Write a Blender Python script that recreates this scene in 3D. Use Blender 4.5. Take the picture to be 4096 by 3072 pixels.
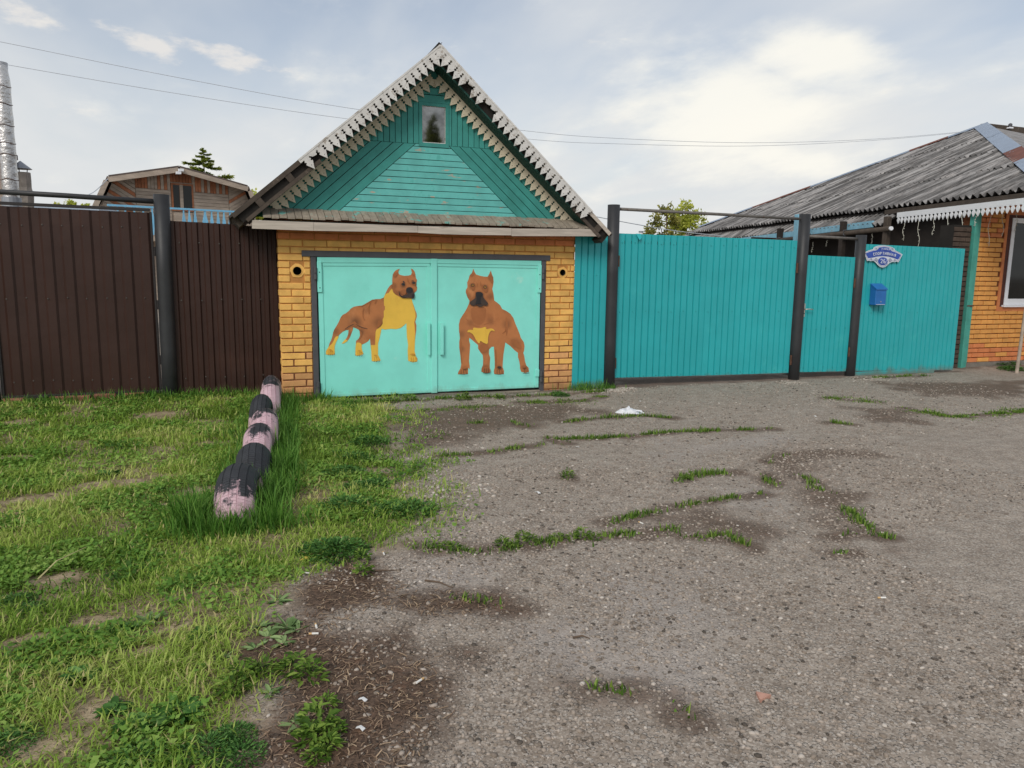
import bpy, math, random
import numpy as np
from mathutils import Vector, Matrix
from mathutils.geometry import tessellate_polygon

random.seed(7)
RNG = np.random.default_rng(7)
scene = bpy.context.scene
for o in list(bpy.data.objects):
    bpy.data.objects.remove(o)

# ------------------------------------------------------------------ camera
CAM = np.array([0.0, 0.0, 1.47])
FPX, CX, CY = 3000.0, 2048.0, 1536.0            # focal length and centre in photo pixels
PITCH, ROLL, YAW = math.radians(8.632), math.radians(0.746), math.radians(20.125)
_f = np.array([math.sin(YAW) * math.cos(PITCH), math.cos(YAW) * math.cos(PITCH), -math.sin(PITCH)])
_r = np.array([math.cos(YAW), -math.sin(YAW), 0.0])
_u = np.cross(_r, _f)
_r2 = _r * math.cos(ROLL) + _u * math.sin(ROLL)
_u2 = -_r * math.sin(ROLL) + _u * math.cos(ROLL)
cam_data = bpy.data.cameras.new('camera')
cam_data.sensor_width = 36.0
cam_data.lens = 36.0 * FPX / 4096.0
cam_data.clip_start = 0.05
cam_data.clip_end = 2000.0
cam = bpy.data.objects.new('camera', cam_data)
scene.collection.objects.link(cam)
_m = Matrix.Identity(4)
for i in range(3):
    _m[i][0], _m[i][1], _m[i][2], _m[i][3] = _r2[i], _u2[i], -_f[i], CAM[i]
cam.matrix_world = _m
scene.camera = cam

# ------------------------------------------------------------------ sky and sun
SUN_AZ, SUN_EL = math.radians(222), math.radians(38)   # compass-like: 0 = +Y, 90 = +X
world = bpy.data.worlds.new('World')
scene.world = world
world.use_nodes = True
wn = world.node_tree
for n in list(wn.nodes):
    wn.nodes.remove(n)
def wnode(t, **k):
    n = wn.nodes.new(t)
    for a, b in k.items():
        setattr(n, a, b)
    return n
def wmath(op, a, b=None, c=None, clamp=False):
    n = wn.nodes.new('ShaderNodeMath'); n.operation = op; n.use_clamp = clamp
    for i, v in enumerate((a, b, c)):
        if v is None: continue
        if isinstance(v, (int, float)): n.inputs[i].default_value = v
        else: wn.links.new(v, n.inputs[i])
    return n.outputs[0]
def wmix(fac, a, b):
    n = wn.nodes.new('ShaderNodeMix'); n.data_type = 'RGBA'
    for s, v in ((0, fac), (6, a), (7, b)):
        if isinstance(v, (int, float)): n.inputs[s].default_value = v
        elif isinstance(v, tuple): n.inputs[s].default_value = v
        else: wn.links.new(v, n.inputs[s])
    return n.outputs[2]
sky = wnode('ShaderNodeTexSky', sky_type='NISHITA', sun_disc=False, sun_elevation=SUN_EL,
            sun_rotation=SUN_AZ, air_density=1.0, dust_density=1.6, ozone_density=1.0, altitude=150)
tc = wnode('ShaderNodeTexCoord')
sep = wnode('ShaderNodeSeparateXYZ'); wn.links.new(tc.outputs['Generated'], sep.inputs[0])
zc = wmath('MAXIMUM', sep.outputs[2], 0.0)
den = wmath('ADD', zc, 0.16)
px_, py_ = wmath('DIVIDE', sep.outputs[0], den), wmath('DIVIDE', sep.outputs[1], den)
comb = wnode('ShaderNodeCombineXYZ'); wn.links.new(px_, comb.inputs[0]); wn.links.new(py_, comb.inputs[1])
def wnoise(scale, detail, rough, stretch, rot=0.0, off=(0, 0, 0)):
    mp = wnode('ShaderNodeMapping'); wn.links.new(comb.outputs[0], mp.inputs[0])
    mp.inputs['Scale'].default_value = (stretch[0], stretch[1], 1)
    mp.inputs['Rotation'].default_value = (0, 0, rot); mp.inputs['Location'].default_value = off
    nz = wnode('ShaderNodeTexNoise'); wn.links.new(mp.outputs[0], nz.inputs['Vector'])
    nz.inputs['Scale'].default_value = scale; nz.inputs['Detail'].default_value = detail
    nz.inputs['Roughness'].default_value = rough
    return nz.outputs['Fac']
def wsmooth(v, lo, hi):
    n = wn.nodes.new('ShaderNodeMapRange'); n.interpolation_type = 'SMOOTHSTEP'
    wn.links.new(v, n.inputs[0]); n.inputs[1].default_value = lo; n.inputs[2].default_value = hi
    return n.outputs[0]
veil = wsmooth(wnoise(0.85, 5, 0.48, (1.0, 0.55), 0.5, (3.1, 1.7, 0)), 0.30, 0.72)
streak = wsmooth(wnoise(1.9, 6, 0.52, (1.0, 0.32), 0.25, (0.4, 5.2, 0)), 0.45, 0.80)
horizon = wsmooth(zc, 0.42, 0.0)
fac = wmath('ADD', wmath('MULTIPLY', veil, 0.60), wmath('MULTIPLY', streak, 0.32))
fac = wmath('ADD', fac, wmath('MULTIPLY', horizon, 0.45), clamp=True)
fac = wmath('MINIMUM', wmath('ADD', fac, 0.20), 0.97)
skyscaled = wnode('ShaderNodeVectorMath', operation='SCALE'); wn.links.new(sky.outputs[0], skyscaled.inputs[0])
skyscaled.inputs['Scale'].default_value = 0.85
WS = 0.11                                           # strength of the background
CL = 0.63 / WS
base = wmix(fac, skyscaled.outputs[0], (CL * 0.97, CL * 0.99, CL * 1.0, 1))
bright = wmath('MULTIPLY', veil, wsmooth(wnoise(1.3, 5, 0.55, (1.0, 0.6), 0.9, (7.3, 0.6, 0)), 0.50, 0.75))
base = wmix(wmath('MULTIPLY', bright, 0.8), base, (CL * 1.17, CL * 1.15, CL * 1.08, 1))
# low cumulus shreds drifting over the houses on the left
def blob(px, py, sx, sy):
    """soft elliptical window around the sky direction seen at a photo pixel"""
    d = _f + _r2 * (px - CX) / FPX - _u2 * (py - CY) / FPX
    d = d / np.linalg.norm(d)
    side = np.cross(d, [0, 0, 1.0]); side /= np.linalg.norm(side); up = np.cross(side, d)
    tilt = math.radians(-13)
    a = side * math.cos(tilt) + up * math.sin(tilt); b = -side * math.sin(tilt) + up * math.cos(tilt)
    out = []
    for v, s in ((a, sx), (b, sy)):
        n = wnode('ShaderNodeVectorMath', operation='DOT_PRODUCT')
        wn.links.new(tc.outputs['Generated'], n.inputs[0]); n.inputs[1].default_value = tuple(v)
        out.append(wmath('POWER', wmath('ABSOLUTE', wmath('DIVIDE', n.outputs['Value'], s)), 2.0))
    fr = wnode('ShaderNodeVectorMath', operation='DOT_PRODUCT')
    wn.links.new(tc.outputs['Generated'], fr.inputs[0]); fr.inputs[1].default_value = tuple(d)
    infront = wmath('GREATER_THAN', fr.outputs['Value'], 0.0)
    return wmath('MULTIPLY', wsmooth(wmath('SQRT', wmath('ADD', out[0], out[1])), 1.0, 0.0), infront)
mpd = wnode('ShaderNodeMapping'); wn.links.new(tc.outputs['Generated'], mpd.inputs[0])
mpd.inputs['Scale'].default_value = (1.0, 1.0, 2.6)
nzd = wnode('ShaderNodeTexNoise'); wn.links.new(mpd.outputs[0], nzd.inputs['Vector'])
nzd.inputs['Scale'].default_value = 11.0; nzd.inputs['Detail'].default_value = 9; nzd.inputs['Roughness'].default_value = 0.62
shape = nzd.outputs['Fac']
w1 = wmath('MAXIMUM', blob(940, 245, 0.10, 0.026), wmath('MAXIMUM', blob(560, 180, 0.085, 0.024), blob(90, 45, 0.10, 0.026)))
w1 = wmath('MAXIMUM', w1, wmath('MULTIPLY', blob(420, 110, 0.07, 0.018), 0.8))
cum = wsmooth(wmath('ADD', w1, wmath('MULTIPLY', wmath('SUBTRACT', shape, 0.5), 3.0)), 0.45, 1.0)
base = wmix(wmath('MULTIPLY', cum, 0.72), base, (CL * 1.13, CL * 1.07, CL * 1.0, 1))
w2 = wmath('MAXIMUM', blob(2900, 480, 0.22, 0.13), wmath('MAXIMUM', blob(3250, 210, 0.15, 0.06), blob(3130, 630, 0.15, 0.04)))
big2 = wnoise(2.4, 6, 0.55, (1.0, 0.5), 0.7, (2.2, 3.3, 0))
glow = wsmooth(wmath('ADD', wmath('ADD', w2, wmath('MULTIPLY', wmath('SUBTRACT', shape, 0.5), 1.1)), wmath('MULTIPLY', wmath('SUBTRACT', big2, 0.5), 2.2)), 0.05, 1.15)
base = wmix(wmath('MULTIPLY', glow, 0.85), base, (CL * 1.30, CL * 1.26, CL * 1.14, 1))
bg = wnode('ShaderNodeBackground'); wn.links.new(base, bg.inputs[0]); bg.inputs[1].default_value = WS
wout = wnode('ShaderNodeOutputWorld'); wn.links.new(bg.outputs[0], wout.inputs[0])

sun_data = bpy.data.lights.new('sun', 'SUN')
sun_data.energy = 1.5
sun_data.angle = math.radians(20)
sun_data.color = (1.0, 0.95, 0.87)
sun = bpy.data.objects.new('sun', sun_data)
scene.collection.objects.link(sun)
_sd = Vector((math.sin(SUN_AZ) * math.cos(SUN_EL), math.cos(SUN_AZ) * math.cos(SUN_EL), math.sin(SUN_EL)))
sun.rotation_euler = _sd.to_track_quat('Z', 'Y').to_euler()
sun.location = (0, 0, 30)

scene.view_settings.view_transform = 'Standard'
scene.view_settings.look = 'None'
scene.view_settings.exposure = 0.31
scene.view_settings.gamma = 1.0
scene.view_settings.use_curve_mapping = False

# ------------------------------------------------------------------ measuring helpers
def ray(x, y):
    return _f + _r2 * (x - CX) / FPX - _u2 * (y - CY) / FPX
def pY(x, y, Y=8.6):
    """point of the upright plane Y=const seen at photo pixel x,y"""
    d = ray(x, y); return CAM + d * (Y / d[1])
def pZ(x, y, Z=0.0):
    d = ray(x, y); return CAM + d * ((Z - CAM[2]) / d[2])
def pP(x, y, Q, n):
    d = ray(x, y); Q = np.asarray(Q, float); n = np.asarray(n, float)
    return CAM + d * (np.dot(Q - CAM, n) / np.dot(d, n))
def xz(x, y, Y=8.6):
    p = pY(x, y, Y); return (float(p[0]), float(p[2]))

# ------------------------------------------------------------------ object helpers
COL = scene.collection
W = {}                                              # world position of every origin
def tag(o, label=None, cat=None, group=None, kind=None):
    if label: o['label'] = label
    if cat: o['category'] = cat
    if group: o['group'] = group
    if kind: o['kind'] = kind
    return o
def empty(name, loc, label, cat, group=None):
    o = bpy.data.objects.new(name, None); COL.objects.link(o)
    o.location = loc; W[o.name] = np.array(loc, float); o.empty_display_size = 0.2
    return tag(o, label, cat, group)
def mesh_of(name, verts, faces, mats, smooth=False, mat_idx=None):
    me = bpy.data.meshes.new(name)
    me.from_pydata([tuple(map(float, v)) for v in verts], [], faces)
    for m in (mats if isinstance(mats, (list, tuple)) else [mats]):
        me.materials.append(m)
    if smooth: me.polygons.foreach_set('use_smooth', [True] * len(me.polygons))
    if mat_idx: me.polygons.foreach_set('material_index', mat_idx)
    me.update()
    return me
def mk(name, geo, mat, parent=None, smooth=False, origin=None, mat_idx=None):
    """one mesh object; geo = (verts, faces) in world coordinates"""
    v, f = geo
    v = np.asarray(v, float)
    if origin is None:
        if parent is None:
            origin = np.array([(v[:, 0].min() + v[:, 0].max()) / 2, (v[:, 1].min() + v[:, 1].max()) / 2, v[:, 2].min()])
        else:
            origin = v.mean(axis=0)
    origin = np.asarray(origin, float)
    o = bpy.data.objects.new(name, mesh_of(name, v - origin, f, mat, smooth, mat_idx))
    COL.objects.link(o)
    place(o, origin, parent)
    return o
def place(o, pos, parent=None):
    pos = np.asarray(pos, float)
    W[o.name] = pos
    if parent is not None:
        o.parent = parent
        o.location = tuple(pos - W[parent.name])
    else:
        o.location = tuple(pos)
    return o
def inst(name, me, pos, parent=None, rot=None, scale=None):
    o = bpy.data.objects.new(name, me); COL.objects.link(o)
    place(o, pos, parent)
    if rot is not None: o.rotation_euler = rot
    if scale is not None: o.scale = scale
    return o
def join(geos):
    V, F = [], []
    for v, f in geos:
        k = len(V); V += [tuple(p) for p in v]; F += [tuple(i + k for i in q) for q in f]
    return V, F
def box(x0, x1, y0, y1, z0, z1):
    v = [(x0, y0, z0), (x1, y0, z0), (x1, y1, z0), (x0, y1, z0), (x0, y0, z1), (x1, y0, z1), (x1, y1, z1), (x0, y1, z1)]
    return v, [(0, 3, 2, 1), (4, 5, 6, 7), (0, 1, 5, 4), (1, 2, 6, 5), (2, 3, 7, 6), (3, 0, 4, 7)]
def cbox(x0, x1, y0, y1, z0, z1, c=0.004):
    """box with chamfered edges on all twelve sides"""
    v, idx = [], {}
    for sx in (0, 1):
        for sy in (0, 1):
            for sz in (0, 1):
                X, Y, Z = (x0, x1)[sx], (y0, y1)[sy], (z0, z1)[sz]
                dx, dy, dz = c * (1 - 2 * sx), c * (1 - 2 * sy), c * (1 - 2 * sz)
                for ax, p in (('x', (X, Y + dy, Z + dz)), ('y', (X + dx, Y, Z + dz)), ('z', (X + dx, Y + dy, Z))):
                    idx[sx, sy, sz, ax] = len(v); v.append(p)
    I = lambda a, b, d, ax: idx[a, b, d, ax]
    f = []
    f.append((I(0,0,0,'x'), I(0,0,1,'x'), I(0,1,1,'x'), I(0,1,0,'x')))
    f.append((I(1,0,0,'x'), I(1,1,0,'x'), I(1,1,1,'x'), I(1,0,1,'x')))
    f.append((I(0,0,0,'y'), I(1,0,0,'y'), I(1,0,1,'y'), I(0,0,1,'y')))
    f.append((I(0,1,0,'y'), I(0,1,1,'y'), I(1,1,1,'y'), I(1,1,0,'y')))
    f.append((I(0,0,0,'z'), I(0,1,0,'z'), I(1,1,0,'z'), I(1,0,0,'z')))
    f.append((I(0,0,1,'z'), I(1,0,1,'z'), I(1,1,1,'z'), I(0,1,1,'z')))
    for a in (0, 1):
        for b in (0, 1):
            q = (I(a,b,0,'x'), I(a,b,1,'x'), I(a,b,1,'y'), I(a,b,0,'y')); f.append(q if (a == b) else q[::-1])
            q = (I(a,0,b,'x'), I(a,0,b,'z'), I(a,1,b,'z'), I(a,1,b,'x')); f.append(q if (a == b) else q[::-1])
            q = (I(0,a,b,'y'), I(1,a,b,'y'), I(1,a,b,'z'), I(0,a,b,'z')); f.append(q if (a == b) else q[::-1])
            for d in (0, 1):
                q = (I(a,b,d,'x'), I(a,b,d,'y'), I(a,b,d,'z')); f.append(q if (a + b + d) % 2 == 0 else q[::-1])
    return v, f
def tess(loops):
    """triangles of a flat outline (first loop) with holes; loops of (a, b)"""
    vl = [[Vector((a, b, 0)) for a, b in l] for l in loops]
    return [p for l in loops for p in l], [tuple(t) for t in tessellate_polygon(vl)]
def prism(loops, O, U, V, N, d0, d1):
    """outline in the plane O + a*U + b*V, pushed along N from d0 (front) to d1 (back)"""
    O, U, V, N = (np.asarray(q, float) for q in (O, U, V, N))
    pts, tri = tess(loops)
    n = len(pts)
    vs = [O + U * a + V * b + N * d0 for a, b in pts] + [O + U * a + V * b + N * d1 for a, b in pts]
    fs = [t for t in tri] + [tuple(i + n for i in t[::-1]) for t in tri]
    k = 0
    for l in loops:
        m = len(l)
        for i in range(m):
            j = (i + 1) % m
            fs.append((k + i, k + i + n, k + j + n, k + j))
        k += m
    return vs, fs
EX, EY, EZ = np.array([1., 0, 0]), np.array([0, 1., 0]), np.array([0, 0, 1.])
def slab(poly, y0, y1):
    """outline in x,z pushed from y0 to y1"""
    return prism([poly], (0, 0, 0), EX, EZ, EY, y0, y1)
def tube(pts, r, n=8, caps=True):
    pts = [np.asarray(p, float) for p in pts]
    rs = r if isinstance(r, (list, tuple)) else [r] * len(pts)
    V, F = [], []
    for i, p in enumerate(pts):
        t = pts[min(i + 1, len(pts) - 1)] - pts[max(i - 1, 0)]
        t = t / (np.linalg.norm(t) + 1e-9)
        a = np.cross(t, EZ if abs(t[2]) < 0.9 else EX); a /= np.linalg.norm(a)
        b = np.cross(t, a)
        for k in range(n):
            w = 2 * math.pi * k / n
            V.append(p + (a * math.cos(w) + b * math.sin(w)) * rs[i])
    for i in range(len(pts) - 1):
        for k in range(n):
            k2 = (k + 1) % n
            F.append((i * n + k, i * n + k2, (i + 1) * n + k2, (i + 1) * n + k))
    if caps:
        F.append(tuple(range(n - 1, -1, -1))); F.append(tuple((len(pts) - 1) * n + k for k in range(n)))
    return V, F
def clip(poly, a, b, c):
    """keep the part of a convex outline where a*x + b*y <= c"""
    out = []
    for i, p in enumerate(poly):
        q = poly[(i + 1) % len(poly)]
        dp, dq = a * p[0] + b * p[1] - c, a * q[0] + b * q[1] - c
        if dp <= 0: out.append(p)
        if dp * dq < 0:
            t = dp / (dp - dq); out.append((p[0] + (q[0] - p[0]) * t, p[1] + (q[1] - p[1]) * t))
    return out
def strip_boards(region, direction, width, gap=0.006, jit=0.0, start=None):
    """cut a convex region into boards running along direction"""
    dx, dy = direction; L = math.hypot(dx, dy); nx, ny = -dy / L, dx / L
    vals = [nx * p[0] + ny * p[1] for p in region]
    s = min(vals) if start is None else start
    res = []
    while s < max(vals) - 0.004:
        w = width * (1 + random.uniform(-jit, jit))
        q = clip(region, -nx, -ny, -(s + gap / 2)); q = clip(q, nx, ny, s + w - gap / 2) if q else q
        if len(q) >= 3:
            ar = 0.5 * abs(sum(q[i][0] * q[(i + 1) % len(q)][1] - q[(i + 1) % len(q)][0] * q[i][1] for i in range(len(q))))
            if ar > 1.5e-4: res.append(q)
        s += w
    return res
def chaikin(p, it=1):
    for _ in range(it):
        q = []
        for i in range(len(p)):
            a, b = p[i], p[(i + 1) % len(p)]
            q += [(a[0] * .75 + b[0] * .25, a[1] * .75 + b[1] * .25), (a[0] * .25 + b[0] * .75, a[1] * .25 + b[1] * .75)]
        p = q
    return p
def ellipse(cx, cy, rx, ry, n=18):
    return [(cx + rx * math.cos(2 * math.pi * k / n), cy + ry * math.sin(2 * math.pi * k / n)) for k in range(n)]
def stroke(pts, w):
    """thin ribbon outline round an open line, tapering to its ends"""
    L, R = [], []
    n = len(pts)
    for i, p in enumerate(pts):
        a, b = pts[max(i - 1, 0)], pts[min(i + 1, n - 1)]
        dx, dy = b[0] - a[0], b[1] - a[1]; l = math.hypot(dx, dy) + 1e-9
        k = w / 2 * (0.35 + 0.65 * math.sin(math.pi * (i + 0.5) / n))
        L.append((p[0] - dy / l * k, p[1] + dx / l * k)); R.append((p[0] + dy / l * k, p[1] - dx / l * k))
    return L + R[::-1]

# ------------------------------------------------------------------ material helper
def srgb(r, g, b):
    def f(c):
        c /= 255.0
        return c / 12.92 if c <= 0.04045 else ((c + 0.055) / 1.055) ** 2.4
    return (f(r), f(g), f(b))
def M(name, base, var=0.12, scale=9.0, rough=0.75, bump=0.0, bscale=40.0, bdist=0.004, metal=0.0, rnd=0.0,
      layers=(), stretch=(1, 1, 1), spec=0.4, rvar=0.0, local=False, splash=None):
    m = bpy.data.materials.new(name); m.use_nodes = True
    nt = m.node_tree; N, L = nt.nodes, nt.links
    bs = N['Principled BSDF']
    if local:
        geo = N.new('ShaderNodeTexCoord'); vec = geo.outputs['Object']
    else:
        geo = N.new('ShaderNodeNewGeometry'); vec = geo.outputs['Position']
    def mapped(st):
        if tuple(st) == (1, 1, 1): return vec
        mp = N.new('ShaderNodeMapping'); mp.inputs['Scale'].default_value = st
        L.new(vec, mp.inputs[0]); return mp.outputs[0]
    def noise(sc, det, st, rg=0.6):
        n = N.new('ShaderNodeTexNoise'); n.inputs['Scale'].default_value = sc
        n.inputs['Detail'].default_value = det; n.inputs['Roughness'].default_value = rg
        L.new(mapped(st), n.inputs['Vector']); return n.outputs['Fac']
    def mix(fac, a, b, typ='MIX'):
        n = N.new('ShaderNodeMix'); n.data_type = 'RGBA'; n.blend_type = typ
        for s, v in ((0, fac), (6, a), (7, b)):
            if isinstance(v, (int, float)): n.inputs[s].default_value = v
            elif isinstance(v, tuple): n.inputs[s].default_value = v if len(v) == 4 else v + (1,)
            else: L.new(v, n.inputs[s])
        return n.outputs[2]
    def ramp(v, lo, hi):
        n = N.new('ShaderNodeMapRange'); n.interpolation_type = 'SMOOTHSTEP'
        L.new(v, n.inputs[0]); n.inputs[1].default_value = lo; n.inputs[2].default_value = hi
        return n.outputs[0]
    dark = tuple(max(0, c * (1 - var)) for c in base); light = tuple(min(1, c * (1 + var)) for c in base)
    nz = noise(scale, 5, stretch)
    col = mix(ramp(nz, 0.3, 0.7), dark, light)
    for la in layers:
        msk = ramp(noise(la.get('scale', 12), la.get('detail', 6), la.get('stretch', (1, 1, 1)), 0.65),
                   la['thr'], la['thr'] + la.get('soft', 0.04))
        if la.get('amount', 1.0) != 1.0:
            q = N.new('ShaderNodeMath'); q.operation = 'MULTIPLY'; L.new(msk, q.inputs[0]); q.inputs[1].default_value = la['amount']; msk = q.outputs[0]
        col = mix(msk, col, la['color'])
    if splash:        # mud thrown up by rain and wheels, ragged along its upper edge
        sc, top, amt = splash
        sp = N.new('ShaderNodeSeparateXYZ'); L.new(vec, sp.inputs[0])
        q = N.new('ShaderNodeMath'); q.operation = 'MULTIPLY_ADD'; L.new(noise(7, 7, (1, 1, .45), .7), q.inputs[0]); q.inputs[1].default_value = -top * 2.2; L.new(sp.outputs[2], q.inputs[2])
        mr = N.new('ShaderNodeMapRange'); L.new(q.outputs[0], mr.inputs[0]); mr.inputs[1].default_value = -top * .35; mr.inputs[2].default_value = -top * 1.1; mr.inputs[4].default_value = amt
        col = mix(mr.outputs[0], col, sc)
    if rnd:
        oi = N.new('ShaderNodeObjectInfo')
        mr = N.new('ShaderNodeMapRange'); L.new(oi.outputs['Random'], mr.inputs[0])
        mr.inputs[3].default_value = 1 - rnd; mr.inputs[4].default_value = 1 + rnd
        hv = N.new('ShaderNodeHueSaturation'); L.new(mr.outputs[0], hv.inputs['Value']); L.new(col, hv.inputs['Color'])
        col = hv.outputs[0]
    L.new(col, bs.inputs['Base Color'])
    bs.inputs['Roughness'].default_value = rough
    if rvar:
        mr = N.new('ShaderNodeMapRange'); L.new(noise(scale * 2.3, 4, stretch), mr.inputs[0])
        mr.inputs[3].default_value = max(0.05, rough - rvar); mr.inputs[4].default_value = min(1, rough + rvar)
        L.new(mr.outputs[0], bs.inputs['Roughness'])
    bs.inputs['Metallic'].default_value = metal
    bs.inputs['Specular IOR Level'].default_value = spec
    if bump:
        b = N.new('ShaderNodeBump'); b.inputs['Strength'].default_value = bump; b.inputs['Distance'].default_value = bdist
        L.new(noise(bscale, 6, stretch), b.inputs['Height']); L.new(b.outputs[0], bs.inputs['Normal'])
    return m

# ------------------------------------------------------------------ noise, masks and bulk meshes
_perm = RNG.random((256, 256))
def vnoise(x, y, s, seed=0, octaves=3):
    x = np.asarray(x, float); y = np.asarray(y, float)
    tot = np.zeros_like(x); amp, norm = 1.0, 0.0
    for o in range(octaves):
        X = x / s + seed * 17.31 + o * 5.7; Y = y / s + seed * 9.13 + o * 11.9
        xi, yi = np.floor(X).astype(int), np.floor(Y).astype(int)
        fx, fy = X - xi, Y - yi
        fx = fx * fx * (3 - 2 * fx); fy = fy * fy * (3 - 2 * fy)
        g = lambda a, b: _perm[(a) % 256, (b) % 256]
        v = (g(xi, yi) * (1 - fx) + g(xi + 1, yi) * fx) * (1 - fy) + (g(xi, yi + 1) * (1 - fx) + g(xi + 1, yi + 1) * fx) * fy
        tot += v * amp; norm += amp; amp *= 0.5; s = s / 2.03
    return tot / norm
def sstep(v, lo, hi):
    t = np.clip((v - lo) / (hi - lo), 0, 1); return t * t * (3 - 2 * t)
def poly_sd(x, y, poly):
    """signed distance, positive inside"""
    inside = np.zeros(x.shape, bool); d = np.full(x.shape, 1e9)
    n = len(poly)
    for i in range(n):
        (ax, ay), (bx, by) = poly[i], poly[(i + 1) % n]
        ex, ey = bx - ax, by - ay
        t = np.clip(((x - ax) * ex + (y - ay) * ey) / (ex * ex + ey * ey + 1e-12), 0, 1)
        d = np.minimum(d, np.hypot(x - ax - t * ex, y - ay - t * ey))
        c = (ay > y) != (by > y)
        inside ^= c & (x < ex * (y - ay) / (ey + 1e-12) + ax)
    return np.where(inside, d, -d)
def line_d(x, y, pts):
    d = np.full(x.shape, 1e9)
    for (ax, ay), (bx, by) in zip(pts[:-1], pts[1:]):
        ex, ey = bx - ax, by - ay
        t = np.clip(((x - ax) * ex + (y - ay) * ey) / (ex * ex + ey * ey + 1e-12), 0, 1)
        d = np.minimum(d, np.hypot(x - ax - t * ex, y - ay - t * ey))
    return d
def gpts(px):
    return [tuple(pZ(x, y)[:2]) for x, y in px]
def bulk(name, V, tmpl, mat, attrs=None, smooth=False):
    """many small pieces as one mesh: V is (N, k, 3), tmpl the faces of one piece"""
    N, k, _ = V.shape
    me = bpy.data.meshes.new(name)
    me.vertices.add(N * k); me.vertices.foreach_set('co', V.astype(np.float32).ravel())
    base = (np.arange(N) * k)[:, None]
    loops = np.concatenate([np.asarray(t) for t in tmpl])
    sizes = np.array([len(t) for t in tmpl])
    allv = (base + loops[None, :]).ravel()
    alls = np.tile(sizes, N)
    me.loops.add(len(allv)); me.loops.foreach_set('vertex_index', allv.astype(np.int32))
    me.polygons.add(len(alls))
    starts = np.concatenate([[0], np.cumsum(alls)[:-1]])
    me.polygons.foreach_set('loop_start', starts.astype(np.int32))
    me.polygons.foreach_set('loop_total', alls.astype(np.int32))
    if smooth: me.polygons.foreach_set('use_smooth', np.ones(len(alls), bool))
    for an, av in (attrs or {}).items():
        a = me.attributes.new(an, 'FLOAT', 'POINT')
        a.data.foreach_set('value', np.repeat(av, k).astype(np.float32) if len(av) == N else av.astype(np.float32))
    me.materials.append(mat)
    me.update(calc_edges=True); me.validate()
    o = bpy.data.objects.new(name, me); COL.objects.link(o); W[o.name] = np.zeros(3)
    return o

# zones of the ground, measured on the photograph and laid out in metres
GRASS = gpts([(0, 1590), (330, 1590), (640, 1575), (1000, 1575), (1130, 1600), (1290, 1603), (1520, 1594), (1570, 1640), (1590, 1720),
              (1570, 1800), (1640, 1900), (1690, 1990), (1700, 2080), (1590, 2170), (1430, 2220), (1230, 2290), (1200, 2400), (1090, 2480),
              (1040, 2600), (1050, 2720), (1060, 2860), (980, 2980), (940, 3072), (900, 3400)]) + [(-1.5, 1.0), (-9, 1.0), (-9, 9.3)]
MULCH = gpts([(1230, 2280), (1400, 2225), (1500, 2240), (1560, 2290), (1600, 2370), (1980, 2385), (2010, 2430), (1800, 2460), (1500, 2440),
              (1350, 2500), (1400, 2590), (1750, 2600), (1840, 2700), (1800, 2850), (1600, 2960), (1580, 3072), (1560, 3300), (900, 3300), (950, 2980),
              (1060, 2850), (1030, 2600), (1090, 2480), (1200, 2400)])
LINES = [  # green lines in the cracks of the yard, with width and density
    ([(1660, 2180), (1780, 2195), (1900, 2205), (2050, 2185), (2200, 2162), (2350, 2142), (2500, 2130), (2650, 2112), (2700, 2102)], .045, 1.0),
    ([(2420, 2090), (2550, 2050), (2690, 2015), (2780, 2003), (2900, 1985), (3050, 1960)], .035, .9),
    ([(2705, 1920), (2760, 1895), (2830, 1885), (2950, 1878)], .05, 1.2),
    ([(3215, 1898), (3280, 1945), (3350, 2000), (3400, 2035), (3440, 2075), (3545, 2135)], .04, 1.5),
    ([(2205, 1752), (2400, 1747), (2550, 1738), (2700, 1725), (2850, 1716), (3105, 1708)], .035, 1.2),
    ([(1740, 1692), (1900, 1683), (2050, 1680), (2110, 1700)], .04, .9),
    ([(1760, 1815), (1850, 1812), (1950, 1803), (2060, 1785), (2170, 1768)], .045, .9),
    ([(2190, 1745), (2230, 1765), (2290, 1768)], .05, 1.2),
    ([(3310, 1588), (3400, 1592), (3520, 1604)], .09, 2.2),
    ([(3620, 1628), (3720, 1645), (3850, 1660), (4000, 1650), (4200, 1638)], .10, 2.2),
    ([(3325, 1688), (3420, 1695)], .05, 1.2),
    ([(2745, 2137), (2840, 2134), (2905, 2125), (2950, 2155), (2990, 2172)], .035, .9),
    ([(1670, 2395), (1760, 2388), (1860, 2392), (2000, 2412)], .03, .6),
    ([(2370, 2742), (2450, 2750), (2540, 2765)], .025, .8),
    ([(2700, 2815), (2760, 2850), (2800, 2880)], .02, .35),
    ([(3060, 1905), (3095, 1935), (3075, 1890)], .03, .8),
    ([(3120, 1830), (3160, 1812), (3080, 1845)], .03, .7),
    ([(2440, 1662), (2560, 1655), (2690, 1665)], .05, .7),
    ([(2240, 1685), (2330, 1672), (2440, 1664)], .05, .6),
    ([(1330, 1612), (1500, 1607), (1750, 1594), (2000, 1583), (2200, 1574)], .07, .8),
    ([(2080, 1605), (2200, 1600), (2330, 1598), (2420, 1580)], .09, 1.6),
    ([(1560, 1640), (1700, 1640), (1850, 1625), (2000, 1620)], .10, .9),
    ([(2300, 1570), (2360, 1566), (2420, 1562)], .05, 1.0),
    ([(3430, 1512), (3560, 1508), (3700, 1500)], .05, .8),
    ([(3330, 2205), (3400, 2200)], .02, .5), ([(3350, 2140), (3420, 2115)], .02, .4), ([(2270, 1910), (2280, 1905)], .03, .6),
]
LINES = [(gpts(a), w, k) for a, w, k in LINES]
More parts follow.
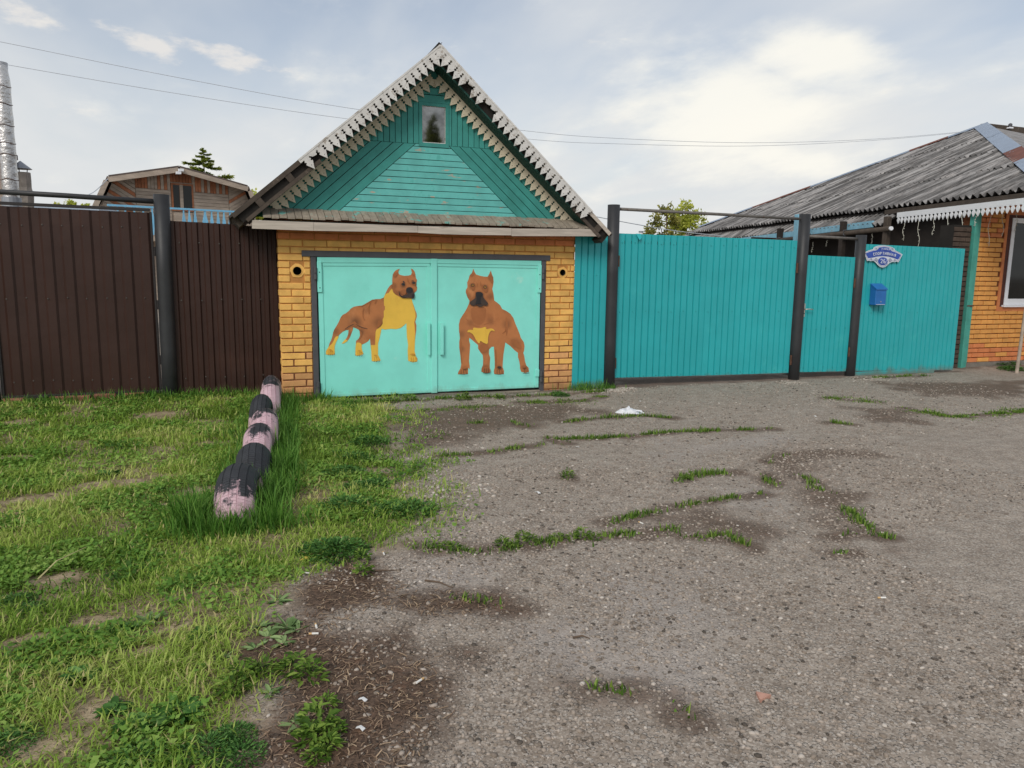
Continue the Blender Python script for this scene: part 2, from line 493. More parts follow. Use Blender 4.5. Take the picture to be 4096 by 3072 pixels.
STAINS = [gpts(a) for a in (
    [(2500, 2090), (2600, 2030), (2850, 2050), (3080, 2090), (3140, 2130), (3050, 2150), (2850, 2110), (2700, 2080)],
    [(3000, 1810), (3100, 1790), (3300, 1790), (3500, 1815), (3300, 1830), (3200, 1870), (3120, 1870)],
    [(3180, 1900), (3300, 1920), (3420, 1970), (3500, 2080), (3620, 2160), (3400, 2110), (3260, 1990)],
    [(3400, 1620), (3620, 1640), (3700, 1690), (3500, 1680)],
    [(3500, 1530), (4096, 1520), (4096, 1590), (3700, 1575)],
    [(1560, 1640), (2300, 1610), (2400, 1640), (1900, 1740), (1620, 1800)],
    [(2300, 2700), (2750, 2780), (2850, 2880), (2600, 2830), (2350, 2770)],
    [(2470, 1556), (2800, 1528), (3160, 1508), (3160, 1490), (2800, 1500), (2470, 1515)],
    [(3200, 1505), (3390, 1500), (3390, 1485), (3200, 1488)])]
PALE = [gpts(a) for a in (
    [(2750, 1920), (3100, 1890), (3250, 2000), (3300, 2090), (3000, 2070), (2850, 2020)],
    [(2250, 2260), (2800, 2200), (3000, 2500), (2600, 2900), (2100, 2700)],
    [(1650, 2240), (2000, 2230), (2000, 2350), (1650, 2360)],
    [(2650, 1760), (3150, 1740), (3050, 1800), (2700, 1850)])]
BARE = [(450, 1930, .34, .16), (120, 1985, .25, .13), (800, 1955, .20, .13), (230, 2300, .16, .08), (60, 1830, .18, .1), (660, 1900, .2, .1),
        (380, 2480, .10, .06), (700, 2010, .14, .07), (100, 2560, .10, .06), (640, 1660, .3, .16), (830, 1770, .2, .1),
        (60, 1690, .2, .2), (1500, 1880, .2, .12), (330, 1760, .2, .1), (560, 2600, .1, .05), (640, 2520, .09, .04), (420, 2830, .1, .05), (100, 3000, .1, .05)]
BARE = [(pZ(a, b)[0], pZ(a, b)[1], c, d) for a, b, c, d in BARE]

def gz(x, y):
    x = np.asarray(x, float); y = np.asarray(y, float)
    z = (vnoise(x, y, 1.1, 3, 3) - 0.5) * 0.045 + (vnoise(x, y, 0.16, 5, 2) - 0.5) * 0.010
    near = sstep(np.hypot(np.maximum(np.maximum(-6 - x, x - 14), 0), np.maximum(np.maximum(-2 - y, y - 10), 0)), 0, 3)
    z = z * (1 - near) - 0.012
    z = z + 0.06 * sstep(y, 7.6, 9.0) * sstep(-x, -0.6, 0.3) * (1 - sstep(y, 11, 14))     # the verge rises to the brown fence
    z = z + 0.05 * sstep(y, 8.5, 9.0) * sstep(x, 10.6, 11.6) * (1 - sstep(y, 11, 14))
    return z
def gz1(x, y):
    return float(gz(np.array([x]), np.array([y]))[0])
def grass_density(x, y):
    sd = poly_sd(x, y, GRASS) + (vnoise(x, y, 0.35, 11, 3) - 0.5) * 0.36
    g = np.maximum(sstep(sd, -0.05, 0.22), 0.30 * sstep(sd, -0.55, 0.05) * sstep(y, 3.6, 4.6))
    for a, b, c, d in BARE:
        q = np.hypot((x - a) / c, (y - b) / d) + (vnoise(x, y, 0.12, 21, 2) - 0.5) * 0.9
        g = g * (0.06 + 0.94 * sstep(q, 0.60, 1.15))
    cl = vnoise(x, y, 0.42, 31, 4)
    return g * (0.26 + 0.74 * sstep(cl, 0.36, 0.60))

# ------------------------------------------------------------------ ground
def spread(lo, hi, step, far):
    a = list(np.arange(lo, hi + 1e-6, step)); s = step
    while a[-1] < far: s *= 1.45; a.append(a[-1] + s)
    s = step
    while a[0] > -far: s *= 1.45; a.insert(0, a[0] - s)
    return np.array(a)
gx, gy = spread(-4.2, 13.2, 0.045, 420.0), spread(1.0, 9.4, 0.035, 420.0)
GX, GY = np.meshgrid(gx, gy)
fx_, fy_ = GX.ravel(), GY.ravel()
GZ = gz(fx_, fy_)
gd = grass_density(fx_, fy_)
soil = sstep(poly_sd(fx_, fy_, GRASS) + (vnoise(fx_, fy_, 0.3, 41, 3) - 0.5) * 0.5, -0.10, 0.22)
mul_shade = sstep(poly_sd(fx_, fy_, MULCH) + (vnoise(fx_, fy_, 0.25, 51, 4) - 0.5) * 0.55, -0.20, 0.14)
for pts, w, k in LINES:
    mul_shade = np.maximum(mul_shade, 0.80 * sstep(-line_d(fx_, fy_, pts) + (vnoise(fx_, fy_, 0.13, 61, 2) - 0.5) * 0.16, -0.16, -0.02))
for s in STAINS:
    mul_shade = np.maximum(mul_shade, 0.78 * sstep(poly_sd(fx_, fy_, s) + (vnoise(fx_, fy_, 0.3, 71, 4) - 0.5) * 0.60, -0.24, 0.18))
for wall_shade_line in ([(.44, 8.56), (.85, 8.56)], [(3.5, 8.56), (4.5, 8.5)], [(-2.4, 8.9), (.44, 8.9)], [(4.4, 8.6), (10.6, 8.6)], [(10.9, 8.8), (14, 8.75)], [(.8, 8.5), (3.5, 8.52)]):
    mul_shade = np.maximum(mul_shade, 0.7 * sstep(-line_d(fx_, fy_, wall_shade_line) + (vnoise(fx_, fy_, 0.2, 65, 3) - 0.5) * 0.22, -0.22, 0.02))  # contact shade along the wall bases, painted into the soil mask
pale = np.zeros_like(mul_shade)
for s in PALE:
    pale = np.maximum(pale, sstep(poly_sd(fx_, fy_, s) + (vnoise(fx_, fy_, 0.4, 81, 3) - 0.5) * 0.7, -0.15, 0.35))
nxg, nyg = len(gx), len(gy)
ii = np.arange(nxg * nyg).reshape(nyg, nxg)
quads = np.stack([ii[:-1, :-1], ii[:-1, 1:], ii[1:, 1:], ii[1:, :-1]], -1).reshape(-1, 4)
gme = bpy.data.meshes.new('ground')
gme.vertices.add(nxg * nyg); gme.vertices.foreach_set('co', np.stack([fx_, fy_, GZ], -1).astype(np.float32).ravel())
gme.loops.add(quads.size); gme.loops.foreach_set('vertex_index', quads.ravel().astype(np.int32))
gme.polygons.add(len(quads)); gme.polygons.foreach_set('loop_start', (np.arange(len(quads)) * 4).astype(np.int32))
gme.polygons.foreach_set('loop_total', np.full(len(quads), 4, np.int32)); gme.polygons.foreach_set('use_smooth', np.ones(len(quads), bool))
for an, av in (('soil', soil), ('mulch_shade', mul_shade), ('pale', pale), ('turf', gd)):
    a = gme.attributes.new(an, 'FLOAT', 'POINT'); a.data.foreach_set('value', av.astype(np.float32))
gme.update(calc_edges=True)

def ground_material():
    m = bpy.data.materials.new('yard_soil'); m.use_nodes = True
    nt = m.node_tree; N, L = nt.nodes, nt.links; bs = N['Principled BSDF']
    pos = N.new('ShaderNodeNewGeometry').outputs['Position']
    def attr(n): a = N.new('ShaderNodeAttribute'); a.attribute_name = n; return a.outputs['Fac']
    def noise(s, d=5, r=0.6):
        n = N.new('ShaderNodeTexNoise'); n.inputs['Scale'].default_value = s; n.inputs['Detail'].default_value = d
        n.inputs['Roughness'].default_value = r; L.new(pos, n.inputs['Vector']); return n.outputs['Fac']
    def vor(s, feat='F1', out='Distance'):
        n = N.new('ShaderNodeTexVoronoi'); n.inputs['Scale'].default_value = s; n.feature = feat
        L.new(pos, n.inputs['Vector']); return n.outputs[out]
    def mr(v, a, b, c=0., d=1.):
        n = N.new('ShaderNodeMapRange'); n.interpolation_type = 'SMOOTHSTEP'; L.new(v, n.inputs[0])
        for i, q in enumerate((a, b, c, d)): n.inputs[i + 1].default_value = q
        return n.outputs[0]
    def mt(op, a, b):
        n = N.new('ShaderNodeMath'); n.operation = op
        for i, v in enumerate((a, b)):
            if isinstance(v, (int, float)): n.inputs[i].default_value = v
            else: L.new(v, n.inputs[i])
        return n.outputs[0]
    def mix(f, a, b, typ='MIX'):
        n = N.new('ShaderNodeMix'); n.data_type = 'RGBA'; n.blend_type = typ
        for s, v in ((0, f), (6, a), (7, b)):
            if isinstance(v, (int, float)): n.inputs[s].default_value = v
            elif isinstance(v, tuple): n.inputs[s].default_value = v + (1,)
            else: L.new(v, n.inputs[s])
        return n.outputs[2]
    big = noise(1.6, 6); mid = noise(9, 6, 0.65); fine = noise(70, 5, 0.7)
    grav = mix(mr(mid, 0.3, 0.7), srgb(134, 123, 112), srgb(172, 160, 147))
    grav = mix(mr(big, 0.35, 0.7, 0, 0.5), grav, srgb(138, 124, 110))
    # crushed stone pressed into the dirt: two sizes of cells
    cell = vor(58, out='Color'); cs = N.new('ShaderNodeSeparateColor'); L.new(cell, cs.inputs[0])
    peb = mt('MULTIPLY', mr(vor(58), 0.62, 0.40), mr(cs.outputs[0], 0.40, 0.62))
    grav = mix(mt('MULTIPLY', peb, 0.62), grav, mix(cs.outputs[1], srgb(132, 123, 114), srgb(202, 194, 184)))
    cell2 = vor(130, out='Color'); c2 = N.new('ShaderNodeSeparateColor'); L.new(cell2, c2.inputs[0])
    grav = mix(mt('MULTIPLY', mr(c2.outputs[0], 0.55, 0.8), 0.48), grav, srgb(196, 186, 174))
    grav = mix(mt('MULTIPLY', mr(c2.outputs[2], 0.70, 0.9), 0.45), grav, srgb(96, 86, 76))
    grav = mix(mt('MULTIPLY', attr('pale'), 0.40), grav, srgb(172, 165, 160))
    soilc = mix(mr(mid, 0.3, 0.75), srgb(128, 112, 88), srgb(186, 168, 140))
    soilc = mix(mr(fine, 0.45, 0.7, 0, 0.6), soilc, srgb(110, 98, 70))
    soilc = mix(mt('MULTIPLY', attr('turf'), 0.55), soilc, srgb(84, 88, 50))
    mulch_shade_col = mix(mr(fine, 0.3, 0.7), srgb(66, 53, 44), srgb(110, 90, 75))
    mulch_shade_col = mix(mr(mid, 0.52, 0.7, 0, 0.5), mulch_shade_col, srgb(128, 96, 76))
    col = mix(attr('soil'), grav, soilc)
    edge = mt('MULTIPLY', attr('mulch_shade'), mr(mt('ADD', mt('MULTIPLY', mid, 0.5), attr('mulch_shade')), 0.20, 0.80))
    col = mix(mt('MULTIPLY', edge, 0.97), col, mulch_shade_col)
    L.new(col, bs.inputs['Base Color']); bs.inputs['Roughness'].default_value = 0.93; bs.inputs['Specular IOR Level'].default_value = 0.2
    h = mt('ADD', mt('MULTIPLY', peb, 1.0), mt('ADD', mt('MULTIPLY', fine, 0.6), mt('MULTIPLY', c2.outputs[0], 0.35)))
    b = N.new('ShaderNodeBump'); b.inputs['Strength'].default_value = 0.9; b.inputs['Distance'].default_value = 0.007
    L.new(h, b.inputs['Height']); L.new(b.outputs[0], bs.inputs['Normal'])
    return m
gme.materials.append(ground_material())
ground = bpy.data.objects.new('ground', gme); COL.objects.link(ground); W['ground'] = np.zeros(3)
tag(ground, 'worn yard of grey gravel, dirt and patchy grass before the gates', 'ground', kind='structure')

# ------------------------------------------------------------------ materials of the built things
WOODGREY = srgb(150, 138, 124)
m_yellow = M('ochre_brick_paint', srgb(226, 176, 96), 0.14, 7, 0.72, 0.5, 60, 0.004, rnd=0.09, splash=(srgb(120, 92, 66), .22, .6),
             layers=[dict(color=srgb(205, 140, 84), scale=5, thr=0.60, soft=0.10, amount=0.5), dict(color=srgb(236, 206, 160), scale=22, thr=0.70, soft=0.03, amount=0.7)])
m_orange = M('orange_brick_paint', srgb(206, 126, 78), 0.12, 7, 0.75, 0.35, 60, 0.003, rnd=0.07,
             layers=[dict(color=srgb(222, 160, 92), scale=6, thr=0.60, soft=0.10, amount=0.5)])
m_lowbrick = M('worn_lower_brick', srgb(214, 160, 104), 0.14, 9, 0.8, 0.4, 70, 0.003, rnd=0.12, splash=(srgb(120, 92, 66), .22, .6),
               layers=[dict(color=srgb(190, 124, 84), scale=9, thr=0.56, soft=0.10, amount=0.6), dict(color=srgb(230, 200, 160), scale=25, thr=0.68, soft=0.03, amount=0.6)])
m_mortar = M('painted_mortar', srgb(190, 132, 70), 0.15, 12, 0.85, 0.5, 90, 0.004)
m_mortar_low = M('raked_mortar', srgb(120, 74, 48), 0.25, 14, 0.9, 0.6, 90, 0.005)
m_patch = M('cement_patch', srgb(218, 184, 138), 0.15, 18, 0.85, 0.5, 80, 0.004)
m_steel = M('charcoal_steel_paint', srgb(80, 80, 84), 0.12, 6, 0.6, 0.15, 50, 0.002,
            layers=[dict(color=srgb(92, 70, 54), scale=7, thr=0.66, soft=0.05)])
m_post = M('black_pipe_paint', srgb(48, 49, 51), 0.15, 5, 0.5, 0.1, 40, 0.002, rvar=0.1,
           layers=[dict(color=srgb(84, 70, 58), scale=6, thr=0.70, soft=0.06)])
m_rail = M('worn_grey_pipe', srgb(104, 100, 95), 0.22, 12, 0.55, 0.2, 50, 0.002, layers=[dict(color=srgb(92, 62, 46), scale=14, thr=0.62, soft=0.06)])
m_mint = M('mint_door_paint', srgb(138, 230, 216), 0.05, 3, 0.42, 0.08, 25, 0.002, rvar=0.08, splash=(srgb(128, 130, 108), .12, .40),
           layers=[dict(color=srgb(106, 206, 188), scale=2.2, thr=0.55, soft=0.25, amount=0.45), dict(color=srgb(196, 234, 220), scale=3.1, thr=0.66, soft=0.12, amount=0.5),
                   dict(color=srgb(110, 84, 60), scale=26, thr=0.79, soft=0.02, amount=0.8)])
m_gable = M('green_board_paint', srgb(58, 140, 132), 0.12, 5, 0.62, 0.35, 70, 0.003, rnd=0.07,
            layers=[dict(color=srgb(46, 126, 112), scale=4, thr=0.56, soft=0.15, amount=0.5), dict(color=srgb(172, 160, 142), scale=13, thr=0.705, soft=0.02, stretch=(0.5, 1, 1.6))])
m_gable_mid = M('pale_aqua_board_paint', srgb(98, 180, 174), 0.10, 5, 0.62, 0.4, 80, 0.003, rnd=0.05,
                layers=[dict(color=srgb(60, 150, 138), scale=5, thr=0.57, soft=0.12, amount=0.5), dict(color=srgb(178, 160, 140), scale=11, thr=0.635, soft=0.02, stretch=(0.45, 1, 1.5))])
m_ledge = M('weathered_aqua_shingle', srgb(140, 130, 116), 0.18, 18, 0.85, 0.4, 60, 0.003, rnd=0.12, stretch=(1.5, 0.5, 1),
            layers=[dict(color=srgb(96, 172, 162), scale=6, thr=0.58, soft=0.06, amount=.8)])
m_fascia = M('grey_weathered_plank', srgb(182, 172, 160), 0.16, 16, 0.8, 0.35, 60, 0.002, rnd=0.08, stretch=(0.12, 1, 1.4),
             layers=[dict(color=srgb(128, 116, 104), scale=9, thr=0.60, soft=0.08, stretch=(0.25, 1, 1.4), amount=0.7), dict(color=srgb(84, 68, 56), scale=15, thr=0.74, soft=0.03)])
m_lace_out = M('peeling_white_lace', srgb(204, 202, 198), 0.12, 14, 0.75, 0.3, 60, 0.002, rnd=0.06,
               layers=[dict(color=srgb(146, 136, 124), scale=16, thr=0.56, soft=0.06, amount=0.8)])
m_lace_in = M('cream_lace', srgb(206, 196, 172), 0.06, 8, 0.7, 0.1, 40, 0.001, rnd=0.03)
m_soffit = M('dark_green_soffit', srgb(22, 66, 58), 0.15, 6, 0.7, 0.3, 50, 0.002, rnd=0.10)  # board green deepened to hold the shade under the overhang
m_felt = M('dark_roofing_felt', srgb(74, 70, 66), 0.18, 5, 0.9, 0.3, 40, 0.003)
m_oldwood = M('dark_old_timber', srgb(74, 65, 57), 0.2, 9, 0.85, 0.4, 50, 0.003, rnd=0.1, layers=[dict(color=srgb(122, 110, 97), scale=8, thr=0.60, soft=0.1, amount=0.5)])
m_blackgap = M('near_black_timber', srgb(36, 33, 30), 0.2, 6, 0.95)  # near-black filler for gaps behind boards, doors and roof edge
m_concrete = M('threshold_concrete', srgb(150, 140, 126), 0.15, 9, 0.9, 0.5, 60, 0.004)
m_glass = M('window_glass', (0.008, 0.009, 0.009), 0.1, 4, 0.06, spec=0.35)
m_mirror = M('old_bright_glass', (0.25, 0.243, 0.232), 0.3, 9, 0.03, spec=0.5, metal=1.0, layers=[dict(color=(.2, .19, .17), scale=14, thr=.62, soft=.12, amount=.6)])
m_rust = M('rusty_iron', srgb(88, 60, 46), 0.3, 20, 0.85, 0.4, 60, 0.002)
m_darkmetal_shade = M('dark_pipe_inside', srgb(24, 22, 20), 0.2, 9, 0.95)
# paint of the two dogs
mp_brown = M('dog_brown_paint', srgb(182, 117, 70), 0.10, 4.5, 0.55, layers=[dict(color=srgb(158, 94, 54), scale=5.0, thr=0.50, soft=0.2, amount=0.6), dict(color=srgb(204, 140, 92), scale=7.0, thr=0.56, soft=0.15, amount=0.5, stretch=(1, 1, .5)), dict(color=srgb(140, 190, 170), scale=30, thr=0.73, soft=0.03, amount=.6)])
mp_yellow = M('dog_yellow_paint', srgb(230, 187, 74), 0.05, 6, 0.55, layers=[dict(color=srgb(208, 158, 62), scale=6.0, thr=0.56, soft=0.15, amount=0.5, stretch=(1, 1, .5)), dict(color=srgb(160, 200, 160), scale=28, thr=0.74, soft=0.03, amount=.6)])
mp_mid = M('dog_shade_paint', srgb(162, 101, 59), 0.10, 6, 0.55)
mp_dark = M('dog_dark_paint', srgb(70, 58, 52), 0.15, 8, 0.5)
mp_black = M('dog_black_paint', srgb(42, 40, 42), 0.1, 8, 0.5)
mp_ochre = M('dog_toe_paint', srgb(196, 138, 52), 0.1, 8, 0.5)

def airbrush(m, spots, dark):
    """soft darker pigment where the painter shaded the animal"""
    nt = m.node_tree; N, L = nt.nodes, nt.links; bs = N['Principled BSDF']; src = bs.inputs['Base Color'].links[0].from_socket
    pos = N.new('ShaderNodeNewGeometry').outputs['Position']; acc = None
    for (x, z, r, amt) in spots:
        d = N.new('ShaderNodeVectorMath'); d.operation = 'DISTANCE'; L.new(pos, d.inputs[0]); d.inputs[1].default_value = (x, 8.6, z)
        mr = N.new('ShaderNodeMapRange'); mr.interpolation_type = 'SMOOTHSTEP'; L.new(d.outputs['Value'], mr.inputs[0]); mr.inputs[1].default_value = r; mr.inputs[2].default_value = 0.0; mr.inputs[4].default_value = amt
        if acc is None: acc = mr.outputs[0]
        else:
            q = N.new('ShaderNodeMath'); q.operation = 'MAXIMUM'; L.new(acc, q.inputs[0]); L.new(mr.outputs[0], q.inputs[1]); acc = q.outputs[0]
    mx = N.new('ShaderNodeMix'); mx.data_type = 'RGBA'; L.new(acc, mx.inputs[0]); L.new(src, mx.inputs[6]); mx.inputs[7].default_value = dark + (1,); L.new(mx.outputs[2], bs.inputs['Base Color'])
def paint(name, Y0, layers, mats, parent, conv):
    """a painted picture: flat paint films one over the other on the sheet metal"""
    V, F, MI = [], [], []
    for k, (mi, loop) in enumerate(layers):
        pts, tri = tess([[conv(*p) for p in loop]])
        b = len(V)
        V += [(a, Y0 - 0.0006 * (k + 1), c) for a, c in pts]
        for t in tri:
            (x1, z1), (x2, z2), (x3, z3) = (pts[i] for i in t)
            ccw = (x2 - x1) * (z3 - z1) - (x3 - x1) * (z2 - z1) > 0
            F.append(tuple(i + b for i in (t if ccw else t[::-1]))); MI.append(mi)
    return mk(name, (V, F), mats, parent, mat_idx=MI)

# ------------------------------------------------------------------ garage
GY0 = 8.6
garage = empty('brick_garage', (2.2, GY0, 0.0), 'low ochre brick garage with a green plank gable and dogs painted on its doors', 'garage')
WX0, WX1 = 0.44, 3.963
OX0, OX1, OZ = 0.775, 3.572, 1.60         # opening with its steel frame
HOLES = [(0.632, 1.432, 0.053), (3.798, 1.448, 0.046)]
front = [(WX0 + .006, -0.15), (OX0, -0.15), (OX0, OZ), (OX1, OZ), (OX1, -0.15), (WX1 - .006, -0.15), (WX1 - .006, 2.06), (WX0 + .006, 2.06)]
holes = [ellipse(x, z, r, r, 20) for x, z, r in HOLES]
mk('wall', prism([front] + holes, (0, 0, 0), EX, EZ, EY, GY0 + 0.005, GY0 + 0.25), m_mortar, garage)
for s, (xa, xb) in (('l', (WX0 + .012, OX0 - .001)), ('r', (OX1 + .001, WX1 - .012))):
    pass
mk('side_wall', box(WX0 + .004, WX0 + .25, GY0 + .252, 13.3, -0.15, 2.05), m_mortar_low, garage)
mk('side_wall', box(WX1 - .25, WX1 - .004, GY0 + .252, 13.3, -0.15, 2.05), m_mortar_low, garage)
mk('back_wall', box(WX0 + .252, WX1 - .252, 13.05, 13.3, -0.15, 2.05), m_mortar_low, garage)
brick_meshes = {}
def brick_mesh(w, h, mat, var):
    key = (round(w, 3), round(h, 3), mat.name, var)
    if key not in brick_meshes:
        j = lambda a: random.uniform(-a, a)
        v, f = cbox(-w / 2 , w / 2, -0.006, 0.030, -h / 2, h / 2, 0.0045)
        v = [(a + j(.0015), b + j(.001), c + j(.0015)) for a, b, c in v]
        brick_meshes[key] = mesh_of('brick', v, f, mat)
    return brick_meshes[key]
COURSE = 0.0772
def lay_course(x0, x1, z, offset, y, chooser, parent, holes=(), joint=0.010, h=0.065):
    """one row of bricks between x0 and x1"""
    x = x0 - offset
    while x < x1 - 0.02:
        w = 0.25
        a, b = max(x, x0), min(x + w, x1)
        x += w + joint
        if b - a < 0.035: continue
        pieces = [(a, b)]
        for hx, hz, hr in holes:          # bricks cut back round a vent pipe
            if abs(z - hz) < hr + .036:
                lo, hi = hx - hr - .022, hx + hr + .022
                pieces = [q for p0, p1 in pieces for q in (((p0, p1),) if p1 < lo or p0 > hi else ((p0, min(p1, lo)), (max(p0, hi), p1))) if q[1] - q[0] > .02]
        for a, b in pieces:
            wq = math.floor((b - a) / 0.01 + .3) * 0.01
            me = brick_mesh(wq, h, chooser(z), random.randrange(3))
            o = inst('brick', me, ((a + b) / 2, y + random.uniform(-.002, .002), z + random.uniform(-.0012, .0012)), parent)
            o.rotation_euler = (random.uniform(-.006, .006), random.uniform(-.006, .006), random.uniform(-.008, .008))
def garage_paint(z):
    if z > 1.74: return m_orange if z < 1.90 or random.random() < .8 else m_yellow
    if z < 0.62 and random.random() < sstep(np.array([0.62 - z]), 0, 0.45)[0] * 0.9: return m_lowbrick
    return m_yellow
for n in range(-1, 26):
    z = n * COURSE + COURSE / 2 - 0.005
    off = (0.13 if n % 2 else 0.0)
    if z < OZ + 0.03:
        lay_course(WX0, OX0 - 0.006, z, off, GY0, garage_paint, garage, HOLES, 0.010 if z > .5 else 0.013)
        lay_course(OX1 + 0.006, WX1, z, 0.06 + off, GY0, garage_paint, garage, HOLES, 0.010 if z > .5 else 0.013)
    else:
        lay_course(WX0, WX1, z, off, GY0, garage_paint, garage, HOLES)
# bricks on the left return of the corner
for n in range(-1, 26):
    z = n * COURSE + COURSE / 2 - 0.005
    w = 0.25 if n % 2 else 0.12
    o = inst('brick', brick_mesh(w, 0.065, garage_paint(z), 1), (WX0 + 0.004, GY0 + 0.012 + w / 2, z), garage); o.rotation_euler = (0, 0, -math.pi / 2)
# recessed raked joints low on the piers
for xa, xb in ((WX0 + .01, OX0 - .002), (OX1 + .002, WX1 - .01)):
    mk('mortar_bed', box(xa, xb, GY0 + 0.0015, GY0 + 0.004, -0.1, 0.60), m_mortar_low, garage)
for hx, hz, hr in HOLES:      # vent pipes set in cement
    patch = [(hx + (hr + .024 + random.uniform(-.008, .006)) * math.cos(t), hz + (hr + .022 + random.uniform(-.01, .008)) * math.sin(t)) for t in np.linspace(0, 2 * math.pi, 15)[:-1]]
    v = mk('vent', prism([patch, ellipse(hx, hz, hr, hr, 20)], (0, 0, 0), EX, EZ, EY, GY0 - .001, GY0 + .0045), m_yellow, garage)
    mk('vent_pipe', prism([ellipse(hx, hz, hr - .001, hr - .001, 24), ellipse(hx, hz, hr - .007, hr - .007, 24)], (0, 0, 0), EX, EZ, EY, GY0 - .003, GY0 + .2), m_darkmetal_shade, v)  # near-black colour stands in for the shade inside the vent hole
    mk('vent_ring', prism([ellipse(hx, hz, hr - .0005, hr - .0005, 24), ellipse(hx, hz, hr - .007, hr - .007, 24)], (0, 0, 0), EX, EZ, EY, GY0 - .005, GY0 - .0035), m_yellow, v)
    mk('vent_back', prism([ellipse(hx, hz, hr - .001, hr - .001, 24)], (0, 0, 0), EX, EZ, EY, GY0 + .19, GY0 + .2), m_darkmetal_shade, v)
# steel frame of the doorway
mk('lintel_beam', cbox(0.683, 3.624, GY0 - .020, GY0 + .06, 1.588, 1.655, .004), m_steel, garage)
mk('jamb', cbox(OX0, 0.835, GY0 - .012, GY0 + .06, -0.10, 1.587, .004), m_steel, garage)
mk('jamb', cbox(3.516, OX1, GY0 - .012, GY0 + .06, -0.10, 1.587, .004), m_steel, garage)
mk('threshold', box(OX0 + .061, OX1 - .058, GY0 - .03, GY0 + .30, -0.12, -0.010), m_concrete, garage)
mk('dark_inside', box(OX0 + .07, OX1 - .07, GY0 + .12, GY0 + .14, 0.0, 1.58), m_blackgap, garage)
DY = GY0 + 0.002                                   # front of the sheet metal
def leaf(x0, x1, top0, top1, z0, hinge_left):
    d = mk('door_leaf', slab([(x0, z0), (x1, z0), (x1, top1), (x0, top0)], DY, DY + .05), m_mint, garage)
    # folded strips that stiffen the sheet
    e = 0.052
    mk('trim_strip', slab([(x0 - .004, top0 - .050), (x1 + .003, top1 - .050), (x1 + .003, top1 + .008), (x0 - .004, top0 + .008)], DY - .014, DY - .001), m_mint, d)
    mk('trim_strip', slab([(x0 + .055, top0 - .085), (x1 - .02, top1 - .085), (x1 - .02, top1 - .053), (x0 + .055, top0 - .053)], DY - .008, DY - .001), m_mint, d)
    mk('trim_strip', cbox(x0 + .002, x0 + e, DY - .008, DY - .001, z0 + .004, top0 - .087, .002), m_mint, d)
    mk('trim_strip', cbox(x1 - e, x1 - .002, DY - .008, DY - .001, z0 + .004, top1 - .087, .002), m_mint, d)
    mk('trim_strip', cbox(x0 + e + .002, x1 - e - .002, DY - .006, DY - .001, z0 + .004, z0 + .038, .002), m_mint, d)
    return d
lf = leaf(0.850, 2.134, 1.575, 1.588, 0.015, True)
rf = leaf(2.146, 3.505, 1.588, 1.582, 0.020, False)
mk('cover_strip', cbox(2.128, 2.200, DY - .020, DY - .009, 0.012, 1.592, .003), m_mint, rf)
for d, xa, zs in ((lf, 0.842, (1.25, .10)), (rf, 3.462, (1.18, .06))):
    mk('hinge_plate', cbox(xa, xa + .050, DY - .024, DY - .009, 1.20, 1.535, .003), m_mint, d)
    for zz in (1.25, 1.42):
        mk('screw', tube([(xa + .025, DY - .027, zz), (xa + .025, DY - .022, zz)], .006, 8), m_darkmetal_shade, d)
mk('hinge_plate', cbox(3.450, 3.506, DY - .022, DY - .009, .16, .25, .004), m_mint, rf)
mk('pull_handle', join([cbox(2.076, 2.112, DY - .045, DY - .038, .47, .85, .002), cbox(2.106, 2.112, DY - .038, DY - .009, .47, .85, .001)]), m_mint, lf)
mk('pull_handle', join([cbox(2.232, 2.272, DY - .045, DY - .038, .47, .85, .002), cbox(2.232, 2.238, DY - .038, DY - .009, .47, .85, .001)]), m_mint, rf)
for xa, zs in ((0.822, (1.445, 1.375, 1.44)), (3.528, (1.47, 1.40)), (0.822, (.17, .10)), (3.528, (.20, .13))):
    for zz in zs[:2]:
        mk('hinge', tube([(xa, GY0 - .030, zz - .032), (xa, GY0 - .030, zz + .030)], .017, 12), m_steel, garage, smooth=False)

# the painted dogs
def z1(x, y): return xz(1250 + .3014 * x, 1000 + .3014 * y, DY)
def z2(x, y): return xz(1750 + .3316 * x, 1000 + .3316 * y, DY)
SP = [z1(*p[:2]) + (p[2] * .00086, p[3]) for p in ((570, 960, 130, .8), (640, 1090, 80, .7), (880, 960, 120, .55), (720, 800, 90, .35), (300, 1080, 70, .45), (1080, 480, 70, .6), (1110, 570, 70, .5), (1375, 470, 60, .5), (1200, 480, 60, .55), (1335, 440, 55, .5), (1170, 580, 60, .6), (1300, 560, 90, .8), (1095, 340, 50, .5), (500, 1120, 70, .5), (950, 650, 60, .4))]
SP += [z2(*p[:2]) + (p[2] * .00095, p[3]) for p in ((490, 780, 130, .6), (290, 1010, 80, .45), (290, 1200, 70, .5), (840, 900, 90, .6), (940, 1130, 110, .55), (560, 1190, 100, .7), (370, 560, 70, .4), (640, 560, 80, .5), (415, 440, 60, .65), (572, 455, 65, .7), (500, 600, 120, .7), (400, 290, 50, .5), (645, 340, 60, .6), (330, 1430, 60, .45), (740, 1420, 60, .5), (580, 1420, 70, .6), (1050, 1420, 60, .55), (400, 880, 80, .4), (640, 860, 80, .4))]
airbrush(mp_brown, SP, srgb(96, 62, 42))
PM = [mp_brown, mp_yellow, mp_mid, mp_dark, mp_black, mp_ochre]
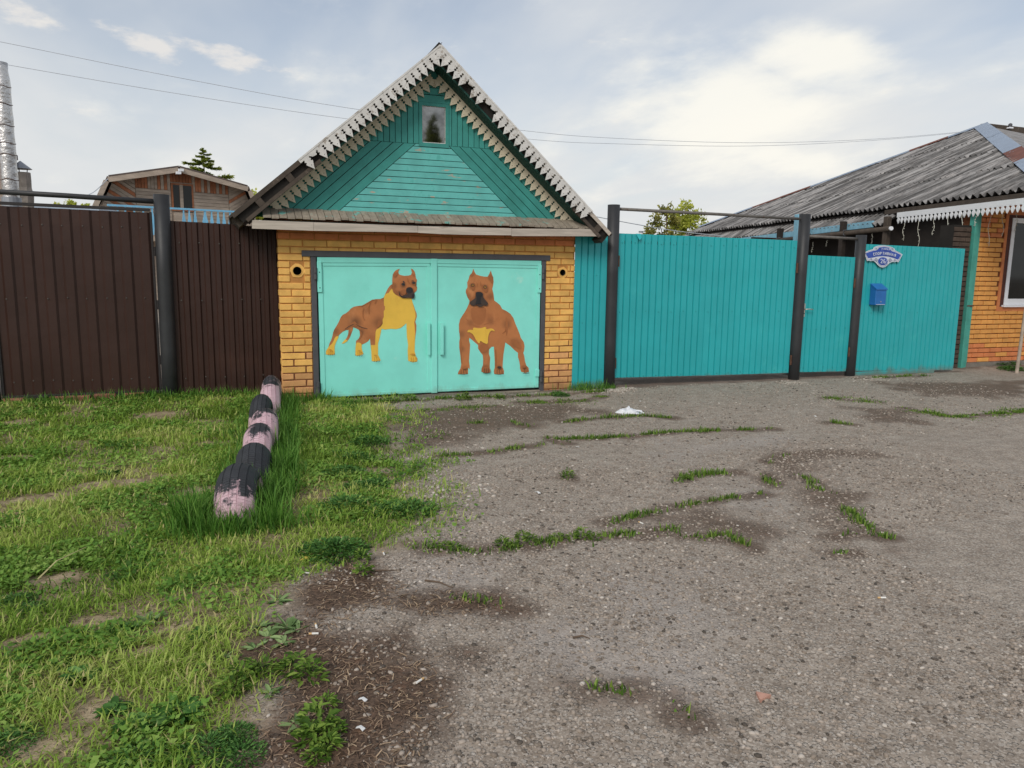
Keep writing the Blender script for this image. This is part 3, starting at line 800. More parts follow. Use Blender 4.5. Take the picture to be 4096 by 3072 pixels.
B1 = [(1057,455),(1030,470),(1000,510),(970,570),(945,630),(900,650),(840,652),(790,660),(740,690),(690,720),(655,737),(600,742),(550,752),(510,775),(475,815),(440,840),(400,860),(375,890),(350,950),(320,1005),(285,1060),(272,1100),(262,1150),(245,1200),(225,1240),(213,1285),(200,1310),(178,1340),(175,1385),(240,1395),(298,1385),(290,1330),(290,1290),(300,1240),(345,1150),(350,1130),(400,1085),(440,1065),(480,1060),(540,1027),(580,1040),(615,1060),(630,1090),(634,1140),(605,1185),(578,1205),(575,1250),(570,1300),(566,1400),(620,1400),(678,1380),(665,1350),(650,1310),(655,1255),(700,1235),(740,1210),(762,1175),(770,1260),(775,1310),(785,1400),(785,1475),(840,1478),(905,1465),(890,1430),(870,1390),(868,1300),(870,1240),(890,1170),(905,1100),(915,1045),(960,1055),(1040,1045),(1110,1050),(1170,1035),(1210,1005),(1245,970),(1248,1050),(1252,1150),(1268,1260),(1262,1330),(1268,1470),(1330,1490),(1390,1480),(1392,1440),(1370,1405),(1355,1340),(1358,1240),(1365,1150),(1377,1060),(1378,1000),(1365,950),(1384,880),(1380,840),(1360,790),(1345,740),(1325,690),(1315,640),(1200,560)]
T1 = [(476,1055),(476,1110),(455,1165),(436,1190),(385,1240),(420,1238),(465,1207),(492,1170),(512,1120),(543,1040),(530,1025)]
H1 = [(1057,520),(1057,440),(1058,380),(1062,330),(1080,295),(1110,265),(1160,248),(1140,275),(1138,305),(1160,330),(1215,342),(1270,340),(1305,330),(1318,300),(1305,245),(1335,258),(1355,290),(1365,330),(1370,370),(1387,400),(1378,430),(1378,470),(1387,500),(1380,540),(1350,570),(1350,620),(1335,648),(1290,632),(1200,637),(1155,620),(1100,590),(1070,560)]
Y1 = [(1055,515),(1040,525),(1010,570),(975,580),(950,610),(946,660),(950,740),(962,745),(960,795),(945,810),(947,885),(930,925),(932,975),(905,1015),(880,1035),(850,1055),(838,1085),(833,1180),(830,1260),(773,1262),(777,1310),(785,1475),(840,1478),(905,1465),(870,1390),(870,1240),(905,1100),(915,1045),(960,1055),(1040,1045),(1110,1050),(1170,1035),(1245,970),(1252,1150),(1268,1260),(1262,1330),(1268,1470),(1330,1490),(1390,1480),(1370,1405),(1355,1340),(1358,1240),(1362,1100),(1350,960),(1368,890),(1365,830),(1340,745),(1315,645),(1290,632),(1200,637),(1140,612),(1085,570)]
dog1 = [(0, chaikin(T1)), (0, B1), (1, Y1),
        (1, chaikin([(345,1140),(300,1150),(270,1230),(213,1285),(178,1340),(175,1388),(240,1396),(299,1386),(290,1290),(310,1225),(345,1160)])),
        (1, chaikin([(577,1230),(620,1226),(656,1250),(650,1310),(679,1380),(620,1401),(565,1401),(570,1300)])),
        (1, [(436,1182),(467,1205),(420,1238),(385,1241)]), (0, H1),
        (2, chaikin([(560,940),(590,985),(650,1020),(725,1045),(650,1035),(585,1005),(520,1012),(440,1062),(410,1060),(480,1000),(540,955)], 2)),
        (3, stroke([(575,985),(620,1012),(670,1032),(728,1045)], 9)), (3, stroke([(430,1050),(490,1010),(545,985)], 10)),
        (2, chaikin([(620,1070),(650,1090),(655,1120),(640,1165),(590,1205),(634,1140)], 2)),
        (2, stroke([(770,690),(748,750),(742,800),(752,850)], 10)), (2, stroke([(680,770),(665,820),(668,880),(690,935)], 10)),
        (2, stroke([(850,665),(835,690),(825,715)], 10)), (2, stroke([(600,748),(655,742),(720,708),(790,664),(850,656)], 8)),
        (2, chaikin([(870,930),(905,940),(925,970),(895,1010),(850,1040),(860,980)], 2)),
        (2, chaikin([(1070,420),(1090,440),(1085,510),(1110,560),(1125,595),(1085,565),(1065,500)], 2)),
        (2, chaikin([(1080,330),(1105,300),(1135,290),(1120,330),(1085,375)], 2)), (2, chaikin([(1325,300),(1345,330),(1345,360),(1325,335)], 2)),
        (2, chaikin([(1150,440),(1190,400),(1225,420),(1225,470),(1190,490)], 2)), (2, chaikin([(1305,420),(1340,400),(1372,420),(1372,460),(1320,462)], 2)),
        (3, ellipse(1200, 455, 24, 22)), (3, chaikin([(1190,412),(1212,408),(1225,440),(1210,440)], 1)), (3, ellipse(1340, 436, 26, 15)), (3, stroke([(1312,412),(1330,405),(1335,425)], 12)),
        (4, ellipse(1202, 456, 12, 10)), (4, ellipse(1340, 437, 12, 8)),
        (2, stroke([(1255,370),(1262,410),(1290,450)], 9)), (2, chaikin([(1180,520),(1235,525),(1240,580),(1200,600),(1165,570)], 2)),
        (3, chaikin([(1142,545),(1150,590),(1180,612),(1230,598),(1258,585),(1240,560),(1235,525),(1255,495),(1300,490),(1325,510),(1330,545),(1350,580),(1350,620),(1335,648),(1300,632),(1200,637),(1160,617),(1141,585)], 1)),
        (4, chaikin([(1240,515),(1265,497),(1305,497),(1325,515),(1322,550),(1300,575),(1262,570),(1242,545)], 1)), (4, stroke([(1143,545),(1147,590),(1185,620),(1240,630)], 12)), (4, chaikin([(1320,580),(1348,590),(1348,625),(1330,645),(1312,620)], 1)),
        (5, chaikin([(1285,1385),(1310,1370),(1350,1372),(1365,1395),(1320,1385)], 1)), (5, chaikin([(805,1395),(830,1385),(855,1392),(830,1405)], 1)),
        (5, chaikin([(200,1320),(240,1310),(262,1330),(225,1330)], 1)), (5, chaikin([(588,1335),(620,1325),(645,1340),(615,1345)], 1))]
for cx_, cy_, w_ in ((235, 1350, 24), (620, 1365, 24), (845, 1440, 26), (1330, 1440, 26)):
    for q in (-1, 0, 1):
        dog1.append((5, stroke([(cx_ + q * w_, cy_ - 20), (cx_ + q * w_ * 1.15 + 4, cy_ + 8), (cx_ + q * w_ * 1.2 + 6, cy_ + 35)], 7)))
        dog1.append((3, stroke([(cx_ + q * w_ * 1.2 - 12, cy_ + 36), (cx_ + q * w_ * 1.2 + 2, cy_ + 40), (cx_ + q * w_ * 1.2 + 8, cy_ + 30)], 6)))
paint('painted_dog', DY - .0008, dog1, PM, lf, z1)['label'] = 'painted brown dog with a yellow chest turning its head'
B2 = [(432,225),(445,260),(465,295),(510,310),(560,320),(605,322),(625,285),(643,245),(655,290),(672,330),(677,380),(670,430),(660,470),(675,530),(685,610),(720,635),(755,665),(780,712),(830,735),(880,770),(915,820),(940,890),(965,950),(990,1010),(1005,1060),(1040,1110),(1050,1160),(1045,1210),(1035,1240),(1045,1275),(1055,1340),(1070,1390),(1098,1420),(1103,1470),(1060,1482),(1010,1470),(995,1430),(995,1395),(985,1340),(970,1290),(970,1240),(930,1210),(880,1160),(818,1115),(808,1180),(795,1260),(788,1350),(785,1410),(802,1460),(800,1495),(740,1500),(685,1498),(678,1465),(690,1420),(690,1340),(685,1250),(680,1165),(650,1168),(622,1200),(620,1250),(635,1300),(630,1390),(633,1475),(580,1480),(528,1470),(530,1430),(548,1385),(550,1320),(545,1268),(515,1230),(490,1190),(488,1145),(440,1105),(385,1058),(380,1090),(393,1140),(388,1220),(380,1340),(388,1400),(388,1440),(370,1420),(368,1492),(320,1495),(245,1500),(250,1470),(275,1430),(285,1380),(275,1270),(262,1180),(262,1100),(275,1045),(260,990),(257,900),(270,840),(300,790),(330,745),(355,700),(382,640),(385,610),(360,570),(340,510),(343,480),(360,450),(358,390),(375,350),(385,310),(415,275)]
dog2 = [(0, B2),
        (2, chaikin([(400,690),(480,700),(590,685),(585,780),(565,870),(500,915),(425,870),(405,790)], 2)),
        (2, stroke([(345,830),(400,895),(460,920),(510,918)], 12)), (2, stroke([(660,850),(610,885),(560,900)], 12)),
        (2, chaikin([(820,800),(845,830),(850,960),(830,1060),(822,960)], 2)), (2, chaikin([(880,1070),(960,1090),(1020,1170),(1010,1200),(960,1180),(900,1130)], 2)),
        (2, chaikin([(500,1150),(545,1130),(610,1150),(612,1200),(560,1240),(520,1215)], 2)), (2, stroke([(268,1000),(285,1150),(282,1260),(292,1370)], 16)),
        (2, stroke([(700,1200),(705,1300),(702,1400)], 14)), (2, stroke([(780,1010),(815,980),(822,930)], 8)),
        (2, chaikin([(612,330),(640,280),(660,340),(668,400),(650,410),(630,360)], 2)), (2, chaikin([(395,310),(430,260),(445,290),(410,320)], 2)),
        (1, chaikin([(428,932),(505,948),(585,922),(584,958),(640,942),(675,955),(692,985),(650,965),(620,1000),(605,1060),(607,1140),(545,1115),(512,1090),(505,1137),(465,1090),(430,1020),(390,990),(355,993),(365,965),(400,960),(425,968)], 1)),
        (2, chaikin([(395,400),(450,390),(455,440),(430,500),(405,470)], 2)), (2, chaikin([(535,430),(570,410),(610,440),(605,500),(575,520),(545,480)], 2)),
        (2, chaikin([(385,590),(440,560),(455,600),(440,660),(395,650)], 2)), (2, chaikin([(540,560),(580,580),(605,640),(560,660),(540,620)], 2)),
        (2, stroke([(470,390),(478,420),(470,445)], 7)), (2, stroke([(512,380),(520,410),(515,435)], 7)),
        (3, ellipse(420, 424, 22, 19)), (3, ellipse(571, 446, 22, 20)), (5, ellipse(421, 424, 13, 12)), (5, ellipse(571, 446, 13, 12)), (4, ellipse(421, 422, 7, 7)), (4, ellipse(571, 444, 7, 7)),
        (3, chaikin([(455,512),(480,503),(520,505),(545,525),(542,560),(575,605),(606,640),(600,668),(570,673),(530,655),(490,650),(450,668),(420,674),(385,652),(383,625),(425,600),(452,575),(456,540)], 1)),
        (4, chaikin([(458,515),(480,506),(520,507),(542,525),(535,555),(515,575),(518,640),(530,652),(490,648),(450,662),(460,620),(470,580),(456,545)], 1)),
        (3, chaikin([(460,668),(490,655),(530,658),(555,672),(510,688)], 1)), (2, stroke([(450,505),(495,492),(545,512)], 9)),
        (2, ellipse(322, 1418, 30, 14)), (3, ellipse(740, 1413, 26, 14)), (2, ellipse(1040, 1405, 28, 14)), (2, chaikin([(528,1430),(580,1400),(632,1430),(633,1475),(580,1480),(530,1470)], 1))]
for cx_, cy_, w_, a in ((308, 1462, 28, 0), (740, 1462, 27, 0), (582, 1445, 22, 0), (1058, 1450, 20, 0)):
    for q in (-1, 0, 1):
        dog2.append((3, stroke([(cx_ + q * w_, cy_ - 22), (cx_ + q * w_ * 1.1, cy_ + 5), (cx_ + q * w_ * 1.1 + 2, cy_ + 30)], 6)))
    dog2.append((3, stroke([(cx_ - 2 * w_, cy_ + 32), (cx_, cy_ + 36), (cx_ + 2 * w_, cy_ + 30)], 7)))
paint('painted_dog', DY - .0008, dog2, PM, rf, z2)['label'] = 'painted brown dog standing face-on with a yellow chest blaze'

# gable of planks
GP = 8.58
AP, SL = (2.19, 3.80), math.tan(math.radians(41.8))      # apex and slope of the gable boards
gable_tri = [(AP[0] - (AP[1] - 2.0) / SL, 2.0), (AP[0] + (AP[1] - 2.0) / SL, 2.0), AP]
mk('gable_backing', slab(gable_tri, GP + .026, GP + .05), m_blackgap, garage)
ZB = 2.862
def sl(poly):          # keep inside the two roof slopes
    q = clip(poly, -SL, 1, AP[1] - SL * AP[0]); return clip(q, SL, 1, AP[1] + SL * AP[0])
def boards(region, d, w, mat, name='gable_board', jit=.08):
    for q in strip_boards(region, d, w, .007, jit):
        y = GP + random.uniform(-.0025, .0025)
        mk(name, slab(q, y, y + .024), mat, garage)
WN = (2.029, 2.300, 2.878, 3.278)
top = sl([(0, 3.40), (5, 3.40), (5, 4), (0, 4)])
boards(top, (1, 0), .085, m_gable)
mk('gable_board', slab(sl([(1.6, 3.315), (2.8, 3.315), (2.8, 3.395), (1.6, 3.395)]), GP - .004, GP + .024), m_gable, garage)
for q in strip_boards(sl([(0, ZB), (1.992, ZB), (1.992, 3.312), (0, 3.312)]), (0, 1), .0665, .007, .06) + \
         strip_boards(sl([(2.337, ZB), (5, ZB), (5, 3.312), (2.337, 3.312)]), (0, 1), .0665, .007, .06):
    y = GP + random.uniform(-.0025, .0025); mk('gable_board', slab(q, y, y + .024), m_gable, garage)
TL, TR, BL, BR = (1.956, ZB - .004), (2.336, ZB - .004), (1.00, 2.0), (3.29, 2.0)
boards([BL, BR, TR, TL], (1, 0), .0690, m_gable_mid)
dl, dr = (TL[0] - BL[0], TL[1] - BL[1]), (BR[0] - TR[0], BR[1] - TR[1])
boards(sl([(-.4, 2.0), (BL[0] - .004, 2.0), (TL[0] - .004, ZB - .004), (-.4, ZB - .004)]), dl, .083, m_gable)
boards(sl([(BR[0] + .004, 2.0), (5, 2.0), (5, ZB - .004), (TR[0] + .004, ZB - .004)]), dr, .083, m_gable)
wf = mk('attic_window', prism([[(1.992, 2.835), (2.337, 2.835), (2.337, 3.312), (1.992, 3.312)], [(WN[0], WN[2]), (WN[1], WN[2]), (WN[1], WN[3]), (WN[0], WN[3])]],
        (0, 0, 0), EX, EZ, EY, GP - .010, GP + .024), m_gable, garage)
mk('window_bead', prism([[(WN[0] - .001, WN[2] - .001), (WN[1] + .001, WN[2] - .001), (WN[1] + .001, WN[3] + .001), (WN[0] - .001, WN[3] + .001)],
        [(WN[0] + .007, WN[2] + .009), (WN[1] - .007, WN[2] + .009), (WN[1] - .007, WN[3] - .005), (WN[0] + .007, WN[3] - .005)]], (0, 0, 0), EX, EZ, EY, GP + .004, GP + .010), m_lace_out, wf)
mk('pane', box(WN[0], WN[1], GP + .011, GP + .015, WN[2], WN[3]), m_mirror, wf)

# sloping ledge of short boards with a fascia below
LX = 0.285
k = 0
while LX < 4.02:
    w = .0795 * random.uniform(.92, 1.08)
    if not (1.685 < LX < 1.70):
        lift = random.uniform(0, .010)
        ya, yb = GP - .001, 8.325 + random.uniform(-.006, .006)
        za, zb = 2.072 + random.uniform(0, .008), 1.968 + lift
        x0, x1 = LX + .003, LX + w - .003
        v = [(x0, ya, za), (x1, ya, za), (x1, yb, zb), (x0, yb, zb), (x0, ya, za + .02), (x1, ya, za + .02), (x1, yb, zb + .02), (x0, yb, zb + .02)]
        f = [(0, 3, 2, 1), (4, 7, 6, 5)[::-1], (0, 1, 5, 4), (1, 2, 6, 5), (2, 3, 7, 6), (3, 0, 4, 7)]
        mk('ledge_board', (v, f), m_ledge, garage)
    LX += w
mk('ledge_bearer', box(0.30, 4.0, 8.35, GP + .02, 1.915, 1.955), m_blackgap, garage)
mk('ledge_soffit', box(0.25, 4.05, 8.345, GP + .018, 1.905, 1.914), m_oldwood, garage)
FB = [((1008, 880), (1254, 889), (1254, 923), (1008, 914)), ((1255, 889), (1670, 904), (1671, 930), (1255, 923)),
      ((1672, 904), (2046, 913), (2046, 941), (1850, 939), (1760, 936), (1672, 931)), ((2047, 914), (2387, 916), (2387, 945), (2047, 944))]
for i, q in enumerate(FB):
    y = 8.318 - .003 * (i % 2)
    mk('fascia_board', slab([xz(a, b, 8.32) for a, b in q][::-1], y, y + .024), m_fascia, garage)

# roof: two slopes, lath, rafters, soffit, lace
YO = 8.30
RA = (2.17, 3.862); RL, RR = (-0.008, 2.004), (4.287, 1.945)
def slope_frame(end):
    d = np.array([end[0] - RA[0], 0, end[1] - RA[1]]); L = np.linalg.norm(d); d /= L
    n = np.array([d[2], 0, -d[0]]);  n = n if n[2] > 0 else -n
    return np.array([RA[0], 0, RA[1]]), d, n, L
def slope_box(o, d, n, s0, s1, h0, h1, y0, y1):
    v = [o + d * s + n * h + EY * y for y in (y0, y1) for s, h in ((s0, h0), (s1, h0), (s1, h1), (s0, h1))]
    return v, [(0, 1, 2, 3), (7, 6, 5, 4), (0, 4, 5, 1), (1, 5, 6, 2), (2, 6, 7, 3), (3, 7, 4, 0)]
tooth_p, TH = 0.0885, 0.168
def tooth_outline():
    p = tooth_p - .0015
    half = [(0, .038), (.006, .036), (.0125, .040), (.0135, .048), (.009, .054), (.0045, .058), (.004, .066), (.011, .067), (.016, .073), (.0145, .081), (.008, .085), (.003, .083), (.001, .090), (p / 2, TH)]
    right = [(p - a, b) for a, b in half[:-1][::-1]]
    loop = [(0, 0)] + half + right + [(p, 0)]
    return [loop, ellipse(p / 2, .118, .0045, .0045, 8)]
def tooth_outline_broken():
    p = tooth_p - .0015
    return [[(0, 0), (0, .046), (.010, .046), (.0145, .053), (.011, .060), (.02, .072), (.05, .068), (p - .011, .058), (p - .0145, .053), (p - .010, .046), (p, .046), (p, 0)]]
tm = {}
def lace_run(name, end, y, s0, s1, h, mat, broken=()):
    o, d, n, L = slope_frame(end)
    o = o + n * h
    side = 1 if d[0] > 0 else -1
    run = mk(name, slope_box(o, d, n, s0, s1, -.012, .004, y - .003, y - .0005), mat, garage)
    cnt = int((s1 - s0) / tooth_p)
    for k in range(cnt):
        key = (name, k in broken, side, y)
        if key not in tm:
            loops = tooth_outline_broken() if k in broken else tooth_outline()
            g = prism(loops, (0, 0, 0), d, -n, EY, 0, .016)
            tm[key] = mesh_of('lace_tooth', g[0], g[1], mat)
        p = o + d * (s0 + k * tooth_p) + EY * y
        t = inst('lace_tooth', tm[key], p, run)
    return run
for end, nm in ((RL, 'l'), (RR, 'r')):
    o, d, n, L = slope_frame(end)
    cut = 0.72 if nm == 'l' else 0.30
    slp = mk('roof_slope', slope_box(o, d, n, -.02, L + .05, -.018, .004, YO + .020, 13.45), m_felt, garage)
    for j, s in enumerate(np.linspace(.15, L - .12, 11)):
        mk('lath', slope_box(o, d, n, s, s + .09, -.045, -.019, YO + .030, 13.4), m_oldwood, slp)
    for j in range(7):      # soffit planks under the overhang, along the slope
        y0 = YO + .035 + j * .040
        if y0 + .038 < GP:
            mk('soffit_board', slope_box(o, d, n, .10, L - .10, -.155 + random.uniform(-.002, .002), -.135, y0, y0 + .037), m_soffit, slp)
    mk('rafter', slope_box(o, d, n, .08, L - .02, -.133, -.047, YO + .035, YO + .085), m_blackgap, slp)
    mk('rafter_edge', slope_box(o, d, n, L - 1.05 if nm == 'l' else L - .55, L - .06, -.158, -.120, YO + .005, YO + .033), m_oldwood, slp)
    mk('barge_edge', slope_box(o, d, n, 0.0, L + .02, -.045, .0, YO + .002, YO + .018), m_oldwood if nm == 'l' else m_fascia, slp)
    for s in (L - .32, L - .72) if nm == 'l' else (L - .18,):
        mk('lath_end', slope_box(o, d, n, s, s + .07, -.118, -.047, YO + .004, YO + .034), m_oldwood, slp)
oL, dL, nL, LL = slope_frame(RL); oR, dR, nR, LR = slope_frame(RR)
mk('barge_board', slope_box(oL, dL, nL, .006, .75 * LL * .93, -.040, .006, YO - .016, YO - .001), m_lace_out, garage)
mk('barge_board', slope_box(oR, dR, nR, .006, .86 * LR, -.030, .006, YO - .018, YO - .003), m_lace_out, garage)
lace_run('lace_trim', RL, YO - .018, .02, .02 + tooth_p * 22.2, .0, m_lace_out, broken=(20,))
lace_run('lace_trim', RR, YO - .021, .02, .02 + tooth_p * 28.2, .0, m_lace_out, broken=(5, 8, 9))
def lace_inner(end, n_):
    lace_run('inner_lace_trim', end, GP - .036, .20, .20 + tooth_p * n_, -.135, m_lace_in)
lace_inner(RL, 26.3); lace_inner(RR, 26.3)
mk('ridge_cap', join([slope_box(oL, dL, nL, -.03, .16, .005, .010, YO + .0, 13.45), slope_box(oR, dR, nR, -.03, .16, .005, .010, YO + .0, 13.45)]), m_felt, garage)
mk('eave_board', slope_box(oL, dL, nL, LL - .02, LL + .04, -.14, -.02, YO + .09, 13.4), m_oldwood, garage)
mk('eave_board', slope_box(oR, dR, nR, LR - .02, LR + .04, -.14, -.02, YO + .09, 13.4), m_oldwood, garage)
mk('back_gable', slab(gable_tri, 13.31, 13.34), m_oldwood, garage)

# ------------------------------------------------------------------ fences, gates and posts of profiled sheet
m_turq = M('turquoise_sheet_metal', srgb(41, 166, 171), 0.05, 2.2, 0.40, 0.25, 3.0, .02, rvar=0.08, spec=0.5, rnd=.03, splash=(srgb(112, 104, 88), .13, .7),
           layers=[dict(color=srgb(70, 186, 184), scale=1.6, thr=0.60, soft=0.15, amount=0.5), dict(color=srgb(120, 196, 190), scale=5, thr=0.74, soft=0.05, stretch=(1, 1, .3), amount=0.6)])
m_brown = M('chocolate_sheet_metal', srgb(56, 37, 31), 0.10, 2.0, 0.42, 0.25, 3.0, .02, rvar=0.08, spec=0.32, rnd=.04, splash=(srgb(104, 90, 72), .16, .6),
            layers=[dict(color=srgb(70, 48, 40), scale=1.3, thr=0.58, soft=0.2, amount=0.6)])
m_brownframe = M('dark_gate_frame', srgb(42, 38, 38), 0.15, 6, 0.55)
m_screw = M('dull_screw', srgb(96, 92, 88), 0.2, 20, 0.5, metal=0.4)
m_screw_t = M('painted_screw', srgb(38, 150, 152), 0.2, 20, 0.45)
m_blue = M('blue_mailbox_paint', srgb(38, 104, 172), 0.06, 8, 0.4, layers=[dict(color=srgb(70, 52, 44), scale=18, thr=0.77, soft=0.02)])
m_sign_w = M('white_sign_enamel', srgb(206, 212, 222), 0.03, 6, 0.4)
m_sign_b = M('blue_sign_enamel', srgb(52, 82, 168), 0.06, 6, 0.4)
m_sign_d = M('navy_sign_line', srgb(64, 76, 120), 0.1, 6, 0.4)
m_chrome = M('worn_steel_handle', srgb(196, 190, 180), 0.1, 12, 0.35, metal=0.7)
def profile_turq(x0, x1, pitch):
    n = max(1, round((x1 - x0) / pitch)); p = (x1 - x0) / n; out = [(x0, 0)]
    for i in range(1, n):
        c = x0 + i * p; out += [(c - .011, 0), (c - .005, .018), (c + .004, .018), (c + .011, 0)]
    return out + [(x1, 0)]
def profile_brown(x0, x1, pitch):
    n = max(1, round((x1 - x0) / pitch)); p = (x1 - x0) / n; out = []
    for i in range(n):
        c = x0 + i * p; out += [(c, .018), (c + .36 * p, .018), (c + .48 * p, 0), (c + .88 * p, 0)]
    return out + [(x1, .018)]
def sheet(name, prof, Y, z0a, z0b, z1a, z1b, mat, parent, th=.0015, wob=.0015):
    """profiled metal sheet standing in the plane Y, with its ribs as geometry"""
    x0, x1 = prof[0][0], prof[-1][0]
    V, F = [], []
    rows = 7
    for side in (0, 1):
        for r in range(rows):
            t = r / (rows - 1)
            for x, d in prof:
                u = (x - x0) / (x1 - x0)
                za, zb = z0a + (z0b - z0a) * u, z1a + (z1b - z1a) * u
                w = wob * (math.sin(7 * x + 3 * t) + math.sin(11 * t + 2.3 * x))
                V.append((x, Y + d + w + side * th, za + (zb - za) * t))
    n = len(prof); off = rows * n
    for r in range(rows - 1):
        for i in range(n - 1):
            a = r * n + i
            F.append((a, a + 1, a + n + 1, a + n)); F.append((off + a + n, off + a + n + 1, off + a + 1, off + a))
    for i in range(n - 1):
        F.append((i + 1, i, off + i, off + i + 1)); t = (rows - 1) * n; F.append((t + i, t + i + 1, off + t + i + 1, off + t + i))
    for r in range(rows - 1):
        a = r * n; F.append((a, a + n, off + a + n, off + a)); b = r * n + n - 1; F.append((b + n, b, off + b, off + b + n))
    return mk(name, (V, F), mat, parent)
sv, sf = [], []
for k in range(8):
    a = 2 * math.pi * k / 8; sv += [(.0085 * math.cos(a), 0, .0085 * math.sin(a))]
for k in range(8):
    a = 2 * math.pi * k / 8; sv += [(.004 * math.cos(a), -.006, .004 * math.sin(a))]
sf = [tuple(range(8, 16))] + [(k, (k + 1) % 8, 8 + (k + 1) % 8, 8 + k) for k in range(8)]
screw_b, screw_t = mesh_of('screw', sv, sf, m_screw), mesh_of('screw', sv, sf, m_screw_t)
def screws(xs, zs, Y, me, parent):
    for z in zs:
        for x in xs: inst('screw', me, (x + random.uniform(-.006, .006), Y - .001, z + random.uniform(-.008, .008)), parent)
def post(name, x, Y, r, z1, mat, label, cat='post', lean=0.0, z0=-0.25, group=None):
    n = 24; pts = [(x + lean, Y, z0)] + [(x + lean * (1 - t), Y, z0 + (z1 - z0) * t) for t in (.33, .66, 1.0)]
    V, F = tube(pts, r, n)
    o = mk(name, (V, F), mat, None, origin=(x + lean, Y, 0.0))
    for p in o.data.polygons: p.use_smooth = len(p.vertices) == 4
    return tag(o, label, cat, group)

# brown side, left of the garage
BY = 8.97
post('gate_post', -0.712, BY - .01, .079, 2.215, m_post, 'thick black steel pipe post between brown gate and brown fence', lean=-.022)
post('gate_post', -2.405, BY - .01, .079, 2.20, m_post, 'thick black pipe post at the far hinge of the brown gate')
rail = mk('gate_crossbar', tube([(-2.48, BY - .01, 2.182), (-1.6, BY - .01, 2.164), (-0.70, BY - .01, 2.138)], .027, 10), m_post, smooth=True)
tag(rail, 'black pipe crossbar over the brown gate', 'crossbar')
g = empty('metal_gate', (-1.56, BY, .09), 'chocolate brown corrugated metal gate leaf hung under the black crossbar', 'gate')
sheet('sheet', profile_brown(-2.290, -0.838, .1815), BY - .012, .115, .115, 2.04, 2.022, m_brown, g)
mk('frame_rail', cbox(-2.31, -0.832, BY - .018, BY + .03, .085, .118, .003), m_brownframe, g)
mk('frame_rail', cbox(-2.31, -0.832, BY - .016, BY + .03, 2.045, 2.075, .003), m_brownframe, g).rotation_euler = (0, .012, 0)
mk('frame_stile', cbox(-2.318, -2.290, BY - .012, BY + .03, .12, 2.03, .003), m_brownframe, g)
mk('frame_stile', cbox(-0.838, -0.815, BY + .0, BY + .03, .12, 2.03, .003), m_brownframe, g)
for zz in (.45, 1.05, 1.62):
    mk('hinge', tube([(-0.806, BY + .01, zz - .05), (-0.806, BY + .01, zz + .05)], .010, 8), m_brownframe, g)
screws([-2.2 + .1815 * k for k in range(8)], (1.86, 1.12, .26), BY - .013, screw_b, g)
g = empty('metal_fence', (-.08, BY, .02), 'chocolate brown corrugated metal fence panel against the garage corner', 'fence')
sheet('sheet', profile_brown(-.705, -.03, .1125), BY, .03, .03, 1.948, 1.930, m_brown, g)
sheet('sheet', profile_brown(-.035, .446, .096), BY - .003, .03, .03, 1.930, 1.90, m_brown, g)
screws([-.565 + .205 * k for k in range(5)], (1.72, 1.10, .24), BY - .004, screw_b, g)
mk('back_rail', box(-.63, .44, BY + .03, BY + .07, 1.70, 1.74), m_brownframe, g)
mk('back_rail', box(-.63, .44, BY + .03, BY + .07, .30, .34), m_brownframe, g)

g = empty('metal_fence', (-3.4, BY, .02), 'chocolate brown corrugated metal fence beyond the far post of the brown gate', 'fence')
for k in range(3):
    sheet('sheet', profile_brown(-2.43 - .9 * (k + 1), -2.425 - .9 * k, .15), BY + .003 * (k % 2), .05, .05, 2.02, 2.02, m_brown, g)
mk('back_rail', box(-5.1, -2.45, BY + .03, BY + .07, 1.70, 1.74), m_brownframe, g)

# turquoise side
TY = 8.60
P_LABELS = ['black pipe post beside the garage, left post of the wide turquoise gate', 'black pipe post between the wide turquoise gate and the wicket', 'shorter black pipe post beside the street name sign']
for (x, r, z1), lb, ln in zip(((4.473, .077, 2.293), (7.436, .077, 2.286), (8.463, .072, 2.032)), P_LABELS, (.008, -.004, -.012)):
    post('gate_post', x, TY - .01, r, z1, m_post, lb, lean=ln)
o = mk('gate_crossbar', tube([(4.54, TY, 2.246), (6.0, TY, 2.236), (7.37, TY, 2.222)], .020, 10), m_rail, smooth=True); tag(o, 'worn grey pipe crossbar over the wide turquoise gate', 'crossbar')
o = mk('gate_crossbar', tube([(7.505, TY, 1.992), (8.40, TY, 1.977)], .020, 10), m_rail, smooth=True); tag(o, 'short worn grey pipe crossbar over the turquoise wicket', 'crossbar')
g = empty('metal_fence', (4.18, TY, 0), 'narrow turquoise sheet metal strip closing the gap beside the garage wall', 'fence')
sheet('sheet', profile_turq(3.952, 4.400, .09), TY - .018, -.03, -.03, 1.905, 1.93, m_turq, g)
screws([4.08, 4.26], (1.42, .82), TY - .018, screw_t, g); screws([4.1, 4.36], (.22,), TY - .018, screw_t, g)
mk('back_rail', box(3.99, 4.40, TY + .015, TY + .05, 1.40, 1.44), m_brownframe, g)
g = empty('double_gate', (5.95, TY, .08), 'wide turquoise corrugated double gate between two black pipe posts', 'gate')
for x0, x1, zt0, zt1, zb0, zb1, nm in ((4.562, 5.893, 1.947, 1.940, .105, .087, 14), (5.888, 7.338, 1.938, 1.926, .086, .075, 15)):
    lf_ = sheet('gate_leaf', profile_turq(x0, x1, (x1 - x0) / nm), TY - (.008 if nm == 15 else 0), zb0, zb1, zt0, zt1, m_turq, g)
    p = (x1 - x0) / nm
    screws([x0 + p * (.5 + 2 * k) for k in range(nm // 2 + nm % 2)], (1.83, .96, .115), TY - (.010 if nm == 15 else 0.002), screw_t, g)
    mk('frame_rail', box(x0 + .01, x1 - .01, TY + .031, TY + .066, .14, .18), m_brownframe, lf_); mk('frame_rail', box(x0 + .01, x1 - .01, TY + .016, TY + .056, 1.82, 1.86), m_brownframe, lf_)
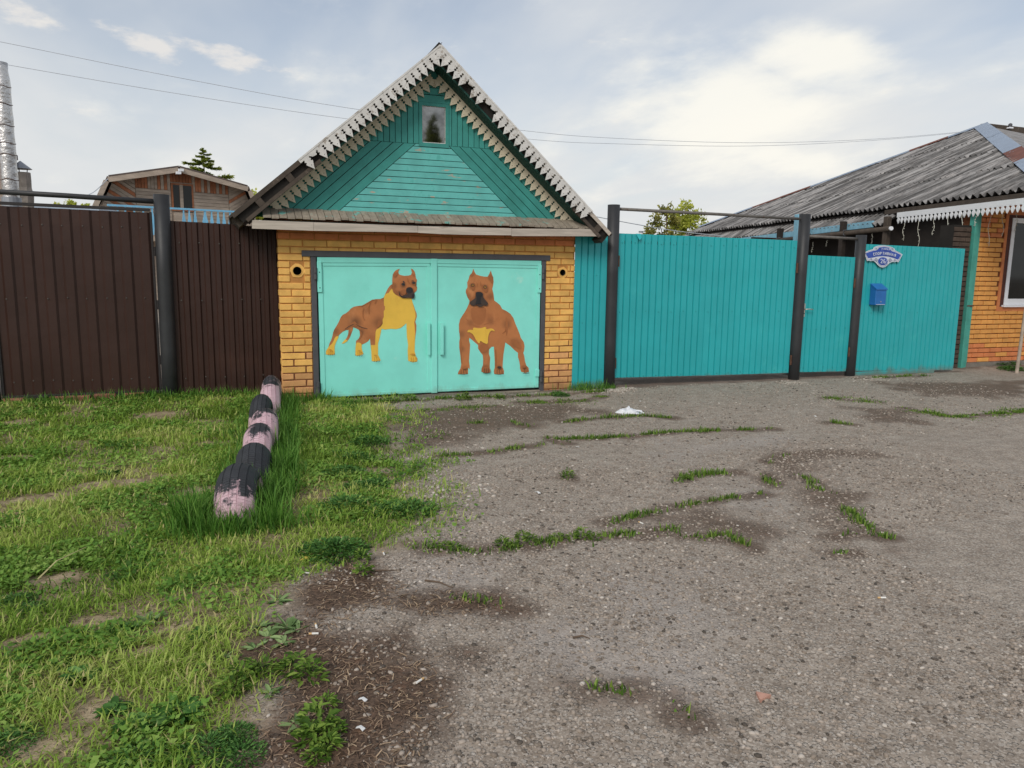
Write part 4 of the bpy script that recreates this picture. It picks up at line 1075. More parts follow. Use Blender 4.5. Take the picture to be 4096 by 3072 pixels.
# dog-eared corner bent forward on top of the gate
mk('bent_flap', ([(4.80, TY - .006, 1.945), (4.875, TY - .006, 1.945), (4.868, TY - .035, 1.895), (4.835, TY - .045, 1.868), (4.80, TY - .004, 1.95), (4.875, TY - .004, 1.95), (4.868, TY - .033, 1.896), (4.835, TY - .043, 1.869)],
                 [(0, 1, 2, 3), (7, 6, 5, 4), (0, 4, 5, 1), (1, 5, 6, 2), (2, 6, 7, 3), (3, 7, 4, 0)]), m_turq, g)
for x, zs in ((4.556, (.30, 1.60)), (7.347, (.26, 1.55))):
    for z in zs: mk('hinge', tube([(x, TY - .03, z - .07), (x, TY - .03, z + .07)], .013, 8), m_rust, g)
g = empty('wicket_gate', (7.95, TY, .07), 'turquoise corrugated wicket door with a lever handle', 'gate')
sheet('leaf', profile_turq(7.515, 8.385, .087), TY - .006, .078, .062, 1.732, 1.716, m_turq, g)
screws([7.60 + .174 * k for k in range(5)], (1.66, 1.18, .70, .14), TY - .008, screw_t, g)
mk('frame_rail', box(7.53, 8.37, TY + .016, TY + .05, .10, .14), m_brownframe, g); mk('frame_rail', box(7.53, 8.37, TY + .016, TY + .05, 1.64, 1.68), m_brownframe, g)
hp = pY(3217, 1241, TY - .02); hx, hz = hp[0], hp[2]
pl = mk('handle_plate', cbox(hx - .018, hx + .018, TY - .022, TY - .008, hz - .095, hz + .095, .005), m_chrome, g)
mk('lever', tube([(hx, TY - .02, hz + .015), (hx, TY - .055, hz + .015), (hx + .05, TY - .062, hz + .018), (hx + .12, TY - .058, hz + .012)], .008, 8), m_chrome, pl, smooth=True)
mk('keyhole', tube([(hx, TY - .0245, hz - .045), (hx, TY - .0215, hz - .045)], .009, 10), m_darkmetal_shade, pl)
for z in (.35, 1.35): mk('hinge', tube([(8.388, TY - .03, z - .07), (8.388, TY - .03, z + .07)], .013, 8), m_rust, g)
g = empty('metal_fence', (9.53, TY, .05), 'broad turquoise corrugated fence panel carrying the street sign and mailbox', 'fence')
sheet('sheet', profile_turq(8.545, 9.53, .0895), TY - .004, .062, .036, 1.908, 1.896, m_turq, g)
sheet('sheet', profile_turq(9.525, 10.515, .0895), TY - .007, .036, .012, 1.896, 1.884, m_turq, g)
screws([8.59 + .179 * k for k in range(11)], (1.82, .92), TY - .008, screw_t, g)
mk('plinth_board', cbox(8.50, 10.10, TY - .03, TY - .010, -.05, .045, .003), m_turq, g).rotation_euler = (0, .004, 0)
mk('back_rail', box(8.55, 10.5, TY + .016, TY + .05, 1.60, 1.64), m_brownframe, g)
o = mk('pier_core', box(10.56, 10.93, 8.86, 9.1, -.1, 2.26), m_blackgap); o.name = 'dark_brick_pier'
tag(o, 'dark brick pier in the gap beside the green corner boards', 'pier')
m_darkbrick = M('dark_brick', srgb(74, 62, 54), 0.25, 9, 0.9, 0.4, 60, .003, rnd=.15)  # dark brown brick, varied a little from piece to piece
W[o.name] = W.pop('pier_core')
for n in range(0, 29):
    lay_course(10.565, 10.925, n * COURSE + .03, .13 if n % 2 else 0, 8.852, lambda z: m_darkbrick, o)

# street sign
SY = TY - .035
def zs(x, y): return xz(3440 + .0904 * x, 960 + .0904 * y, SY)
sign_out = [(600,345),(700,285),(850,242),(1050,235),(1250,262),(1400,312),(1530,378),(1545,455),(1700,525),(1885,640),(1705,985),(1610,952),(1540,980),(1430,965),(1310,1015),(1230,1105),(1120,1190),(1000,1217),(880,1185),(775,1095),(705,1005),(600,915),(480,935),(400,908),(312,926),(190,555),(380,462),(595,405)]
sg = mk('street_sign', slab([zs(*p) for p in sign_out][::-1], SY, SY + .006), m_sign_w)
tag(sg, 'blue and white ornate street name and house number plate', 'sign')
mk('standoff', tube([pY(3440 + .0904 * 700, 960 + .0904 * 800, SY + .006), pY(3440 + .0904 * 700, 960 + .0904 * 800, SY + .034)], .01, 8), m_screw, sg)
mk('standoff', tube([pY(3440 + .0904 * 1330, 960 + .0904 * 800, SY + .006), pY(3440 + .0904 * 1330, 960 + .0904 * 800, SY + .034)], .01, 8), m_screw, sg)
def spiral(cx, cy, r, turns, s=1, n=22):
    return [(cx + s * r * (1 - .8 * k / n) * math.cos(turns * 2 * math.pi * k / n), cy + r * (1 - .8 * k / n) * math.sin(turns * 2 * math.pi * k / n)) for k in range(n + 1)]
inner = [(650,372),(720,318),(860,274),(1050,266),(1245,292),(1390,340),(1500,402),(1478,470),(1690,545),(1830,655),(1690,940),(1610,905),(1530,945),(1425,915),(1270,985),(1200,1075),(1100,1150),(1000,1165),(900,1145),(815,1065),(755,970),(620,880),(490,895),(410,862),(330,880),(240,585),(390,495),(640,440)]
sl_ = [(2, stroke(inner + inner[:1], 13)), (1, [(250,590),(400,530),(600,475),(725,455),(800,400),(850,330),(1050,302),(1300,340),(1355,440),(1400,492),(1600,555),(1810,662),(1700,845),(1655,866),(1500,800),(1250,735),(1000,712),(750,735),(550,780),(365,806),(340,780)]),
       (1, ellipse(1008, 940, 216, 176, 28)),
       (2, stroke(spiral(712, 868, 78, 1.6), 20)), (2, stroke(spiral(1318, 880, 78, 1.6, -1), 20)), (2, stroke(spiral(490, 838, 40, 1.4), 12)), (2, stroke(spiral(1530, 880, 40, 1.4, -1), 12)),
       (2, stroke(spiral(712, 385, 42, 1.5), 12)), (2, stroke(spiral(1420, 412, 42, 1.5, -1), 12)), (2, stroke([(760, 370), (800, 345), (835, 335)], 10)), (2, stroke([(1330, 365), (1370, 372), (1400, 390)], 10))]
# letters: strokes of each character on a 0..1 x 0..1 cell (y down)
GL = {
 'С': [[(.92,.22),(.7,.04),(.4,.02),(.15,.25),(.1,.5),(.15,.78),(.4,.98),(.7,.97),(.92,.8)]],
 'П': [[(.12,0),(.12,1)], [(.85,0),(.85,1)], [(0,.06),(1,.06)]],
 'О': [[(.5,.02),(.2,.15),(.08,.5),(.2,.85),(.5,.98),(.8,.85),(.92,.5),(.8,.15),(.5,.02)]],
 'Р': [[(.15,0),(.15,1)], [(.15,.06),(.6,.05),(.88,.25),(.6,.5),(.15,.5)]],
 'Т': [[(.5,0),(.5,1)], [(.05,.06),(.95,.06)]],
 'И': [[(.12,0),(.12,1)], [(.88,0),(.88,1)], [(.12,.92),(.88,.08)]],
 'В': [[(.15,0),(.15,1)], [(.15,.05),(.6,.05),(.82,.24),(.6,.47),(.15,.48)], [(.15,.48),(.65,.5),(.92,.73),(.65,.95),(.15,.95)]],
 'Н': [[(.12,0),(.12,1)], [(.88,0),(.88,1)], [(.12,.5),(.88,.5)]],
 'А': [[(.02,1),(.48,.02)], [(.48,.02),(.95,1)], [(.2,.68),(.78,.68)]],
 'Я': [[(.85,0),(.85,1)], [(.85,.05),(.4,.05),(.12,.26),(.4,.5),(.85,.5)], [(.5,.5),(.08,1)]],
 'у': [[(.1,.0),(.5,.62)], [(.92,.0),(.5,.62),(.3,1.1),(.02,1.2)]],
 'л': [[(.05,1),(.3,.7),(.38,.05)], [(.38,.05),(.88,.05)], [(.88,.05),(.88,1)]],
 'и': [[(.12,0),(.12,1)], [(.88,0),(.88,1)], [(.12,.95),(.88,.05)]],
 'ц': [[(.1,0),(.1,.95)], [(.75,0),(.75,.95)], [(.1,.95),(.95,.95)], [(.95,.9),(.95,1.25)]],
 'а': [[(.85,.05),(.85,1)], [(.85,.25),(.5,.02),(.15,.3),(.12,.7),(.45,.98),(.85,.75)]],
 '2': [[(.1,.28),(.2,.06),(.55,.0),(.85,.18),(.8,.42),(.1,.97)], [(.08,.95),(.95,.95)]],
 '6': [[(.85,.1),(.5,.02),(.2,.3),(.1,.65),(.3,.95),(.65,.97),(.9,.75),(.75,.52),(.4,.5),(.15,.68)]],
 '/': [[(.9,0),(.1,1)]],
 '3': [[(.1,.15),(.5,.0),(.85,.2),(.5,.45)], [(.5,.45),(.92,.7),(.55,.99),(.05,.85)]],
}
def put(ch, x, y, w, h, rot, wt, out):
    for s in GL[ch]:
        pts = []
        for i in range(len(s) - 1):
            for t in (0, .5): pts.append((s[i][0] + (s[i + 1][0] - s[i][0]) * t, s[i][1] + (s[i + 1][1] - s[i][1]) * t))
        pts.append(s[-1])
        q = []
        for a, b in pts:
            X, Y_ = (a - .5) * w, (b - .5) * h
            q.append((x + X * math.cos(rot) - Y_ * math.sin(rot), y + X * math.sin(rot) + Y_ * math.cos(rot)))
        vert = abs(s[0][0] - s[-1][0]) < .05
        L_, R_ = [], []
        for i, p in enumerate(q):
            a, b = q[max(i - 1, 0)], q[min(i + 1, len(q) - 1)]
            dx, dy = b[0] - a[0], b[1] - a[1]; l = math.hypot(dx, dy) + 1e-9
            k = wt * (.5 if vert or len(s) > 3 else .38)
            L_.append((p[0] - dy / l * k, p[1] + dx / l * k)); R_.append((p[0] + dy / l * k, p[1] - dx / l * k))
        out.append((0, L_ + R_[::-1]))
for i, ch in enumerate('СПОРТИВНАЯ'):
    t = i / 9; X = 605 + 895 * t
    put(ch, X, 585 + 118 * ((t - .42) / .58) ** 2 * .75 + 8 * t, 78, 122, -.12 + .34 * t, 23, sl_)
for i, ch in enumerate('улица'):
    put(ch, 925 + 76 * i, 388 + 3 * i + 6 * abs(i - 2) * .4, 54, 84, -.02 + .02 * i, 14, sl_)
for ch, x, y, w, h, wt in (('2', 885, 935, 98, 180, 27), ('6', 1000, 935, 96, 180, 27), ('/', 1082, 960, 80, 215, 15), ('3', 1150, 965, 72, 140, 20)):
    put(ch, x, y, w, h, 0, wt, sl_)
paint('sign_print', SY - .0005, sl_, [m_sign_w, m_sign_b, m_sign_d], sg, zs)

# mailbox
mb = empty('mailbox', tuple(pY(3524, 1222, TY - .05)), 'small blue metal mailbox with slanted lid on the turquoise fence', 'mailbox')
a, b = pY(3500, 1221, TY - .12), pY(3547, 1159, TY - .12)
x0, x1, z0, zt = a[0], b[0] + .005, a[2], b[2]
mk('box_body', cbox(x0, x1, TY - .12, TY - .006, z0, zt, .006), m_blue, mb)
v = [(x0 - .006, TY - .130, zt - .002), (x1 + .006, TY - .130, zt - .002), (x1 + .006, TY - .007, zt + .075), (x0 - .006, TY - .007, zt + .075), (x0 - .006, TY - .130, zt + .012), (x1 + .006, TY - .130, zt + .012), (x1 + .006, TY - .007, zt + .088), (x0 - .006, TY - .007, zt + .088)]
mk('lid', (v, [(0, 3, 2, 1), (4, 5, 6, 7), (0, 1, 5, 4), (1, 2, 6, 5), (2, 3, 7, 6), (3, 0, 4, 7)]), m_blue, mb)
mk('side_cheek', ([(x0, TY - .12, zt - .001), (x0, TY - .008, zt - .001), (x0, TY - .008, zt + .073), (x0 + .003, TY - .12, zt - .001), (x0 + .003, TY - .008, zt - .001), (x0 + .003, TY - .008, zt + .073)], [(0, 1, 2), (5, 4, 3), (0, 3, 4, 1), (1, 4, 5, 2), (2, 5, 3, 0)]), m_blue, mb)
mk('lock', tube([((x0 + x1) / 2, TY - .126, z0 + .05), ((x0 + x1) / 2, TY - .119, z0 + .05)], .009, 10), m_chrome, mb)
mk('newspaper_slot', box(x0 + .02, x1 - .02, TY - .122, TY - .1195, z0 + .008, z0 + .014), m_sign_w, mb)

# stray bricks under the brown gate
m_stray = M('loose_brick', srgb(150, 104, 82), 0.2, 14, 0.9, 0.5, 60, .004, rnd=.2)
for i, (x, y) in enumerate(((60, 1612), (250, 1608), (318, 1616), (420, 1600), (540, 1590))):
    p = pZ(x, y, .05); p[1] = BY - .02 + random.uniform(-.04, .03); p[0] = pY(x, y, p[1])[0]
    v, f = cbox(-.11, .11, -.055, .055, 0, .06, .006)
    c, s = math.cos(.3 * (i - 2)), math.sin(.3 * (i - 2)) * .5
    zb = gz1(p[0], p[1]) - .008
    o = mk('loose_brick', ([(p[0] + a * c - b * s, p[1] + a * s + b * c, zb + q) for a, b, q in v], f), m_stray)
    tag(o, 'loose red brick wedged in the grass under the brown gate', 'brick', 'loose bricks under the brown gate')

# ------------------------------------------------------------------ house on the right
m_slate = M('grey_corrugated_slate', srgb(132, 130, 129), 0.20, 6, 0.9, 0.4, 50, .004, rnd=.08,
            layers=[dict(color=srgb(88, 84, 82), scale=3.5, thr=0.52, soft=0.15, amount=0.65), dict(color=srgb(170, 164, 160), scale=7, thr=0.50, soft=0.12, amount=0.6, stretch=(.35, 3.2, .35)), dict(color=srgb(72, 68, 66), scale=6, thr=0.52, soft=0.10, amount=0.7, stretch=(.3, 3.6, .3)),
                    dict(color=srgb(128, 108, 62), scale=1.3, thr=0.66, soft=0.08, amount=0.6)])
m_cap = M('blue_grey_ridge_tin', srgb(140, 154, 172), 0.08, 3, 0.35, 0.1, 20, .004, metal=.25)
m_caprust = M('rusty_ridge_tin', srgb(112, 70, 58), 0.2, 6, 0.8, 0.2, 30, .003, layers=[dict(color=srgb(150, 170, 190), scale=7, thr=.64, soft=.04)])
m_whitelace = M('white_painted_lace', srgb(232, 234, 236), 0.03, 8, 0.6, rnd=.03)
m_bluewood = M('faded_blue_timber', srgb(128, 176, 196), 0.12, 8, 0.75, 0.3, 50, .003, layers=[dict(color=srgb(150, 150, 146), scale=9, thr=.60, soft=.06)])
m_greenwood = M('sea_green_corner_board', srgb(70, 150, 136), 0.12, 6, 0.6, 0.3, 50, .003, layers=[dict(color=srgb(150, 140, 120), scale=12, thr=.70, soft=.03)])
m_pvc = M('white_window_frame', srgb(236, 238, 242), 0.02, 6, 0.35)
m_reveal = M('dark_red_brown_reveal', srgb(82, 44, 34), 0.2, 9, 0.7, layers=[dict(color=srgb(170, 120, 90), scale=14, thr=.70, soft=.03)])
m_porch = M('shadowed_porch_timber', srgb(42, 36, 32), 0.2, 6, 0.9, rnd=.2)  # near-black colour carries the shade of the yard under the eave
m_foot = M('grey_foundation', srgb(116, 110, 102), 0.2, 7, 0.95, 0.5, 40, .005)
m_wire = M('white_light_cord', srgb(206, 204, 190), 0.05, 9, 0.6)
m_hob = M('ochre_house_brick', srgb(214, 152, 80), 0.10, 6, 0.75, 0.35, 60, .003, rnd=.06, layers=[dict(color=srgb(206, 130, 74), scale=4, thr=.55, soft=.15, amount=.6)])
HY = 8.85
house = empty('brick_house', (12.5, HY, 0), 'ochre brick house with a grey corrugated slate hip roof and white window', 'house')
HX0, HX1 = 11.085, 13.2
WIN = (11.80, 13.0, 1.01, 2.405)
opening = [(WIN[0] - .09, WIN[2] - .03), (WIN[1] + .09, WIN[2] - .03), (WIN[1] + .09, WIN[3] + .05), (WIN[0] - .09, WIN[3] + .05)]
mk('wall', prism([[(HX0 + .01, .08), (17.5, .08), (17.5, 2.66), (HX0 + .01, 2.66)], opening], (0, 0, 0), EX, EZ, EY, HY + .014, HY + .3), M('house_mortar', srgb(128, 78, 48), .2, 12, .9, .5, 90, .004), house)
mk('foundation', box(HX0 - .02, 17.5, HY - .04, HY + .3, -.2, .079), m_foot, house)
def hpaint(z): return m_orange if (z > 2.05 and random.random() < .8) or (z < .42 and random.random() < .7) else m_hob
for n in range(33):
    z = .115 + n * COURSE
    if z > 2.62: break
    off = .13 if n % 2 else 0
    if z < WIN[2] - .06 or z > WIN[3] + .08: lay_course(HX0, HX1, z, off, HY, hpaint, house, (), .017)
    else: lay_course(HX0, WIN[0] - .15, z, off, HY, hpaint, house, (), .017)
# painted surround, reveal and window
mk('window_surround', prism([[(WIN[0] - .15, WIN[2] - .10), (WIN[1] + .15, WIN[2] - .10), (WIN[1] + .15, WIN[3] + .11), (WIN[0] - .15, WIN[3] + .11)], opening], (0, 0, 0), EX, EZ, EY, HY - .010, HY + .0055), m_orange, house)
hw = mk('window', prism([opening, [(WIN[0] - .002, WIN[2] - .002), (WIN[1] + .002, WIN[2] - .002), (WIN[1] + .002, WIN[3] + .002), (WIN[0] - .002, WIN[3] + .002)]], (0, 0, 0), EX, EZ, EY, HY - .004, HY + .12), m_reveal, house)
mk('window_frame', prism([[(WIN[0], WIN[2]), (WIN[1], WIN[2]), (WIN[1], WIN[3]), (WIN[0], WIN[3])], [(WIN[0] + .075, WIN[2] + .10), (WIN[1] - .075, WIN[2] + .10), (WIN[1] - .075, WIN[3] - .075), (WIN[0] + .075, WIN[3] - .075)]], (0, 0, 0), EX, EZ, EY, HY - .012, HY + .06), m_pvc, hw)
mk('window_mullion', box(12.36, 12.44, HY - .008, HY + .058, WIN[2] + .102, WIN[3] - .077), m_pvc, hw)
mk('pane', box(WIN[0] + .073, 12.358, HY + .03, HY + .036, WIN[2] + .09, WIN[3] - .07), m_glass, hw)
mk('pane', box(12.442, WIN[1] - .073, HY + .03, HY + .036, WIN[2] + .09, WIN[3] - .07), m_glass, hw)
mk('window_sill', cbox(WIN[0] - .04, WIN[1] + .04, HY - .06, HY + .0, WIN[2] - .035, WIN[2] - .003, .004), m_pvc, hw)
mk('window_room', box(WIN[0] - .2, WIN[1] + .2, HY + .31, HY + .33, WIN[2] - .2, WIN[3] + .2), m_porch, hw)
for k, (xa, xb) in enumerate(((10.945, 11.015), (11.02, 11.082))):
    mk('corner_board', cbox(xa, xb, HY - .045 + .012 * k, HY + .06, -.05, 2.55, .004), m_greenwood, house)
mk('corner_strap', box(10.942, 11.085, HY - .050, HY - .046, .99, 1.01), m_rust, house)
# roof geometry: eave runs back from the street, the slope falls towards the yard
E0 = np.array([10.90, 8.6, 2.70]); e_ = np.array([.22, .975, 0.0]); e_ /= np.linalg.norm(e_)
n_ = np.array([e_[1], -e_[0], 0.0]); TAN = .45
up_ = n_ + EZ * TAN; up_ /= np.linalg.norm(up_)
rn = np.cross(e_, up_); rn = rn if rn[2] > 0 else -rn
Tp = pP(3950, 500, E0, rn); Lp = pP(2800, 912, E0, rn); Hp = pP(4096, 606, E0, rn)
def eu(p): q = np.asarray(p) - E0; return float(q @ e_), float(q @ up_)
T_, L_, H_ = eu(Tp), eu(Lp), eu(Hp)
Fe = T_[0] + (H_[0] - T_[0]) * (T_[1] / (T_[1] - H_[1]))          # where the front hip meets the eave
Fe = max(Fe, -3.2)
Le = L_[0]
def umax(e):
    if e >= T_[0]: return T_[1] * (Le - e) / (Le - T_[0]) if e < Le else 0
    return T_[1] * (e - Fe) / (T_[0] - Fe) if e > Fe else 0
PITCH_W, SPW = .152, 8
def slate_material():
    m = m_slate.copy(); m.name = 'streaked_corrugated_slate'; nt = m.node_tree; N, L = nt.nodes, nt.links; bs = N['Principled BSDF']
    src = bs.inputs['Base Color'].links[0].from_socket
    cb = N.new('ShaderNodeCombineXYZ')
    for i, (an, k) in enumerate((('across', 9.0), ('along', .55))):
        a = N.new('ShaderNodeAttribute'); a.attribute_name = an
        q = N.new('ShaderNodeMath'); q.operation = 'MULTIPLY'; q.inputs[1].default_value = k; L.new(a.outputs['Fac'], q.inputs[0]); L.new(q.outputs[0], cb.inputs[i])
    nz = N.new('ShaderNodeTexNoise'); nz.inputs['Scale'].default_value = 1.0; nz.inputs['Detail'].default_value = 3; L.new(cb.outputs[0], nz.inputs['Vector'])
    for lo, hi, c, amt in ((.56, .40, srgb(62, 61, 60), .80), (.52, .68, srgb(178, 176, 174), .65)):  # dark and pale streaks painted in place of weak shading between the waves
        mr = N.new('ShaderNodeMapRange'); L.new(nz.outputs['Fac'], mr.inputs[0]); mr.inputs[1].default_value = lo; mr.inputs[2].default_value = hi; mr.inputs[4].default_value = amt
        mx = N.new('ShaderNodeMix'); mx.data_type = 'RGBA'; L.new(mr.outputs[0], mx.inputs[0]); L.new(src, mx.inputs[6]); mx.inputs[7].default_value = c + (1,); src = mx.outputs[2]
    L.new(src, bs.inputs['Base Color']); return m
m_slate2 = slate_material()
def slate(e0, e1, u0, u1, h, parent, limit=True, tilt=.0):
    cols = np.arange(e0, e1 + 1e-6, PITCH_W / SPW)
    V, F, prev = [], [], None
    for e in cols:
        top = min(u1, umax(e) if limit else u1)
        if top - u0 < .03: prev = None; continue
        w = .034 * math.cos(2 * math.pi * e / PITCH_W)
        k = len(V)
        for t in (0, .5, 1):
            u = u0 + (top - u0) * t
            p = E0 + e_ * e + up_ * u + rn * (h + w + tilt * (1 - (u - u0) / (u1 - u0)))
            V += [p, p - rn * .008]
        if prev is not None:
            a, b = prev, k
            for q in (0, 2): F += [(a + q, b + q, b + q + 2, a + q + 2), (a + q + 3, b + q + 3, b + q + 1, a + q + 1)]
            F += [(a, a + 1, b + 1, b), (a + 4, b + 4, b + 5, a + 5)]
        prev = k
    if F:
        o = mk('slate_sheet', (V, F), m_slate2, parent, smooth=False)
        q = np.asarray(V) - E0
        for an, av in (('across', q @ e_), ('along', q @ up_)):
            at = o.data.attributes.new(an, 'FLOAT', 'POINT'); at.data.foreach_set('value', av.astype(np.float32))
roof = mk('roof', prism([[(Fe + .15, .02), (Le - .15, .02), (T_[0], T_[1] - .05)]], E0, e_, up_, rn, -.11, -.06), m_porch, house)
rows = [(-.02, 1.55), (1.42, 2.98), (2.84, 4.40), (4.26, 5.95)]
for r, (u0, u1) in enumerate(rows):
    e = Fe - .1 + (r % 2) * .3; sw = PITCH_W * 7
    while e < Le:
        slate(e, e + sw + .03, u0 + random.uniform(-.02, .02), u1, .012 * ((r + int(e)) % 2), roof, True, .022)
        e += sw
ELACE = eu(pP(3602, 850, E0, np.cross(e_, EZ)))[0]
e = ELACE + .05
while e < Le:                                    # lower row of sheets over the yard
    slate(e, e + PITCH_W * 7 + .03, -.42, .16, -.10, roof, False, -.05); e += PITCH_W * 7
def hip(pa, pb, mats, name, w=.17):
    pa, pb = np.asarray(pa), np.asarray(pb); n = len(mats); d = (pb - pa) / n
    for i, m in enumerate(mats):
        a, b = pa + d * i - d * .02, pa + d * (i + 1) + d * .02
        t = (b - a) / np.linalg.norm(b - a)
        s1 = np.cross(rn, t); s1 /= np.linalg.norm(s1)
        inner = s1 if (s1 @ (E0 + e_ * T_[0] + up_ * (T_[1] * .4) - a)) > 0 else -s1
        outer = -inner * .5 - EZ * .55; outer /= np.linalg.norm(outer)
        lift = rn * (.045 + .004 * (i % 2))
        v = [a + inner * w + rn * .03 + rn * .004 * (i % 2), b + inner * w + rn * .03 + rn * .004 * (i % 2), b + lift, a + lift, a + outer * w + lift * .3, b + outer * w + lift * .3]
        v += [q - rn * .004 for q in v]
        mk(name, (v, [(0, 1, 2, 3), (3, 2, 5, 4), (9, 8, 7, 6), (10, 11, 8, 9), (0, 6, 7, 1), (4, 5, 11, 10), (1, 7, 8, 2), (2, 8, 11, 5), (0, 3, 9, 6), (3, 4, 10, 9)]), m, roof)
apx = Tp + EZ * .03
hip(apx, Lp + EZ * .03, [m_cap, m_caprust, m_cap, m_cap, m_cap, m_caprust, m_caprust, m_cap, m_cap], 'hip_cap')
Fp = E0 + e_ * Fe
hip(apx, Fp + EZ * .03, [m_cap, m_cap, m_cap, m_cap, m_caprust, m_cap, m_cap], 'hip_cap', .30)
# the other slopes of the hip roof close the volume behind
o2 = np.array([Tp[0] * 2 - Fp[0] + 1.0, Fp[1] + 1.5, 2.70]); o3 = np.array([Tp[0] * 2 - Fp[0] + 1.5, Lp[1] + 2, 2.70])
mk('roof_back', ([tuple(Tp - EZ * .03), tuple(Fp), tuple(Lp), tuple(o2), tuple(o3)], [(0, 1, 3), (0, 3, 4), (0, 4, 2), (1, 2, 4, 3)]), m_slate, roof)
pr = pY(4060, 510, 15.5)
mk('ridge_board', cbox(pr[0] - 1.2, pr[0] + 2.5, 15.45, 15.6, pr[2] - .45, pr[2] + .02, .01), m_oldwood, roof)
b0 = pY(4040, 512, 15.4)
bl = empty('ridge_fitting', tuple(b0), 'tiny dark lamp on the ridge beside the blue tin hip', 'fitting')  # small camera-like fitting on the ridge
mk('fitting_head', tube([b0 + EZ * .02, b0 + EZ * .05, b0 + EZ * .10, b0 + EZ * .125], [.03, .05, .05, .02], 10), m_steel, bl); mk('fitting_foot', cbox(b0[0] - .07, b0[0] + .07, b0[1] - .05, b0[1] + .05, b0[2] - .02, b0[2] + .02, .005), m_pvc, bl)
# eave board, white lace, blue beam and gutter
def ep(e, u=0.0, dz=0.0, out=0.0): return E0 + e_ * e + up_ * u + EZ * dz - n_ * out
def along(e0, e1, out0, out1, z0, z1):
    v = []
    for e in (e0, e1):
        for o_, z in ((out0, z0), (out1, z0), (out1, z1), (out0, z1)):
            p = E0 + e_ * e - n_ * o_; v.append((p[0], p[1], z))
    return v, [(0, 3, 2, 1), (4, 5, 6, 7), (0, 1, 5, 4), (1, 2, 6, 5), (2, 3, 7, 6), (3, 0, 4, 7)]
mk('eave_board', along(Fe + .1, ELACE + .4, .02, .05, 2.585, 2.665), m_oldwood, house)
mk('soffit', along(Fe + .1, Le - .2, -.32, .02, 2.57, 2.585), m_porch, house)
lace = mk('lace_board', along(Fe + .12, ELACE, .052, .066, 2.515, 2.59), m_whitelace, house)
wp = .098
wl = [(0, 0), (0, .006), (.012, .016), (.026, .014), (.030, .026), (.014, .050), (.012, .066), (wp / 2, .125), (wp - .012, .066), (wp - .014, .050), (wp - .030, .026), (wp - .026, .014), (wp - .012, .016), (wp, .006), (wp, 0)]
gme_ = prism([wl], (0, 0, 0), -e_, -EZ, n_, 0, .012); wmesh = mesh_of('lace_tooth', gme_[0], gme_[1], m_whitelace)
k = 0
while ELACE - k * wp > Fe + .25 and k < 60:
    p = E0 + e_ * (ELACE - k * wp) - n_ * .066; p[2] = 2.5145
    inst('lace_tooth', wmesh, p, lace); k += 1
# blue beam under the low row, gutter pipe with brackets
QY = np.cross(e_, EZ)
def onbeam(x, y, out): return pP(x, y, E0 - n_ * out, n_)
ba, bb = onbeam(2960, 962, .30), onbeam(3492, 896, .30)
def beam(a, b, h, d):
    a, b = np.asarray(a), np.asarray(b); t = (b - a) / np.linalg.norm(b - a); s = np.cross(t, EZ); s /= np.linalg.norm(s)
    u = np.cross(s, t)
    v = [q + s * i * d / 2 + u * j * h / 2 for q in (a, b) for i, j in ((-1, -1), (1, -1), (1, 1), (-1, 1))]
    return v, [(0, 1, 2, 3), (7, 6, 5, 4), (0, 4, 5, 1), (1, 5, 6, 2), (2, 6, 7, 3), (3, 7, 4, 0)]
mk('eave_beam', beam(ba, bb, .12, .05), m_bluewood, house)
ga, gb = onbeam(3050, 968, .42), onbeam(3562, 914, .42)
gut = mk('gutter', tube([ga, (ga + gb) / 2, gb], .045, 12), m_oldwood, house, smooth=True)
mk('gutter_end', tube([gb, gb + (gb - ga) / np.linalg.norm(gb - ga) * .03], [.036, .036], 12), m_pvc, gut)
for t in (.18, .45, .72):
    q = ga + (gb - ga) * t; mk('gutter_bracket', tube([q + EZ * .06, q + EZ * .05 - n_ * .06, q - EZ * .03 - n_ * .055, q - EZ * .052], .012, 6), m_steel, gut)
# shaded porch along the side wall
sw0 = np.array([HX0, HY + .02, 0]); sw1 = sw0 + e_ * 8.5
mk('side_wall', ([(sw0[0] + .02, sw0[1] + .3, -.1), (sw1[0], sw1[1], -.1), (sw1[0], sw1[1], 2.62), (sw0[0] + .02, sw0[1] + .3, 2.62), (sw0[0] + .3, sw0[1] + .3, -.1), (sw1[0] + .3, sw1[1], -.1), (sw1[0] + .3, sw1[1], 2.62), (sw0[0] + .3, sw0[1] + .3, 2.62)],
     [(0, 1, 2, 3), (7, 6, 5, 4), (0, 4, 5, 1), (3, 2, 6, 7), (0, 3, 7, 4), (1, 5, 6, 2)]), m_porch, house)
wb = sw0 + e_ * 6.0
mk('porch_dark_back', box(wb[0] - 1.1, wb[0] + .1, wb[1], wb[1] + .08, -.1, 2.30), m_porch, house)  # dark panel added to keep the yard under the eave black
for s_, w_ in ((1.6, .09), (3.0, .10), (4.4, .09), (5.6, .12)):
    q = sw0 + e_ * s_ - n_ * .5; mk('porch_post', cbox(q[0] - w_ / 2, q[0] + w_ / 2, q[1] - .05, q[1] + .05, 0, 2.5, .005), m_porch if s_ > 2 else m_oldwood, house)
bp = pY(3192, 930, 9.0); mk('porch_post', cbox(bp[0] - .035, bp[0] + .05, 8.97, 9.06, 0, 2.32, .004), m_bluewood, house)
